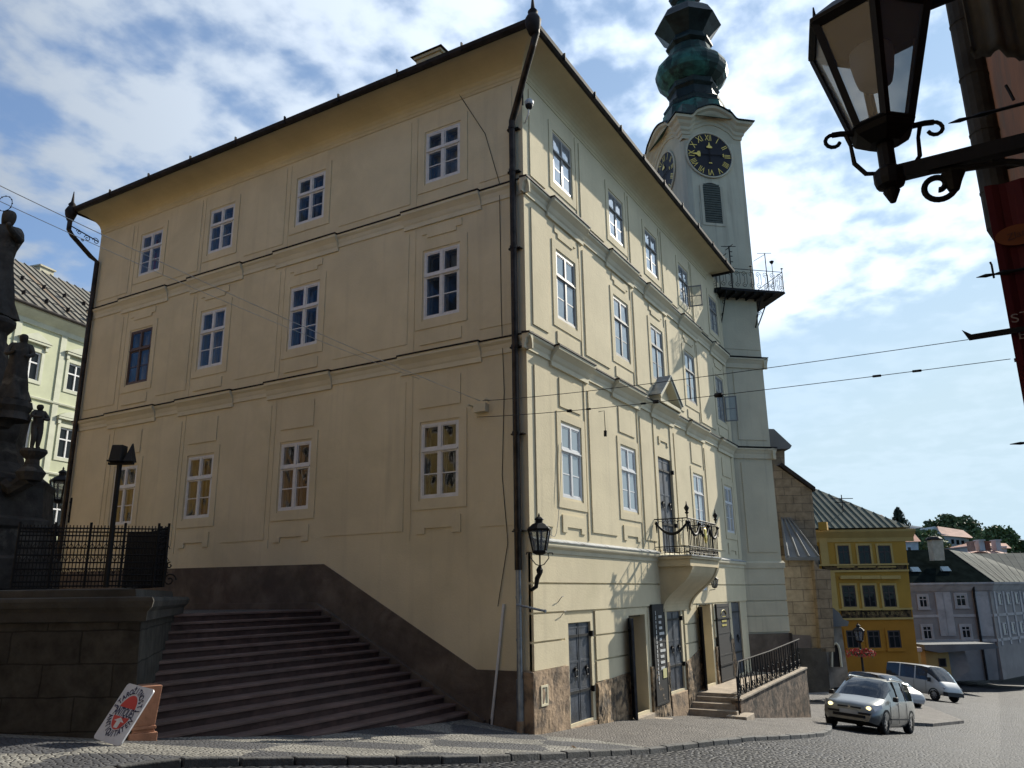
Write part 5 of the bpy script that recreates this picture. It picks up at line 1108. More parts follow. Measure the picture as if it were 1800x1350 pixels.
# small lantern and sign above the shop door
c = FR_.p(11.95, .12, .22); lt = thing('wall_lantern', 'tiny black wall lantern above the shop doorway on the landing', 'lantern', tuple(c)); mi_, mg_ = MB(), MB(); lantern_body(mi_, mg_, c, .24); mi_.tube([c, c-Vector((0, 0, .08)), c+Vector((0, .2, -.10))], .012, 5); mi_.build('lantern_frame', IRON, lt); mg_.build('lantern_glass', LAMPG, lt, recalc=False)
m = MB(); m.fb(FR_, 11.2, 11.55, .02, .42, .055, .075); s_ = m.build('house_number_sign', mat('white enamel', (.62, .66, .7), .4)); tag(s_, 'small white plate on the wall left of the tiny lantern', 'sign')
# security camera under the eaves
c = Vector((-.02, -.14, 10.95)); cm = thing('security_camera', 'white dome security camera on the wall corner below the eaves', 'camera', tuple(c))
m = MB(); m.tube([c+Vector((.1, .12, -.35)), c+Vector((.02, -.02, -.2)), c+Vector((0, -.06, 0))], .02, 6); m.lathe(c+Vector((0, -.06, 0)), [(.02, -.02), (.10, .02), (.11, .10), (.06, .16), (0, .17)], 12); m.build('camera_bracket', WHITE, cm, smooth=True)
m = MB(); m.lathe(c+Vector((0, -.06, -.06)), [(.0, -.03), (.05, -.02), (.085, .03), (.09, .08)], 12); m.build('camera_dome', BLACK, cm, smooth=True)
# wire anchor box on the shaded wall, wires
m = MB(); c = FL_.p(1.05, 3.95, 0); m.fb(FL_, .95, 1.25, 3.80, 3.98, -.02, .16); m.tube([FL_.p(1.38, 3.98, 0), FL_.p(1.38, 3.98, .18)], .02, 6); m.tube([FL_.p(.95, 4.05, 0), FL_.p(.95, 4.05, .2)], .02, 6); tag(m.build('wire_anchor', TRIM), 'small plastered box with hooks holding the wires on the shaded wall', 'anchor')
def wire(name, a, b, sag, label, r=.009, r1=None, m_=IRON, extra=None, group='overhead wires'):
    m = MB(); a, b = Vector(a), Vector(b); m.tube([a+(b-a)*t_+Vector((0, 0, -sag*4*t_*(1-t_))) for t_ in [i/20 for i in range(21)]], [r+((r1 or r)-r)*i/20 for i in range(21)], 4)
    if extra: extra(m, a, b, sag)
    o = m.build(name, m_, smooth=True); tag(o, label, 'wire', group); return o
WIREG = mat('bright steel wire', (.55, .53, .48), .4, metal=.3)
anc = FL_.p(1.05, 4.02, .2)
wire('overhead_wire', at(-30, 312, 11.0), anc, .10, 'upper of two pale wires running from the upper left down to the wall anchor', m_=WIREG, r=.007)
wire('overhead_wire', at(-30, 340, 11.0), FL_.p(2.75, 4.78, .12), .10, 'lower of two pale wires crossing the shaded wall', m_=WIREG, r=.006)
NBW = Vector((-9.6, -8.62, 0))
def pxof(p):
    q = p-CAM; return 900+FPX*q.dot(_r)/q.dot(_f)
def ins(m, a, b, sag):
    for X_, r_ in ((1000, .03), (1035, .02), (1131, .02), (1152, .025), (1262, .045), (1540, .022), (1612, .022)):
        best = min([i/400 for i in range(401)], key=lambda t: abs(pxof(a+(b-a)*t)-X_)); t_ = best; p = a+(b-a)*t_+Vector((0, 0, -sag*4*t_*(1-t_))); d = (b-a).normalized(); sc_ = (p-CAM).length/16; m.tube([p-d*.09*sc_, p+d*.09*sc_], r_*sc_*1.1, 6)
wire('overhead_wire', FL_.p(1.0, 4.02, .18), at(1702, 597, 4.6), .05, 'upper dark wire from the wall corner to the iron hook at right', r=.007, r1=.0022)
wire('overhead_wire', FL_.p(1.2, 3.70, .10), at(1776, 631, 4.7), .06, 'lower dark wire with black insulators strung across the street', r=.007, r1=.0022, extra=ins)
a = FR_.p(2.9, 4.05, 1.0); q = at(1062, 722, 17.0); q2 = at(1064, 757, 17.0); m = MB(); m.tube([at(1052, 724, 17.0), q, at(1063, 740, 17.0), q2], .008, 5); m.tube([q2, at(1064, 767, 17.0)], .035, 8); tag(m.build('hanging_sensor', IRON), 'small black cylinder dangling from the lower street wire', 'sensor')
# thin lightning cable down the shaded wall
m = MB(); m.tube([FL_.p(1.75, 11.95, .03), FL_.p(1.0, 10.6, .03), FL_.p(.62, 9.2, .03), FL_.p(.60, 6, .03), FL_.p(.55, 4.2, .03), FL_.p(.62, 2.4, .03), FL_.p(.5, 1, .03), FL_.p(.75, -.25, .03)], .008, 4); tag(m.build('lightning_cable', IRON), 'thin black cable hanging down beside the big downpipe', 'cable')
m = MB(); m.tube([FR_.p(1.15, 11.2, .0)+Vector((0, 0, 0)), FR_.p(.25, 10.5, .03)], .006, 4) if False else None
# white pole and arm at the corner
p0 = Vector((-.06, .92, -2.62)); p1 = Vector((-.05, .60, -.20)); po = thing('white_pole', 'thin white pole leaning on the shaded wall near the downpipe', 'pole', tuple(p0))
m = MB(); m.tube([p0, p1], .028, 8); m.build('pole_shaft', WHITE, po); m = MB(); m.tube([p0+Vector((0, 0, .0)), p0+Vector((0, 0, .25))], .034, 8); m.build('pole_foot', ZINC, po)
m = MB(); a_, b_ = at(908, 1063, 15.6), at(957, 1074, 15.2); m.tube([a_, b_], .022, 8); m.tube([b_, b_+(b_-a_).normalized()*.03], .03, 8); m.tube([a_+(b_-a_)*.1, Vector((-.14, .2, a_.z))], .015, 5); tag(m.build('clamp_arm', ZINCL), 'short grey tube with a black end clamped across the zinc downpipe', 'arm')
# little hooks on the rusticated wall
for u, z in ((1.15, -.18), (1.25, -.62+.3)):
    pass
# ---------------------------------------------------------------- antiques sign and stone pot by the steps
sg0, sg1, sg2 = at(163, 1297, 10.6), at(208, 1312, 10.3), at(200, 1202, 11.0)
gz = hh(sg0.x, sg0.y)
ex = (sg1-sg0).normalized(); ez = (sg2-sg0); ez = (ez-ex*ez.dot(ex)).normalized(); nrm = ex.cross(ez).normalized()
if nrm.dot(CAM-sg0) < 0: nrm = -nrm
wS = (sg1-sg0).length*1.03; hS = (sg2-sg0).length
sgt = thing('antiques_sign', 'white antiques sign board with red emblem leaning by the foot of the steps', 'sign', tuple(sg0))
def SP(u, v, o=0): return sg0+ex*u+ez*v+nrm*o
def rrect(w, h, r, n=4):
    pts = []
    for cx_, cy_, a0 in ((w-r, r, -90), (w-r, h-r, 0), (r, h-r, 90), (r, r, 180)):
        for i in range(n+1): a = R(a0+90*i/n); pts.append((cx_+r*math.cos(a), cy_+r*math.sin(a)))
    return pts
m = MB(); m.extr([SP(u, v) for u, v in rrect(wS, hS, .045)], -nrm*.02); m.build('sign_panel', mat('white sign enamel', (.60, .62, .66), .4, .05, 6), sgt)
REDS = mat('red sign paint', (.55, .06, .05), .5); INK = mat('navy sign lettering', (.02, .02, .07), .6)
m = MB(); cx_, cy_ = wS*.5, hS*.52; rx, ry = wS*.29, hS*.30
def half(y0, y1):
    pts = []
    for i in range(25):
        a = math.pi*2*i/24; pts.append((cx_+rx*math.cos(a), cy_+ry*math.sin(a)))
    up = [(x, y) for x, y in pts if y0 <= y <= y1]; return sorted(up, key=lambda p: math.atan2(p[1]-(y0+y1)/2, p[0]-cx_))
for y0, y1 in ((cy_+hS*.055, 9), (-9, cy_-hS*.075)):
    pts = [(cx_+rx*math.cos(2*math.pi*i/48), cy_+ry*math.sin(2*math.pi*i/48)) for i in range(48)]; sel = [p for p in pts if y0 <= p[1] <= y1]
    sel.sort(key=lambda p: (math.atan2(p[1]-cy_, p[0]-cx_) if y1 > 1 else -math.atan2(p[1]-cy_, p[0]-cx_)))
    m.add([SP(u, v, .002) for u, v in sel], [tuple(range(len(sel)))])
m.build('red_emblem', REDS, sgt, recalc=False)
m = MB()
def arc_text(s, r0x, r0y, a0, a1, size, flip=False):
    for i, ch in enumerate(s):
        a = a0+(a1-a0)*i/(len(s)-1); c = SP(cx_+r0x*math.cos(a), cy_+r0y*math.sin(a), .004); up = ex*math.cos(a)+ez*math.sin(a); up.normalize()
        if flip: up = -up
        put_text(m, ch, size, c, up.cross(nrm), up, sx=.85, sz=1.15, bold=.0028)
arc_text('STAROŽITNOSTI', wS*.395, hS*.375, R(170), R(10), .092); arc_text('ANTIQUITÄTEN', wS*.395, hS*.375, R(198), R(342), .092, True)
put_text(m, 'ANTIQUES', .125, SP(cx_, cy_-.004, .004), ex, ez, sx=.68, sz=1.2, bold=.003); m.build('sign_lettering', INK, sgt, recalc=False)
m = MB(); m.add([SP(cx_+u*wS, cy_+v*hS, .004) for u, v in ((-.18, -.16), (.18, -.16), (0, -.09))], [(0, 1, 2)]); m.add([SP(cx_+u*wS, cy_+v*hS, .0045) for u, v in ((-.07, -.27), (.07, -.27), (.07, -.155), (-.07, -.155))], [(0, 1, 2, 3)]); m.build('white_arrow', WHITE, sgt, recalc=False)
pb = at(247, 1301, 11.3); pb.z = hh(pb.x, pb.y)
pt = thing('stone_pedestal', 'salmon stone pedestal block standing behind the leaning antiques sign', 'pedestal', tuple(pb))
ST2 = mat('salmon sandstone', (.40, .20, .125), .85, .15, 5, .5, 18)
m = MB(); F = Fr(pb.xy, (Matrix.Rotation(.6, 3, 'Z') @ _rt).xy); z = pb.z
def fr4(w0, w1, z0, z1):
    a = [F.p(-w0, z+z0, w0), F.p(w0, z+z0, w0), F.p(w0, z+z0, -w0), F.p(-w0, z+z0, -w0)]; b = [F.p(-w1, z+z1, w1), F.p(w1, z+z1, w1), F.p(w1, z+z1, -w1), F.p(-w1, z+z1, -w1)]; m.hexa(a+b)
fr4(.17, .17, -.05, .10); fr4(.14, .13, .10, .14); fr4(.15, .15, .14, .18); fr4(.135, .175, .18, .68); m.build('pedestal_block', ST2, pt, bevel=.006)

# ---------------------------------------------------------------- near building at the right with its hanging signs
WY = -8.78; WX = -2.9
FN = Fr((0, WY), (1, 0), (0, 1))
nh = thing('near_orange_house', 'orange house wall with grey stone corner close at the right edge', 'house', (WX, WY, -2.2))
m = MB(); m.box(-22, WX-.42, WY-6, WY, -3.2, 9.5); m.build('house_wall', mat('orange plaster', (.24, .085, .025), .9, .2, 1.2, .3, 15, dirt=(.11, .07, .035), dirtscale=1.5), nh)
m = MB(); m.box(WX-.42, WX, WY-6, WY+.06, -3.2, 9.6); m.build('corner_pilaster', mat('grey corner render', (.10, .095, .09), .85, .15, 2, .4, 12), nh, bevel=.02)
m = MB(); m.box(-22, WX+.3, WY-6, WY+.5, 9.6, 9.9); m.build('eaves', ZINC, nh)
m = MB(); ps = [at(1662, -40, 4.6), at(1690, 130, 4.6), at(1722, 290, 4.6), at(1744, 405, 4.6)]; 
# big fat zinc downspout standing clear of the wall
xs_ = sum(p.x for p in ps)/4; ys_ = sum(p.y for p in ps)/4; zt_, zb_ = at(1662, -60, 4.6).z, at(1746, 428, 4.6).z
sp0 = Vector((xs_+.02, ys_-.06, 0)); ZD = mat('weathered zinc spout', (.055, .056, .055), .8, .25, 4, .3, 20, metal=.4)
m.tube([sp0+Vector((0, 0, z)) for z in (zb_, zb_+.10, 5.2)], [.05, .085, .085], 14)
for i in range(7): z = zb_+.35+i*.42; m.tube([sp0+Vector((0, 0, z)), sp0+Vector((0, 0, z+.015))], .089, 14)
for z in (zb_+.5, zb_+1.8): m.tube([sp0+Vector((0, 0, z)), Vector((sp0.x, WY, z))], .015, 5)
m.build('rain_spout', ZD, nh, smooth=False)
# red banner on iron arms, at right angles to the wall
bx = -8.9
def onx(px, py, x):
    d = ray(px, py); t = (x-CAM.x)/d.x; return CAM+d*t
FBn = Fr((bx, WY), (0, 1), (-1, 0))      # u = distance out from the wall
def bu(px, py): p = onx(px, py, bx); return p.y-WY, p.z
e0 = bu(1742, 420); e1 = bu(1800, 690); ztop = bu(1760, 322)[1]; edge = (e0[0]+e1[0])/2
ban = thing('red_banner', 'dark red beer banner with white letters hung on iron arms at the right edge', 'banner', tuple(FBn.p(edge, ztop, 0)))
RB = mat('red banner cloth', (.085, .006, .012), .8, .08, 3)
m = MB(); zb2 = bu(1800, 760)[1]; n = 16; rows = []
for i in range(n+1):
    u = .03+(edge-.03)*i/n; o = .012*math.sin(i*1.3)
    rows.append([FBn.p(u, ztop, o), FBn.p(u, (ztop+zb2)/2, o*1.6), FBn.p(u, zb2-.6, o)])
m.add([v for r_ in rows for v in r_], [(i*3+j, (i+1)*3+j, (i+1)*3+j+1, i*3+j+1) for i in range(n) for j in range(2)]); bo = m.build('banner_cloth', RB, ban, recalc=False)
md = bo.modifiers.new('s', 'SOLIDIFY'); md.thickness = .004
m = MB(); xd = Vector((0, -1, 0)); up = Vector((0, 0, 1)); pS = onx(1784, 560, bx-.03); put_text(m, 'S', .075, pS, xd, up, sx=1.3); pT = onx(1803, 555, bx-.03); put_text(m, 'T', .075, pT, xd, up, sx=1.3); pE = onx(1797, 589, bx-.03); put_text(m, 'E', .075, pE, xd, up, sx=1.3); m.build('banner_lettering', mat('banner white print', (.30, .27, .27), .7), ban, recalc=False)
m = MB(); pc = onx(1790, 412, bx-.03); m.add([pc+xd*(.12*math.cos(a)*1.0)+up*(.065*math.sin(a)) for a in [2*math.pi*i/24 for i in range(24)]], [tuple(range(24))]); m.build('banner_emblem', mat('orange print', (.17, .05, .012), .7), ban, recalc=False)
m = MB(); put_text(m, 'Zlatý', .06, pc+Vector((-.004, 0, 0)), (xd+up*.2).normalized(), up); m.build('emblem_lettering', mat('dark print', (.08, .03, .02), .7), ban, recalc=False)
def arm(pa, pb, r, name='iron_arm', flat=False, tip=None):
    """iron arm standing out from the wall: pa tip, pb at the wall side"""
    m = MB(); a, b = Vector(pa), Vector(pb); d = (b-a).normalized()
    if flat:
        q = Vector((0, 0, 1)); m.extr([a-q*r, a-d*.03+q*r*2.2, a+d*.015+q*r*.6, a+d*.25+q*r*.75, a+d*.36+q*r*.2, b+q*r*.6, b-q*r*.6, a+d*.36-q*r*.3, a+d*.2-q*r*.9], Vector((.008, 0, 0)))
    else: m.tube([a, a+d*.05, a+d*.10, a+d*.14, a+d*.2, b], [.002, r*.9, r*.5, r*1.1, r*.7, r*.8], 5)
    return m
x_ = bx-.06; a_ = onx(1703, 592, x_); m = arm(a_, (x_, WY+.01, a_.z), .022, flat=True); m.build('hook_arm', IRON, ban)
x_ = bx-.02; a_ = onx(1716, 488, x_); m = arm(a_, (x_, WY+.01, a_.z), .014); p = onx(1746, 482, x_); m.tube([p, p+Vector((0, 0, .06)), p+Vector((-.0, .005, .08))], .006, 4); m.tube([p-Vector((0, 0, .025)), p], .006, 4); m.build('spike_arm', IRON, ban)
x_ = bx+.0; a_ = onx(1775, 781, x_); m = arm(a_, (x_, WY+.01, a_.z), .010); m.build('spike_arm', IRON, ban)
a_ = onx(1785, 630, bx); m = MB(); m.tube([a_, (bx, WY+.01, a_.z)], .010, 5); m.tube([a_, a_+Vector((0, 0, -.02))], .01, 5); m.build('wire_arm', IRON, ban)
x_ = -10.1; a_ = onx(1667, 217, x_); m = arm(a_, (x_, WY+.01, a_.z), .013); p = onx(1782, 176, x_); m.tube([p, p+Vector((0, .01, .05)), p+Vector((0, .02, .09))], .007, 4); tag(m.build('awning_spike', IRON), 'thin pointed iron rod standing out from the orange wall above the lantern arm', 'iron rod')
# furled canvas hanging at the top right
m = MB(); n = 44; x_ = -10.3; p0 = onx(1702, 60, x_); p1 = onx(1850, 60, x_); rows = []
for i in range(n+1):
    t_ = i/n; base = Vector((x_+.035*math.sin(t_*30)+.02*math.sin(t_*71), p0.y+(WY-.02-p0.y)*t_, 0)); zt_ = 3.9
    sc_ = onx(1702+95*min(t_*1.0, 1), 86+52*min(t_*1.3, 1)**.8, x_).z
    rows.append([base+Vector((0, 0, z)) for z in (zt_, zt_*.5+sc_*.5, sc_+.05, sc_+.012, sc_)]); rows[-1][-1] += Vector((.05, 0, .01))
k = 5; m.add([v for r_ in rows for v in r_], [(i*k+j, (i+1)*k+j, (i+1)*k+j+1, i*k+j+1) for i in range(n) for j in range(k-1)])
o = m.build('furled_awning', mat('beige canvas', (.095, .085, .065), .9, .12, 5, .3, 30), smooth=True, recalc=False); md = o.modifiers.new('s', 'SOLIDIFY'); md.thickness = .006; tag(o, 'beige canvas awning hanging in folds at the top right', 'awning')

# big street lantern on a scrolled arm
c = at(1551, 228, 3.02); LS = .50
bl = thing('street_lantern', 'large black iron street lantern on a scrolled wall arm at upper right', 'lantern', tuple(c))
mi_, mg_ = MB(), MB(); lantern_body(mi_, mg_, c, LS, rot=.20, top=True, r0=.118, r1=.258, bw=.78)
mi_.build('lantern_frame', IRON, bl); mg_.build('lantern_glass', LAMPG, bl, recalc=False)
m = MB(); m.lathe(c, [(.0, 0), (.03, .0), (.03, .05), (.02, .07), (0, .07)], 8); m.build('lamp_holder', IRON, bl)
m = MB(); m.lathe(c+Vector((0, 0, .20)), [(.0, 0), (.045, .008), (.07, .03), (.08, .07), (.09, .14), (.09, .19)], 20); m.build('lamp_reflector', mat('dusty lamp bowl', (.50, .54, .60), .6), bl, smooth=True)
hub = at(1572, 314, 3.02); hub.x, hub.y = c.x, c.y
m = MB(); m.tube([c-Vector((0, 0, .05)), hub], .034, 10)
m.lathe(hub, [(0, -.115), (.012, -.11), (.03, -.07), (.034, -.06), (.028, -.05), (.055, -.035), (.062, -.01), (.062, .03), (.04, .05)], 12)
yd = Vector((0, -1, 0))
arm_b = Vector((hub.x, WY, hub.z+.01)); m.fb(Fr(hub.xy, (0, -1)), .0, hub.y-WY, hub.z-.015, hub.z+.045, -.025, .025)
FA = Fr(hub.xy, (0, -1))
scroll(m, FA, (.17, hub.z-.085), .085, 1.55, .013, start=1.9, sgn=-1, n=36); m.tube([FA.p(.15, hub.z-.01, 0), FA.p(.28, hub.z-.035, 0), FA.p(.42, hub.z-.05, 0), FA.p(.58, hub.z-.11, 0), FA.p(.8, hub.z-.26, 0)], .014, 6)
top_ = MB(); top_.tube([FA.p(.18, c.z+LS+.03, 0), FA.p(.5, c.z+LS+.05, 0), FA.p(hub.y-WY, c.z+LS+.05, 0)], [.03, .022, .022], 6)
m.lathe(FA.p(.225, hub.z-.07, 0), [(0, -.06), (.02, -.05), (.035, -.01), (.05, .02), (.02, .03), (0, .03)], 8); m.lathe(FA.p(.37, hub.z-.03, 0), [(0, -.03), (.014, -.015), (.014, 0), (0, .01)], 8)
scroll(m, FA, (.62, hub.z-.19), .11, 1.5, .014, start=1.5, sgn=-1, n=30)
m.build('lantern_arm', IRON, bl); top_.build('top_stay', IRON, bl)
m = MB()
for s in (-1, 1):
    d = (_rt*.9+_fh*-.2).normalized()*s
    rz_ = c.z-hub.z
    m.tube([hub+d*.04+Vector((0, 0, .03)), hub+d*.09+Vector((0, 0, .035)), hub+d*.13+Vector((0, 0, .09)), hub+d*.135+Vector((0, 0, rz_*.75)), hub+d*.15+Vector((0, 0, rz_))], [.008, .010, .010, .008, .010], 6)
    q = hub+d*.205+Vector((0, 0, rz_-.025)); F = Fr(q.xy, d.xy); m.tube([hub+d*.09+Vector((0, 0, rz_-.005)), hub+d*.17+Vector((0, 0, rz_+.005)), hub+d*.205+Vector((0, 0, rz_+.004))], .013, 5); m.tube([F.p(.030*math.cos(a), q.z+.030*math.sin(a), 0) for a in [1.7-i*.5 for i in range(10)]], .009, 5)
m.build('lantern_stay', IRON, bl)
# ---------------------------------------------------------------- stone church beyond the tower
ASH = brickmat('yellow ashlar', (.36, .30, .205), (.29, .24, .165), (.19, .155, .115), 1.15, .56, rotz=R(-60), msize=.022, bump=.7)
ASHB = brickmat('brown ashlar', (.225, .185, .135), (.18, .15, .11), (.12, .10, .078), .9, .45, rotz=R(-60), msize=.02, bump=.8)
LEAD = metal_roof('grey sheet roof', (.14, .15, .155), rust=(.085, .085, .09))
_b = LEAD.node_tree.nodes['Principled BSDF']; _b.inputs['Metallic'].default_value = 0; _b.inputs['Roughness'].default_value = .8; _b.inputs['Specular IOR Level'].default_value = .15
ch = thing('stone_church', 'old stone church with ashlar walls and a lean-to metal roof beside the tower', 'church', tuple(at(1400, 1200, 40)))
def plane(px, py, D, rot=0):
    o = at(px, py, D); a = Matrix.Rotation(rot, 3, 'Z') @ _rt; return Fr(o.xy, a.xy)
def pxpoly(F, pts): return [F.px(x, y) for x, y in pts]
def slab(F, pts, depth, name, mt, parent, front=0, bev=0):
    m = MB(); pp = pxpoly(F, pts); m.prism(F, pp, -depth, front)
    return m.build(name, mt, parent, bevel=bev)
F1 = plane(1400, 1000, 43); F2 = plane(1410, 1100, 40); F3 = plane(1410, 1180, 39.6); F4_ = plane(1365, 800, 47)
if F1.n.dot(CAM-F1.o) < 0: 
    for F in (F1, F2, F3, F4_): F.n = -F.n
slab(F4_, [(1300, 790), (1379, 788), (1384, 1000), (1300, 1000)], 4, 'choir_wall', ASHB, ch)
slab(F4_, [(1300, 755), (1356, 757), (1387, 786), (1384, 791), (1300, 793)], 4.5, 'choir_roof', LEAD, ch, front=.5)
slab(F1, [(1330, 800), (1371, 822), (1427, 862), (1441, 1010), (1330, 1010)], 5, 'nave_wall', ASHB, ch)
slab(F1, [(1368, 818), (1372, 814), (1431, 857), (1431, 864)], 5.4, 'verge_flashing', ZINC, ch, front=.2)
slab(F2, [(1340, 978), (1430, 978), (1448, 1143), (1340, 1143)], 3, 'aisle_wall', ASH, ch)
slab(F2, [(1425, 985), (1434, 1000), (1454, 1002), (1462, 1145), (1438, 1145)], 2.2, 'buttress', ASHB, ch, front=.4)
slab(F3, [(1340, 1140), (1452, 1140), (1460, 1216), (1340, 1222)], 3.4, 'church_plinth', STONED, ch)
slab(F2, [(1388, 1115), (1424, 1117), (1426, 1139), (1390, 1140)], .1, 'stone_plaque', mat('grey plaque', (.14, .12, .11), .8), ch, front=.06)
m = MB(); a, b, c_, d = [F2.p(*F2.px(x, y), .35) for x, y in ((1376, 980), (1436, 980), (1436, 980), (1376, 980))]
t0, t1 = F1.p(*F1.px(1371, 912), .1), F1.p(*F1.px(1388, 912), .1)
m.add([a, b, t1, t0], [(0, 1, 2, 3)]); m.add([a+Vector((0, 0, -.15)), b+Vector((0, 0, -.15)), b, a], [(0, 1, 2, 3)]); m.add([b, t1, F1.p(*F1.px(1388, 980), 0)], [(0, 1, 2)])
for t_ in (.1, .4, .7, .98): q = a+(b-a)*t_; r_ = t0+(t1-t0)*t_; m.tube([q+Vector((0, 0, .05)), r_+Vector((0, 0, .05))], .05, 4)
m.build('leanto_roof', LEAD, ch, recalc=False)
cp = thing('wayside_chapel', 'small grey niche chapel with a curved tin roof and tiny figure', 'chapel', tuple(at(1462, 1205, 41)))
F5 = plane(1462, 1150, 40.5); F5.n = F5.n if F5.n.dot(CAM-F5.o) > 0 else -F5.n
GR = mat('grey weathered render', (.30, .26, .21), .9, .2, 1.5, .5, 10, dirt=(.13, .11, .09), dirtscale=1.5)
m = MB(); pp = pxpoly(F5, [(1440, 1098), (1478, 1098), (1491, 1185), (1496, 1205), (1440, 1212)]); m.prism(F5, pp, -2.5, 0); m.build('chapel_wall', GR, cp)
arc = [(1461, 1172), (1461, 1142), (1464, 1133), (1468, 1130), (1472, 1134), (1475, 1144), (1478, 1172)]
slab(F5, arc, .05, 'niche', DARKIN, cp, front=.02)
m = MB(); q = [F5.p(*F5.px(x, y), .08) for x, y in arc]; m.tube(q, .06, 5); m.build('niche_frame', TRIM, cp)
slab(F5, [(1450, 1066), (1460, 1068), (1472, 1078), (1478, 1088), (1488, 1092), (1486, 1100), (1448, 1102), (1447, 1085)], 2.7, 'tin_roof', LEAD, cp, front=.3)
m = MB(); b = F5.p(*F5.px(1459, 1066), -.2); m.tube([b, b+Vector((0, 0, .35)), b+Vector((0, 0, .7)), b+Vector((0, 0, .8))], [.18, .14, .10, .09], 7); m.lathe(b+Vector((0, 0, .9)), [(0, -.1), (.1, 0), (0, .12)], 7); m.build('roof_figure', STATUE, cp, smooth=True)

# ---------------------------------------------------------------- ochre house, painted palace, kiosk
YB = plane(1515, 1100, 62); YB.n = YB.n if YB.n.dot(CAM-YB.o) > 0 else -YB.n
YM = mat('ochre yellow facade', (.44, .25, .04), .9, .06, .5, .2, 8); YM2 = mat('deep ochre base', (.40, .18, .02), .9, .08, .5, .2, 8); YTR = mat('pale ochre trim', (.48, .34, .12), .9, .06, 1)
yb = thing('ochre_corner_house', 'deep yellow three storey house with dark painted friezes down the street', 'house', tuple(at(1540, 1190, 62)))
DW = mat('dark brown window frame', (.05, .035, .03), .6); DWIN = GLASSF; FRZ = mat('dark painted frieze', (.10, .065, .03), .9, .4, 3, ramp=(.45, .55))
def pxwin(F, quad_, parent, framem=DW, glass=GLASSF, trim=None, sill=None, mull=True, curt=None):
    (xa, ya), (xb, yb_) = quad_; xm, ym = (xa+xb)/2, (ya+yb_)/2
    u0, _ = F.px(xa, ym); u1, _ = F.px(xb, ym); _, z1 = F.px(xm, ya); _, z0 = F.px(xm, yb_)
    if u0 > u1: u0, u1 = u1, u0
    m = MB(); fw = .09*(u1-u0)+.02; ringframe(m, F, u0, u1, z0, z1, fw, .05, ins=-.02)
    if mull: m.fb(F, (u0+u1)/2-fw*.4, (u0+u1)/2+fw*.4, z0+fw, z1-fw, -.02, .045); m.fb(F, u0+fw, u1-fw, z0+(z1-z0)*.64, z0+(z1-z0)*.64+fw*.8, -.02, .048)
    wn = m.build('window', framem, parent)
    m = MB(); m.quad(F.p(u0+fw, z0+fw, .03), F.p(u1-fw, z0+fw, .03), F.p(u1-fw, z1-fw, .03), F.p(u0+fw, z1-fw, .03)); m.build('window_pane', glass, wn, recalc=False)
    if trim: m = MB(); ringframe(m, F, u0-.16, u1+.16, z0-.1, z1+.16, .155, .07, ins=-.02); m.fb(F, u0-.22, u1+.22, z0-.2, z0-.1, -.02, .15); m.build('window_surround', trim, wn)
    return wn
slab(YB, [(1380, 930), (1590, 934), (1604, 1075), (1380, 1080)], 11, 'upper_wall', YM, yb)
slab(YB, [(1380, 1080), (1604, 1075), (1618, 1188), (1380, 1200)], 11, 'lower_wall', YM2, yb, front=.0)
m = MB(); u0, z0 = YB.px(1380, 934); u1, z1 = YB.px(1592, 934); mould(m, YB, u0, u1+.5, [(-.02, z1-.75), (.06, z1-.75), (.1, z1-.45), (.35, z1-.2), (.55, z1), (.6, z1+.15), (-.02, z1+.2)]); m.build('eaves_cornice', YTR, yb)
for p_ in (((1444, 995), (1594, 1001)), ((1478, 1073), (1602, 1085))):
    m = MB(); (a, b), (c_, d) = p_; ua, za = YB.px(a, b); ub, zb = YB.px(c_, d); m.fb(YB, ua, ub, min(za, zb), max(za, zb), .04, .08); m.build('painted_frieze', FRZ, yb)
    m = MB(); m.fb(YB, ua-2, ub+.1, max(za, zb), max(za, zb)+.12, .0, .25); m.fb(YB, ua-2, ub+.1, min(za, zb)-.14, min(za, zb), .0, .14); m.build('frieze_ledge', YTR, yb)
m = MB(); uu, zz_ = YB.px(1500, 1079); zz2 = YB.px(1500, 1083)[1]
rnd = random.Random(5); u = YB.px(1492, 1079)[0]
while u < YB.px(1592, 1079)[0]: w_ = rnd.uniform(.06, .13); put_text(m, rnd.choice('TOREKVDZ'), .30, YB.p(u, zz_, .09), YB.a, Vector((0, 0, 1))); u += .36
m.build('frieze_lettering', mat('faded gilt paint', (.35, .26, .10), .9), yb, recalc=False)
for a, b in ((1473, 1493), (1509, 1530), (1544, 1566)): pxwin(YB, ((a, 959), (b, 993)), yb, trim=YTR, glass=GLASSF)
for a, b in ((1481, 1504), (1517, 1539), (1552, 1574)):
    wn = pxwin(YB, ((a, 1029), (b, 1068)), yb, trim=YTR); u0, z0 = YB.px(a-6, 1018); u1, _ = YB.px(b+6, 1018); m = MB(); m.fb(YB, u0, u1, z0, z0+.25, 0, .35); m.build('window_hood', YTR, wn)
for a, b in ((1488, 1509), (1525, 1547), (1561, 1583)): pxwin(YB, ((a, 1108), (b, 1140)), yb, trim=YM2)
pxwin(YB, ((1434, 960), (1440, 995)), yb)
m = MB(); u0, z0 = YB.px(1444, 995); u1, z1 = YB.px(1452, 945); m.fb(YB, u0, u1, z0, z1, 0, .12); u0, z0 = YB.px(1458, 1140); u1, z1 = YB.px(1466, 1005); m.fb(YB, u0, u1, z0, z1, 0, .12); m.build('pilaster', YTR, yb)
RM2 = metal_roof('dark green grey metal roof', (.085, .10, .08), rust=(.14, .14, .11), ang=YAW)
_b = RM2.node_tree.nodes['Principled BSDF']; _b.inputs['Metallic'].default_value = 0; _b.inputs['Roughness'].default_value = .85; _b.inputs['Specular IOR Level'].default_value = .12
zE = YB.px(1590, 930)[1]; uR = YB.px(1594, 930)[0]; uL = YB.px(1330, 930)[0]
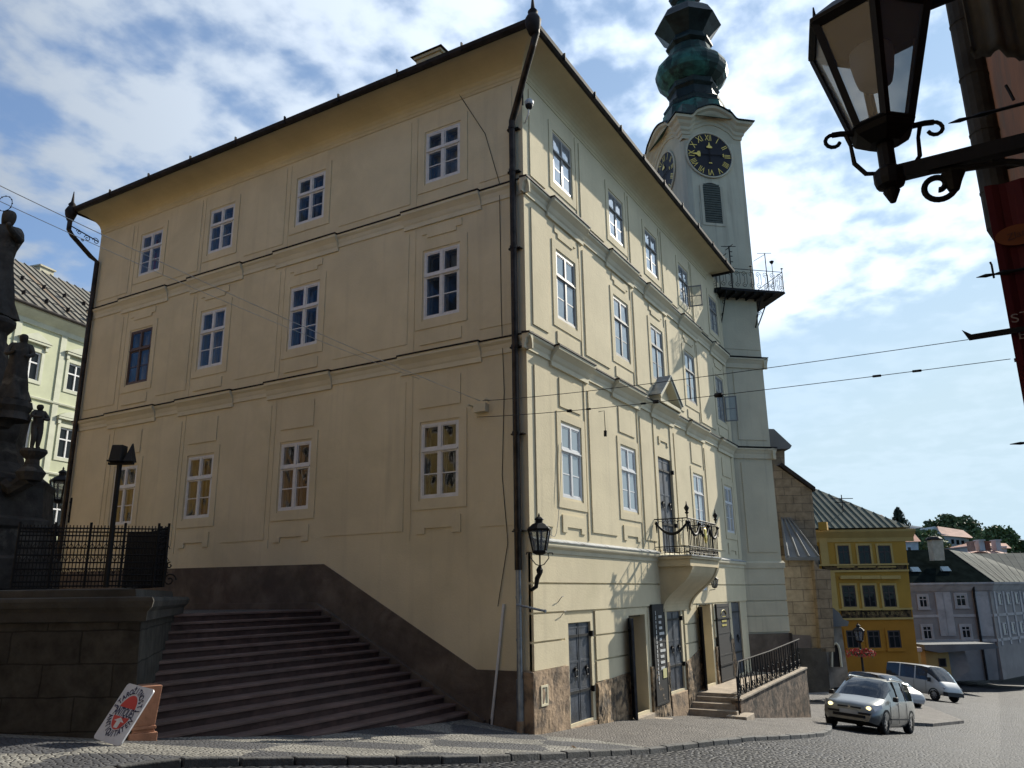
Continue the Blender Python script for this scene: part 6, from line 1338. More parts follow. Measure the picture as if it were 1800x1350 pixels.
ap = at(1392, 842, 70); m = MB(); fr = [YB.p(uL, zE+.1, .6), YB.p(uR, zE+.1, .6), YB.p(uR, zE+.1, -11.5), YB.p(uL, zE+.1, -11.5)]
m.add(fr+[ap, ap-_rt*5], [(0, 1, 4, 5), (1, 2, 4), (2, 3, 5, 4), (3, 0, 5)])
n = 22
for i in range(n):
    t_ = i/n; q = fr[0]+(fr[1]-fr[0])*t_; top = (fr[0]+(fr[1]-fr[0])*t_); 
    # seams run straight up the slope until they meet the hip
    sl_ = (ap-fr[1]); k_ = min(1, (fr[1]-q).length/max(.1, (fr[1]-Vector((ap.x, ap.y, fr[1].z))).dot((fr[1]-fr[0]).normalized())))
    e_ = fr[1]+(ap-fr[1])*min(1, max(0, k_)); d_ = e_-q
    m.tube([q+Vector((0, 0, .03)), e_+Vector((0, 0, .03))], .03, 4)
yrf = m.build('roof', RM2, yb, recalc=False)
m = MB(); q = at(1447, 925, 60.5); m.box(q.x-.3, q.x+.3, q.y-.3, q.y+.3, q.z-.3, q.z+.3); m.build('chimney', YM, yrf)
m = MB(); q = fr[1]+(ap-fr[1])*.45+Vector((0, 0, .0)); m.box(q.x-.5, q.x+.5, q.y-.4, q.y+.4, q.z-1.2, q.z-.3); m.build('roof_hatch', ZINC, yrf)
m = MB(); q = at(1483, 905, 64); m.tube([q, q+Vector((0, 0, 1.6))], .04, 5); m.tube([q+Vector((0, 0, 1.3))-_rt*.9, q+Vector((0, 0, 1.3))+_rt*.9], .03, 4); m.tube([q+Vector((0, 0, 1.0))-_rt*.6, q+Vector((0, 0, 1.0))+_rt*.6], .03, 4); tag(m.build('television_aerial', ZINC), 'spiky television aerial on the roof of the deep yellow house', 'antenna')

GBm = mat('grey lilac render', (.29, .26, .235), .9, .08, .6, .2, 6, dirt=(.22, .19, .18), dirtscale=.5); GBt = mat('pale grey trim', (.47, .43, .40), .9, .08, 1, dirt=(.3, .27, .25), dirtscale=.7)
G1 = plane(1745, 1100, 78, R(0)); G1.n = G1.n if G1.n.dot(CAM-G1.o) > 0 else -G1.n
G2 = plane(1745, 1100, 78, R(-62)); G2 = Fr(G1.p(0, 0).xy, (Matrix.Rotation(R(40), 3, 'Z') @ _rt).xy); G2.n = G2.n if G2.n.dot(CAM-G2.o) > 0 else -G2.n
gb = thing('grey_painted_house', 'grey house with painted pilasters and a steep dark hipped roof', 'house', tuple(at(1700, 1190, 78)))
slab(G1, [(1560, 1027), (1738, 1026), (1756, 1195), (1560, 1200)], 14, 'house_wall', GBm, gb)
m = MB(); z0, z1 = G1.px(1745, 1195)[1], G1.px(1738, 1026)[1]; uc = G1.px(1745, 1100)[0]
G2o = Fr(G1.p(G1.px(1748, 1100)[0], 0).xy, G2.a.xy); G2o.n = G2.n
if G2o.a.dot(_rt) < 0: G2o.a = -G2o.a
m.add([G2o.p(0, z0, .05), G2o.p(16, z0, .05), G2o.p(16, z1, .05), G2o.p(0, z1, .05), G2o.p(0, z0, -12), G2o.p(16, z0, -12), G2o.p(16, z1, -12), G2o.p(0, z1, -12)], [(0, 1, 2, 3), (4, 5, 6, 7), (0, 1, 5, 4), (3, 2, 6, 7), (1, 2, 6, 5), (0, 3, 7, 4)]); m.build('side_wall', GBm, gb, recalc=False)
m = MB(); zt_ = z1
for F, a, b in ((G1, G1.px(1595, 1030)[0], G1.px(1742, 1030)[0]), (G2o, 0, 16)): mould(m, F, a, b, [(0, zt_-.7), (.12, zt_-.6), (.4, zt_-.2), (.6, zt_), (.6, zt_+.15), (0, zt_+.2)])
for x in (1655, 1668, 1722, 1734): u, _ = G1.px(x, 1080); zz_ = G1.px(x, 1118)[1]; m.fb(G1, u-.38, u+.38, zz_, zt_-.7, 0, .08)
for y in (1082, 1126): zz_ = G1.px(1700, y)[1]; m.fb(G1, G1.px(1600, 1080)[0], G1.px(1744, 1080)[0], zz_-.12, zz_+.12, 0, .07); m.fb(G2o, 0, 16, zz_-.12, zz_+.12, 0, .12)
for i in range(7): u = 1+i*2.2; m.fb(G2o, u-.2, u+.2, z0+3, zt_-.7, 0, .12)
m.build('facade_trim', GBt, gb)
BRW = mat('amber lit pane', (.16, .09, .04), .3, .3, 2)
for q in (((1615, 1047), (1630, 1068)), ((1680, 1045), (1698, 1066)), ((1622, 1100), (1638, 1124)), ((1690, 1100), (1706, 1122))): pxwin(G1, q, gb, framem=GBt, glass=GLASSF, trim=GBt)
for i in range(6):
    for (a, b) in ((1042, 1064), (1096, 1118)):
        u = 2.1+i*2.2; zb, za = G1.px(1745, b)[1], G1.px(1745, a)[1]; m = MB(); ringframe(m, G2o, u-.45, u+.45, zb, za, .12, .14, ins=0); wn = m.build('window', GBt, gb); m = MB(); m.quad(G2o.p(u-.4, zb, .10), G2o.p(u+.4, zb, .10), G2o.p(u+.4, za, .10), G2o.p(u-.4, za, .10)); m.build('window_pane', GLASSF, wn, recalc=False)
DRF = mat('dark slate roof', (.010, .014, .013), 1.0, .2, 1.2, 0, 6, spec=0); LRF = metal_roof('pale metal roof', (.12, .125, .11), rust=(.085, .085, .075), ang=.2)
_b = LRF.node_tree.nodes['Principled BSDF']; _b.inputs['Metallic'].default_value = 0; _b.inputs['Roughness'].default_value = .9; _b.inputs['Specular IOR Level'].default_value = .05
e0 = G1.p(G1.px(1560, 1028)[0], z1+.15, .6); e1 = G1.p(G1.px(1742, 1028)[0], z1+.15, .6); e2 = G2o.p(16, z1+.15, .6)
r0 = at(1600, 978, 83); r1 = at(1667, 966, 84); r2 = at(1712, 962, 95); r3 = at(1840, 1003, 92)
rr_ = at(1560, 985, 84); r0.z = r1.z; r2.z = r1.z
m = MB(); m.add([e0-_rt*3, e1, r1, r1-_rt*9], [(0, 1, 2, 3)]); m.build('roof', DRF, gb, recalc=False)
m = MB(); m.add([e1, e2, r2+_rt*9, r2, r1], [(0, 1, 2, 3, 4)])
for i in range(12): t_ = i/12; m.tube([e1+(e2-e1)*t_+Vector((0, 0, .03)), r1+(r2+_rt*9-r1)*t_+Vector((0, 0, .03))], .025, 4)
grf = m.build('roof', LRF, gb, recalc=False)
q = at(1655, 985, 80); m = MB(); m.hexa([q+_rt*a+_fh*b for a, b in ((-.65, 0), (.35, 0), (.35, 1.0), (-.65, 1.0))]+[q+Vector((0, 0, 2.0))+_rt*a+_fh*b for a, b in ((-.65, 0), (.45, 0), (.45, 1.0), (-.65, 1.0))]); ck = m.build('chimney', mat('buff chimney', (.5, .45, .34), .9, .1, 2), grf); m = MB(); m.lathe(q+Vector((0, 0, 2.0))+_fh*.5-_rt*.2, [(.8, 0), (.8, .12), (.55, .32), (.0, .4)], 8); m.build('chimney_cap', ZINC, ck)
for x, y in ((1612, 1001), (1665, 1000)):
    q = at(x, y, 79.2); m = MB(); m.add([q+_rt*a+Vector((0, 0, b))+_fh*c for a, b, c in ((-.4, -.2, 0), (.4, -.2, 0), (.4, .25, .5), (-.4, .25, .5), (-.4, -.2, .6), (.4, -.2, .6))], [(0, 1, 2, 3), (1, 5, 2), (0, 3, 4), (3, 2, 5, 4)]); m.build('skylight', mat('sky light pane', (.3, .4, .42), .2), gb, recalc=False)
m = MB(); u, _ = G1.px(1716, 1080); m.tube([G1.p(u, z1, .3), G1.p(u, z1-1, .15), G1.p(u, z0, .15)], .12, 6); m.build('downpipe', ZINC, gb)
# kiosk with flat roof
KF = plane(1680, 1170, 70); KF.n = KF.n if KF.n.dot(CAM-KF.o) > 0 else -KF.n
ki = thing('yellow_kiosk', 'small yellow kiosk under a wide flat dark roof before the grey house', 'kiosk', tuple(at(1660, 1195, 70)))
slab(KF, [(1625, 1140), (1666, 1142), (1675, 1198), (1632, 1190)], 4, 'kiosk_wall', YRM, ki)
slab(KF, [(1666, 1142), (1700, 1140), (1712, 1180), (1675, 1200)], 3.5, 'kiosk_side', GBm, ki, front=-.5)
slab(KF, [(1614, 1132), (1735, 1130), (1744, 1138), (1640, 1146), (1616, 1141)], 4.5, 'flat_roof', LEAD, ki, front=1.0)
pxwin(KF, ((1650, 1157), (1663, 1172)), ki, mull=False)
# garage pillars left of the kiosk
gp = thing('gate_wall', 'low pale yellow gate wall left of the kiosk', 'wall', tuple(at(1610, 1190, 64))); F = plane(1610, 1160, 64); F.n = F.n if F.n.dot(CAM-F.o) > 0 else -F.n
slab(F, [(1598, 1145), (1618, 1145), (1622, 1192), (1600, 1190)], .6, 'gate_pillar', YTR, gp); slab(F, [(1596, 1138), (1619, 1138), (1620, 1145), (1597, 1146)], .8, 'pillar_cap', GBt, gp, front=.1)

# ---------------------------------------------------------------- hillside, houses and trees beyond
def hillz(x, y): return 0
m = MB(); pts = []
cols_, rows_n = 40, 10
HFR = plane(1650, 960, 120); 
grid = []
for i in range(cols_+1):
    X = 1300+i*(2300-1300)/cols_
    top = 972-30*math.exp(-((X-1640)/90)**2)-8*math.sin(X*.02)
    col_ = []
    for j in range(rows_n+1):
        D = 105+j*14; y = 1030+(top-1030)*min(1, j/7.0)
        p = at(X, y, D); col_.append(p)
    grid.append(col_)
vs = [p for c_ in grid for p in c_]
for c_ in grid: pass
m.add(vs, [(i*(rows_n+1)+j, (i+1)*(rows_n+1)+j, (i+1)*(rows_n+1)+j+1, i*(rows_n+1)+j+1) for i in range(cols_) for j in range(rows_n)])
low = [at(1300+i*1000/cols_, 1120, 104) for i in range(cols_+1)]
m.add(low+[g_[0] for g_ in grid], [(i, i+1, cols_+2+i, cols_+1+i) for i in range(cols_)])
structure(m.build('hillside', mat('wooded hillside', (.035, .06, .022), .95, .3, .25, 1, .8, dirt=(.08, .10, .04), dirtscale=.1), smooth=True, recalc=False), 'green hillside rising beyond the roofs', 'hill')
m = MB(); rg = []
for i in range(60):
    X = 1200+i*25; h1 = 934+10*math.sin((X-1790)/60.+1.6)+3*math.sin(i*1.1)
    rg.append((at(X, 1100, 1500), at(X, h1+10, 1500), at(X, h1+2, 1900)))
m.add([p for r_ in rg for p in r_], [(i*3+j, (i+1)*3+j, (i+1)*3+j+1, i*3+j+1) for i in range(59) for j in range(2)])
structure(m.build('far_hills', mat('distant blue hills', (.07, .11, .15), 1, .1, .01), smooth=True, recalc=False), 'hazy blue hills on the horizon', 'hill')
PNKR = mat('pinkish tile roof', (.42, .23, .17), .85, .15, .8, .4, 5); TILE = mat('red tile roof', (.34, .13, .08), .85, .2, .8, .4, 5); WHP = mat('off white render', (.50, .50, .48), .9, .08, .5)
def pxhouse(name, label, D, wall, roofpts, wallm, roofm, wins=(), depth=7, group=None):
    F = plane(sum(p[0] for p in wall)/len(wall), 980, D); F.n = F.n if F.n.dot(CAM-F.o) > 0 else -F.n
    h = thing(name, label, 'house', tuple(at(sum(p[0] for p in wall)/len(wall), max(p[1] for p in wall), D)), group=group)
    slab(F, wall, depth, 'house_wall', wallm, h); 
    if roofpts:
        # roofpts: eave left, eave right, ridge right, ridge left (pixels); the ridge stands back
        e0, e1 = [F.p(*F.px(*p), .4) for p in roofpts[:2]]; r1_, r0_ = [at(*p, D+depth*.5) for p in roofpts[2:]]
        b0, b1 = e0-F.n*(depth+.8), e1-F.n*(depth+.8); m = MB(); m.add([e0, e1, r1_, r0_, b1, b0], [(0, 1, 2, 3), (3, 2, 4, 5), (1, 4, 2), (0, 3, 5), (0, 1, 4, 5)]); m.build('roof', roofm, h, recalc=False)
    for w_ in wins: pxwin(F, w_, h, mull=False)
    return h
pxhouse('hill_house', 'white gabled house with a pink roof high among the trees', 130, [(1637, 958), (1637, 938), (1644, 925), (1655, 938), (1703, 948), (1703, 970), (1640, 962)], [(1650, 941), (1709, 946), (1693, 932), (1648, 925)], WHP, PNKR, wins=(((1639, 933), (1647, 941)), ((1672, 948), (1677, 956)), ((1681, 949), (1686, 957)), ((1690, 950), (1695, 958))))
pxhouse('small_blue_house', 'little pale blue house squeezed beside the deep yellow house', 96, [(1585, 952), (1614, 952), (1616, 990), (1585, 992)], [(1580, 953), (1616, 952), (1604, 934), (1580, 938)], mat('pale blue render', (.35, .48, .56), .9), TILE, wins=(((1596, 962), (1601, 970)),))
pxhouse('red_roof_house', 'house with a red tiled roof peeping above the deep yellow house', 84, [(1510, 928), (1560, 928), (1560, 945), (1510, 945)], [(1500, 925), (1590, 940), (1550, 905), (1520, 903)], WHP, TILE)
pxhouse('pink_roof_house', 'long house with a pinkish roof beyond the grey painted house', 98, [(1722, 978), (1840, 1005), (1840, 1040), (1722, 1000)], [(1727, 970), (1860, 1012), (1835, 983), (1735, 966)], WHP, PNKR)
pxhouse('terrace_house', 'row of low chimneys and red roofs behind the grey house ridge', 110, [(1700, 960), (1770, 960), (1770, 985), (1700, 975)], [(1698, 962), (1775, 964), (1768, 955), (1704, 954)], WHP, TILE)
for k_, (x, w_) in enumerate(((1712, 6), (1728, 9), (1738, 8), (1757, 8))):
    q = at(x, 968, 100); m = MB(); s_ = w_/2*100/1388*1.0; m.hexa([q+_rt*a*s_+_fh*b for a, b in ((-1, 0), (1, 0), (1, 1), (-1, 1))]+[q+Vector((0, 0, 1.0+.2*(k_ % 2)))+_rt*a*s_+_fh*b for a, b in ((-1, 0), (1, 0), (1, 1), (-1, 1))]); m.hexa([q+Vector((0, 0, 1.0+.2*(k_ % 2)))+_rt*a*s_*1.2+_fh*b for a, b in ((-1, -.2), (1, -.2), (1, 1.2), (-1, 1.2))]+[q+Vector((0, 0, 1.15+.2*(k_ % 2)))+_rt*a*s_*1.2+_fh*b for a, b in ((-1, -.2), (1, -.2), (1, 1.2), (-1, 1.2))]); ck = m.build('roof_chimney', [PNKR, WHP, TILE, WHP][k_]); tag(ck, ['leftmost small pinkish chimney on the far roofs', 'pale chimney second from the left on the far roofs', 'red chimney third from the left on the far roofs', 'rightmost pale chimney on the far roofs'][k_], 'chimney', 'chimneys on the far roofs')
BARK = mat('bark', (.05, .038, .028), .95, .2, 6)
def leafmat(name, c):
    m = bpy.data.materials.new(name); m.use_nodes = True; t = m.node_tree; b = t.nodes['Principled BSDF']; b.inputs['Roughness'].default_value = .7
    g = N(t, 'ShaderNodeNewGeometry'); no = N(t, 'ShaderNodeTexNoise', i_Scale=.5, i_Detail=3.0); L(t, g.outputs['Position'], no.inputs['Vector'])
    mx = N(t, 'ShaderNodeMix', data_type='RGBA'); L(t, g.outputs['Random Per Island'], mx.inputs['Factor']); mx.inputs['A'].default_value = (c[0]*.55, c[1]*.6, c[2]*.6, 1); mx.inputs['B'].default_value = (c[0]*1.5, c[1]*1.4, c[2]*1.2, 1); L(t, mx.outputs['Result'], b.inputs['Base Color']); return m
LF = [leafmat('dark leaves', (.07, .11, .045)), leafmat('mid leaves', (.10, .15, .06)), leafmat('pine needles', (.014, .030, .018))]
def broad(px, ytop, ybot, w_, D, label, lm=0, n=4200, seed=1):
    rnd = random.Random(seed); base = at(px, ybot, D); top = at(px, ytop, D); H = top.z-base.z; Wd = w_/1388*D*1.25/2; H *= 1.0
    t = thing('broadleaf_tree', label, 'tree', tuple(base), group='trees on the hillside')
    m = MB(); m.tube([base-Vector((0, 0, 1)), base+Vector((0, 0, H*.35)), base+Vector((.2, 0, H*.6))], [.3, .22, .1], 7)
    for i in range(5): a = i*1.3; m.tube([base+Vector((0, 0, H*(.3+.06*i))), base+Vector((math.cos(a)*Wd*.6, math.sin(a)*Wd*.6, H*(.55+.07*i)))], [.12, .03], 5)
    m.build('trunk', BARK, t)
    cl_ = []
    for i in range(16):
        a = rnd.uniform(0, 6.28); q = rnd.uniform(.15, .75)*Wd; z = rnd.uniform(.12, .86); cl_.append((Vector((math.cos(a)*q*(1.1-.4*z), math.sin(a)*q*(1.1-.4*z), z*H)), rnd.uniform(.28, .50)*Wd))
    m = MB()
    for i in range(n):
        c_, r_ = rnd.choice(cl_); d = Vector((rnd.gauss(0, 1), rnd.gauss(0, 1), rnd.gauss(0, 1))).normalized()*r_*rnd.uniform(.65, 1.1); p = base+c_+Vector((d.x, d.y, d.z*.8)); s_ = rnd.uniform(.18, .42)*D/130
        a = Vector((rnd.gauss(0, 1), rnd.gauss(0, 1), rnd.gauss(0, 1))).normalized()*s_; b = a.cross(Vector((rnd.gauss(0, 1), rnd.gauss(0, 1), rnd.gauss(0, 1)))).normalized()*s_*.8; m.add([p-a, p+b, p+a, p-b], [(0, 1, 2, 3)])
    m.build('crown', LF[lm], t, recalc=False)
broad(1625, 928, 985, 62, 118, 'leafy tree left of the white gabled hill house', 1, seed=2)
broad(1683, 907, 975, 70, 140, 'tall rounded tree behind the white gabled hill house', 0, seed=3)
broad(1653, 918, 975, 50, 142, 'round tree rising just left behind the pink hill roof', 0, seed=5)
broad(1617, 950, 1000, 50, 112, 'low bushy tree above the dark slate roof', 0, seed=6)
broad(1760, 928, 985, 66, 125, 'broad light green tree above the far pink roof', 1, seed=4)
broad(1792, 950, 990, 50, 130, 'dark bushy tree at the far right of the skyline', 0, seed=8)
broad(1720, 955, 985, 40, 128, 'small tree right of the white gabled hill house', 0, seed=9, n=1500)
def pine(px, ytop, ybot, w_, D, label):
    rnd = random.Random(11); base = at(px, ybot, D); H = at(px, ytop, D).z-base.z; Wd = w_/1388*D/1.15; t = thing('spruce_tree', label, 'tree', tuple(base), group='trees on the hillside')
    m = MB(); m.tube([base-Vector((0, 0, 1)), base+Vector((0, 0, H))], [.25, .02], 6); m.build('trunk', BARK, t); m = MB()
    for i in range(34):
        z = H*(.12+.86*i/34); r_ = Wd*(1-i/34)**.85+.15
        for k_ in range(11):
            a = rnd.uniform(0, 6.28); l_ = r_*rnd.uniform(.65, 1.1); d = Vector((math.cos(a), math.sin(a), -.22))*l_; p = base+Vector((0, 0, z)); sd = Vector((-math.sin(a), math.cos(a), 0))*.22*(.4+l_*.3)
            for q in (.35, .6, .85, 1.0): c_ = p+d*q; m.add([c_-sd, c_-Vector((0, 0, .28)), c_+sd, c_+Vector((0, 0, .16))+d*.08], [(0, 1, 2, 3)])
    m.build('crown', LF[2], t, recalc=False)
pine(1587, 889, 965, 38, 120, 'tall dark spruce standing against the sky above the yellow house')

# ---------------------------------------------------------------- street lamp with hanging flowers
q = at(1520, 1200, 46); q.z = hh(q.x, q.y); ztop = at(1511, 1095, 46).z
sl_ = thing('street_lamp', 'black street lamp post with a ring of red flowers below its lantern', 'street lamp', tuple(q))
hL = ztop-q.z; tilt = Vector((0, 0, 1))
m = MB(); m.lathe(q, [(.16, -.2), (.16, .3), (.09, .4), (.07, 1.0), (.05, hL*.75), (.045, hL-1.0)], 10); m.build('lamp_post', IRON, sl_)
mi_, mg_ = MB(), MB(); lantern_body(mi_, mg_, q+Vector((0, 0, hL-.95)), .55); mi_.build('lantern_frame', IRON, sl_); mg_.build('lantern_glass', LAMPG, sl_, recalc=False)
rnd = random.Random(9); fb_ = thing('flower_basket', 'round basket of red and pink flowers on the lamp post', 'flowers', tuple(q+Vector((0, 0, hL-1.6))))
FLR = leafmat('red flowers', (.42, .05, .045)); m = MB(); m2 = MB()
for i in range(900):
    a = rnd.uniform(0, 6.28); r_ = rnd.uniform(.25, .75)**.9; p = q+Vector((math.cos(a)*r_, math.sin(a)*r_, hL-1.45-.35*r_*rnd.random()+rnd.uniform(-.12, .10))); u_ = Vector((rnd.gauss(0, 1), rnd.gauss(0, 1), rnd.gauss(0, 1))).normalized()*.05; v_ = u_.cross(Vector((rnd.gauss(0, 1), rnd.gauss(0, 1), rnd.gauss(0, 1)))).normalized()*.05
    (m if rnd.random() < .7 else m2).add([p-u_, p+v_, p+u_, p-v_], [(0, 1, 2, 3)])
m.build('blossoms', FLR, fb_, recalc=False); m2.build('foliage', LF[1], fb_, recalc=False)
m = MB(); m.lathe(q+Vector((0, 0, hL-1.55)), [(.05, -.25), (.5, -.1), (.62, .0), (.05, .02)], 14); m.build('basket', BARK, fb_)

# scraps and leaves by the kerb
rnd = random.Random(21); LFB = mat('dry leaf', (.16, .09, .035), .9)
for k_, (x, y) in enumerate(((-1.85, -1.75),)):
    m = MB(); z = hh(x, y)+.012; a = rnd.uniform(0, 6); s_ = rnd.uniform(.05, .09); d1 = Vector((math.cos(a), math.sin(a), .1))*s_; d2 = Vector((-math.sin(a), math.cos(a), .25))*s_*.5; c_ = Vector((x, y, z))
    m.add([c_-d1, c_+d2, c_+d1, c_-d2, c_+Vector((0, 0, .02))], [(0, 1, 4), (1, 2, 4), (2, 3, 4), (3, 0, 4)]); tag(m.build('dry_leaf', LFB, recalc=False), 'dry curled brown leaf lying on the mosaic pavement near the kerb', 'leaf')
# ---------------------------------------------------------------- vehicles
def carpaint(name, col, metal=.6, rough=.32):
    m = bpy.data.materials.new(name); m.use_nodes = True; b = m.node_tree.nodes['Principled BSDF']; b.inputs['Base Color'].default_value = (*col, 1); b.inputs['Metallic'].default_value = metal; b.inputs['Roughness'].default_value = rough; b.inputs['Coat Weight'].default_value = .6; b.inputs['Coat Roughness'].default_value = .08
    return m
TYRE = mat('tyre rubber', (.012, .012, .012), .85, .1, 8, coord='O'); RIM = carpaint('alloy', (.45, .45, .46), .9, .3)
HEADL = bpy.data.materials.new('lit headlight'); HEADL.use_nodes = True; _b = HEADL.node_tree.nodes['Principled BSDF']; _b.inputs['Base Color'].default_value = (.9, .85, .7, 1); _b.inputs['Emission Color'].default_value = (1, .78, .35, 1); _b.inputs['Emission Strength'].default_value = 1.6
LENS = carpaint('lamp glass', (.35, .36, .38), .3, .1); PLAST = mat('black bumper plastic', (.018, .018, .019), .6, .1, 5); CHROME = carpaint('chrome', (.5, .5, .5), 1, .15); PLATE = mat('number plate', (.5, .5, .48), .5)
def loft(stations, half_idx=None):
    """stations: (x, [ (y,z)... from bottom centre to roof centre ]) -> full symmetric rings"""
    rings = []
    for x, pr in stations:
        left = [Vector((x, y, z)) for y, z in pr]; right = [Vector((x, -y, z)) for y, z in reversed(pr)]
        rings.append(left+right[1:-1] if False else left+right)
    return rings
def car(name, label, T, st, paint, wheels, wr, glass_side, ws_rng, rear_rng, parts=None, kind='car', length=None):
    """st: list of dict(x, w, zb, zs(belt), wt(belt half width), wr(roof half width), zr) ; local x forward"""
    root = thing(name, label, kind, T.to_translation()); root.rotation_euler = T.to_euler(); W[root.name] = T
    def P(x, y, z): return T @ Vector((x, y, z))
    K = []
    for s in st:
        x, w_, zb, zbelt, wb, wroof, zr = s
        K.append([(x, 0, zb), (x, w_*.88, zb), (x, w_*.97, zb+.12), (x, w_, zb+(zbelt-zb)*.45), (x, w_*.985, zb+(zbelt-zb)*.8), (x, wb, zbelt), (x, wb+(wroof-wb)*.5, zbelt+(zr-zbelt)*.52), (x, wroof, zbelt+(zr-zbelt)*.94), (x, wroof*.72, zr), (x, 0, zr+.015)])
    n = len(K[0]); body, gls = MB(), MB(); gside = {}
    def P_(t): return P(*t)
    bv = []; 
    for k in K: bv += [P_(t) for t in k]+[P_((t[0], -t[1], t[2])) for t in k]
    body.v = bv; gl_faces = {}
    for i in range(len(K)-1):
        for side in (0, 1):
            for j in range(n-1):
                a = i*2*n+side*n+j; b = (i+1)*2*n+side*n+j; f = (a, b, b+1, a+1)
                xm = (K[i][0][0]+K[i+1][0][0])/2
                isg = None
                if j in (5, 6) and glass_side[0] < xm < glass_side[1]: isg = 'side'
                if ws_rng[0] < xm < ws_rng[1] and j >= 8-2 : isg = 'wind'
                if rear_rng and rear_rng[0] < xm < rear_rng[1] and j >= 7: isg = 'rear'
                if ws_rng[0] < xm < ws_rng[1] and j < 7 and isg is None: isg = None
                if isg: gl_faces.setdefault(isg, []).append(f)
                else: body.f.append(f); body.m.append(0)
    for e in (0, len(K)-1):
        o_ = e*2*n; body.f.append(tuple(o_+j for j in range(n))+tuple(o_+n+j for j in range(n-1, -1, -1))); body.m.append(0)
    bo = body.build('body', paint, root, smooth=True, weld=True); bo.modifiers.new('es', 'EDGE_SPLIT').split_angle = R(38)
    for kk, fs in gl_faces.items():
        g_ = MB(); g_.v = list(bv); g_.f = fs; g_.m = [0]*len(fs); 
        used = sorted({i for f in fs for i in f}); mp_ = {v: i for i, v in enumerate(used)}; g_.v = [bv[i] for i in used]; g_.f = [tuple(mp_[i] for i in f) for f in fs]
        g_.build({'side': 'side_windows', 'wind': 'windscreen', 'rear': 'rear_window'}[kk], CARG, root, smooth=True, recalc=True)
    # cabin floor and seats so the glass shows something dark
    xs_ = [s[0] for s in st]; m = MB(); mx_ = (glass_side[0]+glass_side[1])/2
    for x0, x1, y0, y1, z0, z1 in ((glass_side[0]-.2, glass_side[1]+.7, -st[3][1]*.8, st[3][1]*.8, .35, st[3][3]-.12),): m.hexa([P(x0, y0, z0), P(x1, y0, z0), P(x1, y1, z0), P(x0, y1, z0), P(x0, y0, z1), P(x1, y0, z1), P(x1, y1, z1), P(x0, y1, z1)])
    m.build('cabin_floor', DARKIN, root)
    for y in (-.36, .36):
        m = MB(); x0 = glass_side[1]-.75; zz_ = st[3][3]-.15; m.hexa([P(x0-.12, y-.22, zz_-.1), P(x0+.05, y-.22, zz_-.1), P(x0+.05, y+.22, zz_-.1), P(x0-.12, y+.22, zz_-.1), P(x0-.2, y-.17, zz_+.32), P(x0-.08, y-.17, zz_+.32), P(x0-.08, y+.17, zz_+.32), P(x0-.2, y+.17, zz_+.32)]); m.build('seat', DARKIN, root, bevel=.03)
    for (wx, wy) in wheels:
        for s in (-1, 1):
            m = MB(); c = (wx, wy*s); n_ = 28; prof = [(wr*.62, -.10), (wr*.93, -.105), (wr, -.07), (wr, .07), (wr*.93, .105), (wr*.62, .10)]
            vs = [P(c[0]+r*math.cos(2*math.pi*j/n_), c[1]+o, wr+r*math.sin(2*math.pi*j/n_)) for r, o in prof for j in range(n_)]
            m.add(vs, [(i*n_+j, i*n_+(j+1) % n_, (i+1)*n_+(j+1) % n_, (i+1)*n_+j) for i in range(5) for j in range(n_)]); wl = m.build('wheel', TYRE, root, smooth=True)
            m = MB(); oo = .085*s
            for k_ in range(7):
                a = 2*math.pi*k_/7; d1 = .17; m.add([P(c[0]+q*math.cos(a+e), c[1]+oo+ (.0 if q > .1 else .012*s), wr+q*math.sin(a+e)) for q, e in ((.05, -.5), (wr*.63, -d1), (wr*.63, d1), (.05, .5))], [(0, 1, 2, 3)])
            m.add([P(c[0]+r*math.cos(2*math.pi*j/20), c[1]+oo+.004*s, wr+r*math.sin(2*math.pi*j/20)) for r in (wr*.58, wr*.66) for j in range(20)], [(j, (j+1) % 20, 20+(j+1) % 20, 20+j) for j in range(20)])
            m.add([P(c[0]+.06*math.cos(2*math.pi*j/12), c[1]+oo+.015*s, wr+.06*math.sin(2*math.pi*j/12)) for j in range(12)], [tuple(range(12))]); m.build('rim', RIM, wl, recalc=False)
            m = MB(); m.add([P(c[0]+wr*.62*math.cos(2*math.pi*j/20), c[1]+.03*s, wr+wr*.62*math.sin(2*math.pi*j/20)) for j in range(20)], [tuple(range(20))]); m.build('brake_disc', PLAST, wl, recalc=False)
            m = MB(); pts = []   # dark wheel arch lip
            q = st; wmax = max(s_[1] for s_ in st)
            vs = []; n2 = 16
            for r in (wr*1.0, wr*1.20):
                for j in range(n2+1): a = math.pi*(-.05+1.1*j/n2); vs.append(P(c[0]+r*math.cos(a), s*(np.interp(c[0]+r*math.cos(a), [s_[0] for s_ in sorted(st)], [s_[1] for s_ in sorted(st)])+.006), wr+.02+r*math.sin(a)))
            m.add(vs, [(j, j+1, n2+2+j, n2+1+j) for j in range(n2)]); m.build('wheel_arch', BLACK, root, recalc=False)
    return root, P
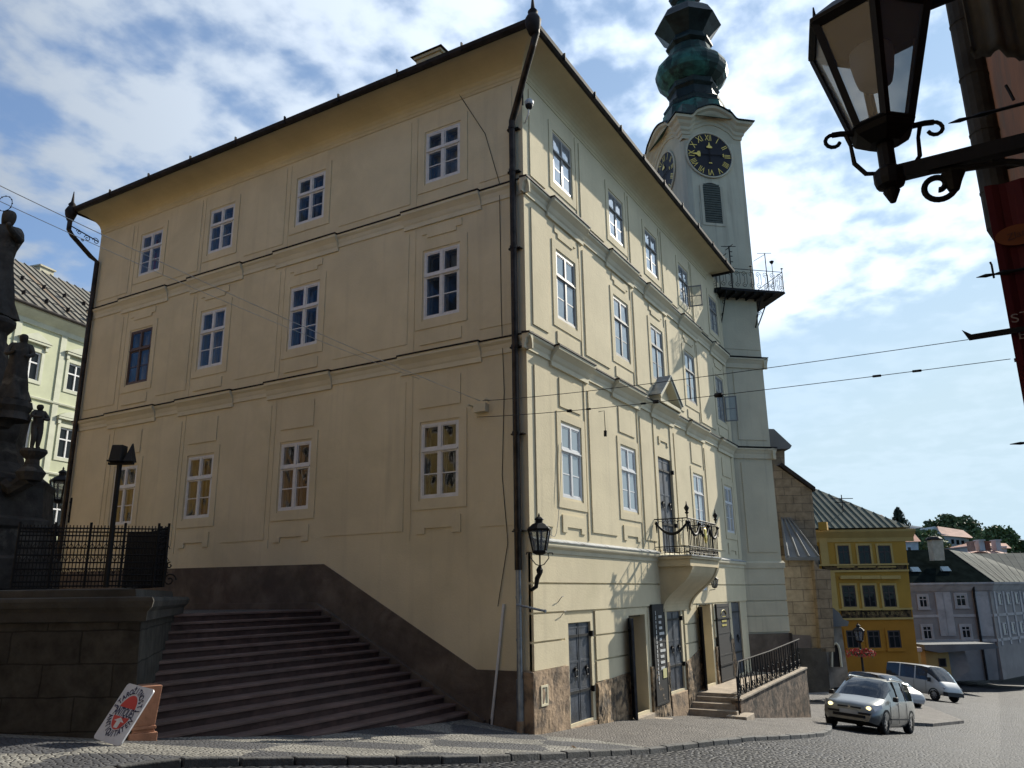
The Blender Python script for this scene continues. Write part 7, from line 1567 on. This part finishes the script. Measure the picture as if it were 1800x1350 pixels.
# silver estate car, headlights on
def place(cpx, D, front_dir, zoff=0):
    pass
def ground_T(x, y, yaw, L_=2.6, road=True):
    d = Vector((math.cos(yaw), math.sin(yaw), 0)); n_ = Vector((-d.y, d.x, 0)); g = (lambda q: hh(q.x, q.y)-(.085 if road else -.03)); c = Vector((x, y, 0))
    f, b, l, r = g(c+d*L_/2), g(c-d*L_/2), g(c+n_*.8), g(c-n_*.8); X = (d*L_+Vector((0, 0, f-b))).normalized(); Y = (n_*1.6+Vector((0, 0, l-r))).normalized(); Z = X.cross(Y).normalized(); Y = Z.cross(X)
    z = (f+b+l+r)/4; return Matrix(((X.x, Y.x, Z.x, x), (X.y, Y.y, Z.y, y), (X.z, Y.z, Z.z, z), (0, 0, 0, 1)))
SILV = carpaint('silver paint', (.22, .225, .215), .7, .36)
st = [(-2.12, .70, .42, .80, .66, .55, .92), (-2.06, .80, .34, .92, .76, .60, 1.18), (-1.85, .84, .30, .98, .80, .62, 1.50), (-1.55, .865, .26, 1.0, .825, .63, 1.545), (-.9, .875, .22, .99, .835, .635, 1.57), (-.2, .88, .21, .97, .84, .635, 1.58), (.35, .88, .21, .95, .84, .61, 1.535), (.62, .88, .21, .94, .84, .60, 1.44), (.95, .88, .22, .93, .83, .66, 1.20), (1.25, .875, .22, .92, .80, .70, 1.005), (1.45, .87, .23, .885, .78, .68, .93), (1.80, .84, .25, .80, .74, .60, .855), (2.02, .77, .28, .68, .68, .52, .76), (2.13, .64, .32, .56, .58, .45, .62)]
cpos = at(1520, 1265, 22.9)
CX, CY = 8.75, -4.62
yaw_c = math.atan2(-7.817-CY-.0, -14.19-CX)
c0 = at(1527, 1245, 27.3)
T1 = ground_T(c0.x, c0.y, math.atan2(CAM.y-c0.y, CAM.x-c0.x)-R(17))
c1, P = car('silver_car', 'silver estate car with lit headlights driving up the cobbled street', T1, st, SILV, ((1.38, .76), (-1.32, .76)), .315, (-1.9, .66), (.36, 1.26), (-2.1, -1.86))
def hexl(P, x0, x1, y0, y1, z0, z1): return [P(x0, y0, z0), P(x1, y0, z0), P(x1, y1, z0), P(x0, y1, z0), P(x0, y0, z1), P(x1, y0, z1), P(x1, y1, z1), P(x0, y1, z1)]
for s in (-1, 1):
    m = MB(); m.add([P(2.03, .42*s, .60), P(1.98, .72*s, .60), P(1.70, .86*s, .70), P(1.66, .83*s, .80), P(1.92, .62*s, .76), P(2.02, .45*s, .70)], [(0, 1, 2, 3, 4, 5)]); m.v = [v+ (P(1, 0, 0)-P(0, 0, 0))*.05+(P(0, 0, 1)-P(0, 0, 0))*.03 for v in m.v]; hl_ = m.build('headlight', LENS, c1, recalc=False)
    m = MB(); cc = P(2.08, .56*s, .70); m.add([cc+(P(0, math.cos(a)*.075, math.sin(a)*.055)-P(0, 0, 0)) for a in [2*math.pi*i/14 for i in range(14)]], [tuple(range(14))]); m.build('lit_bulb', HEADL, hl_, recalc=False)
    m = MB(); m.hexa(hexl(P, .70, .86, .90*s, 1.04*s, .95, 1.09)); m.build('door_mirror', PLAST, c1, bevel=.03)
    m = MB(); m.tube([P(-1.7, .60*s, 1.52), P(-1.5, .615*s, 1.575), P(0, .625*s, 1.60), P(.30, .60*s, 1.555)], .018, 6); m.build('roof_rail', CHROME, c1, smooth=True)
    m = MB(); m.hexa(hexl(P, .05, .20, .875*s, .90*s, .86, .89)); m.build('door_handle', CHROME, c1)
    m = MB(); m.hexa(hexl(P, -1.0, 1.0, .878*s, .895*s, .42, .47)); m.build('door_strip', PLAST, c1)
    for x in (-.78, .12, .98):
        m = MB(); m.tube([P(x, .885*s, .32), P(x, .885*s, .62), P(x-.02, .862*s, .93)], .006, 4); m.build('door_gap', BLACK, c1)
    for x in (-.80, .02): m = MB(); m.tube([P(x, .835*s, .98), P(x-.03, .73*s, 1.30), P(x-.03, .645*s, 1.52)], .022, 4); m.build('window_pillar', BLACK, c1)
m = MB(); m.hexa([P(2.08, -.52, .40), P(2.17, -.45, .40), P(2.17, .45, .40), P(2.08, .52, .40), P(2.10, -.50, .48), P(2.18, -.44, .48), P(2.18, .44, .48), P(2.10, .50, .48)]); m.build('lower_grille', BLACK, c1)
m = MB(); m.hexa([P(2.02, -.72, .50), P(2.15, -.60, .50), P(2.15, -.28, .50), P(2.05, -.28, .50), P(2.02, -.72, .56), P(2.15, -.60, .56), P(2.15, -.28, .56), P(2.05, -.28, .56)]); m.hexa([P(2.02, .72, .50), P(2.15, .60, .50), P(2.15, .28, .50), P(2.05, .28, .50), P(2.02, .72, .56), P(2.15, .60, .56), P(2.15, .28, .56), P(2.05, .28, .56)]); m.build('bumper_strip', PLAST, c1)
m = MB(); m.hexa(hexl(P, 2.04, 2.11, -.34, -.04, .645, .695)); m.hexa(hexl(P, 2.04, 2.11, .04, .34, .645, .695)); m.build('upper_grille', BLACK, c1)
m = MB(); m.hexa(hexl(P, 2.15, 2.17, -.26, .26, .49, .60)); pl_ = m.build('number_plate', PLATE, c1)
m = MB(); cc = P(2.115, 0, .67); m.add([cc+(P(0, math.cos(a)*.035, math.sin(a)*.045)-P(0, 0, 0)) for a in [2*math.pi*i/10 for i in range(10)]], [tuple(range(10))]); m.build('bonnet_badge', CHROME, c1, recalc=False)
for s in (-.35, .25): m = MB(); m.tube([P(1.22, s, 1.0), P(1.05, s+.3, 1.10), P(.98, s+.42, 1.155)], .008, 4); m.build('wiper', BLACK, c1)
m = MB(); m.hexa(hexl(P, -1.6, 1.7, -.7, .7, .18, .3)); m.build('underbody', BLACK, c1)

# white minibus
WHV = carpaint('white van paint', (.50, .50, .47), 0, .35)
sv = [(-2.35, .84, .42, 1.20, .82, .72, 1.95), (-2.30, .90, .36, 1.22, .88, .76, 2.08), (-1.6, .93, .34, 1.24, .90, .78, 2.12), (-.5, .94, .34, 1.22, .91, .78, 2.12), (.6, .94, .34, 1.20, .91, .78, 2.10), (1.05, .94, .34, 1.18, .90, .76, 2.04), (1.30, .94, .34, 1.16, .89, .78, 1.84), (1.62, .93, .34, 1.12, .87, .78, 1.50), (1.88, .92, .36, 1.06, .85, .75, 1.20), (2.15, .86, .40, .86, .78, .64, .98), (2.32, .76, .44, .66, .66, .54, .74)]
v0 = at(1621, 1198, 56)
T2 = ground_T(v0.x, v0.y, math.atan2(-_rt.y*0-.5, -1.0)*0+math.atan2(CAM.y-v0.y, CAM.x-v0.x)+R(48), road=True)
T2 = ground_T(v0.x, v0.y, math.atan2(CAM.y-v0.y, CAM.x-v0.x)+R(48))
van, P = car('white_minibus', 'white minibus with dark side windows parked before the yellow kiosk', T2, sv, WHV, ((1.55, .82), (-1.35, .82)), .34, (-2.25, 1.06), (1.1, 1.9), (-9, -8), kind='van')
for s in (-1, 1):
    for x in (-1.15, .10): m = MB(); m.hexa([P(x-.05, .90*s, 1.20), P(x+.05, .90*s, 1.20), P(x+.05, .925*s, 1.20), P(x-.05, .925*s, 1.20), P(x-.05, .77*s, 2.06), P(x+.05, .77*s, 2.06), P(x+.05, .80*s, 2.06), P(x-.05, .80*s, 2.06)]); m.build('window_pillar', WHV, van)
    m = MB(); m.hexa(hexl(P, 1.25, 1.40, .95*s, 1.12*s, 1.12, 1.38)); m.build('door_mirror', PLAST, van, bevel=.02)
    m = MB(); m.hexa(hexl(P, 2.10, 2.22, .52*s, .80*s, .72, .88)); m.build('headlight', LENS, van, bevel=.02)
    m = MB(); m.tube([P(.98, .945*s, .4), P(.98, .945*s, 1.18)], .01, 4); m.tube([P(.05, .945*s, .4), P(.05, .945*s, 1.18)], .01, 4); m.build('door_gap', BLACK, van)
m = MB(); m.hexa([P(2.2, -.86, .36), P(2.42, -.7, .36), P(2.42, .7, .36), P(2.2, .86, .36), P(2.2, -.86, .62), P(2.40, -.7, .60), P(2.40, .7, .60), P(2.2, .86, .62)]); m.build('front_bumper', PLAST, van)
m = MB(); m.hexa(hexl(P, 2.12, 2.28, -.5, .5, .70, .80)); m.build('front_grille', BLACK, van)
# white car half hidden behind the silver one
st2 = [(x, w_, zb, zs_ , wb, wr_, zr-.1 if zr > 1.2 else zr) for x, w_, zb, zs_, wb, wr_, zr in st]
q = at(1550, 1207, 44); T3 = ground_T(q.x, q.y, math.atan2(CAM.y-q.y, CAM.x-q.x)+R(40))
c3, P = car('white_car', 'white car almost hidden behind the silver estate car', T3, st2, carpaint('white car paint', (.38, .38, .38), 0, .35), ((1.38, .76), (-1.32, .76)), .31, (-1.9, .66), (.36, 1.26), (-2.1, -1.86))
for s in (-1, 1):
    m = MB(); m.add([P(2.05, .42*s, .60), P(2.0, .74*s, .62), P(1.78, .86*s, .72), P(1.74, .82*s, .80), P(1.96, .6*s, .75)], [(0, 1, 2, 3, 4)]); m.build('headlight', LENS, c3, recalc=False)
q = at(1500, 1212, 34); T4 = ground_T(q.x, q.y, math.atan2(CAM.y-q.y, CAM.x-q.x)+R(15))
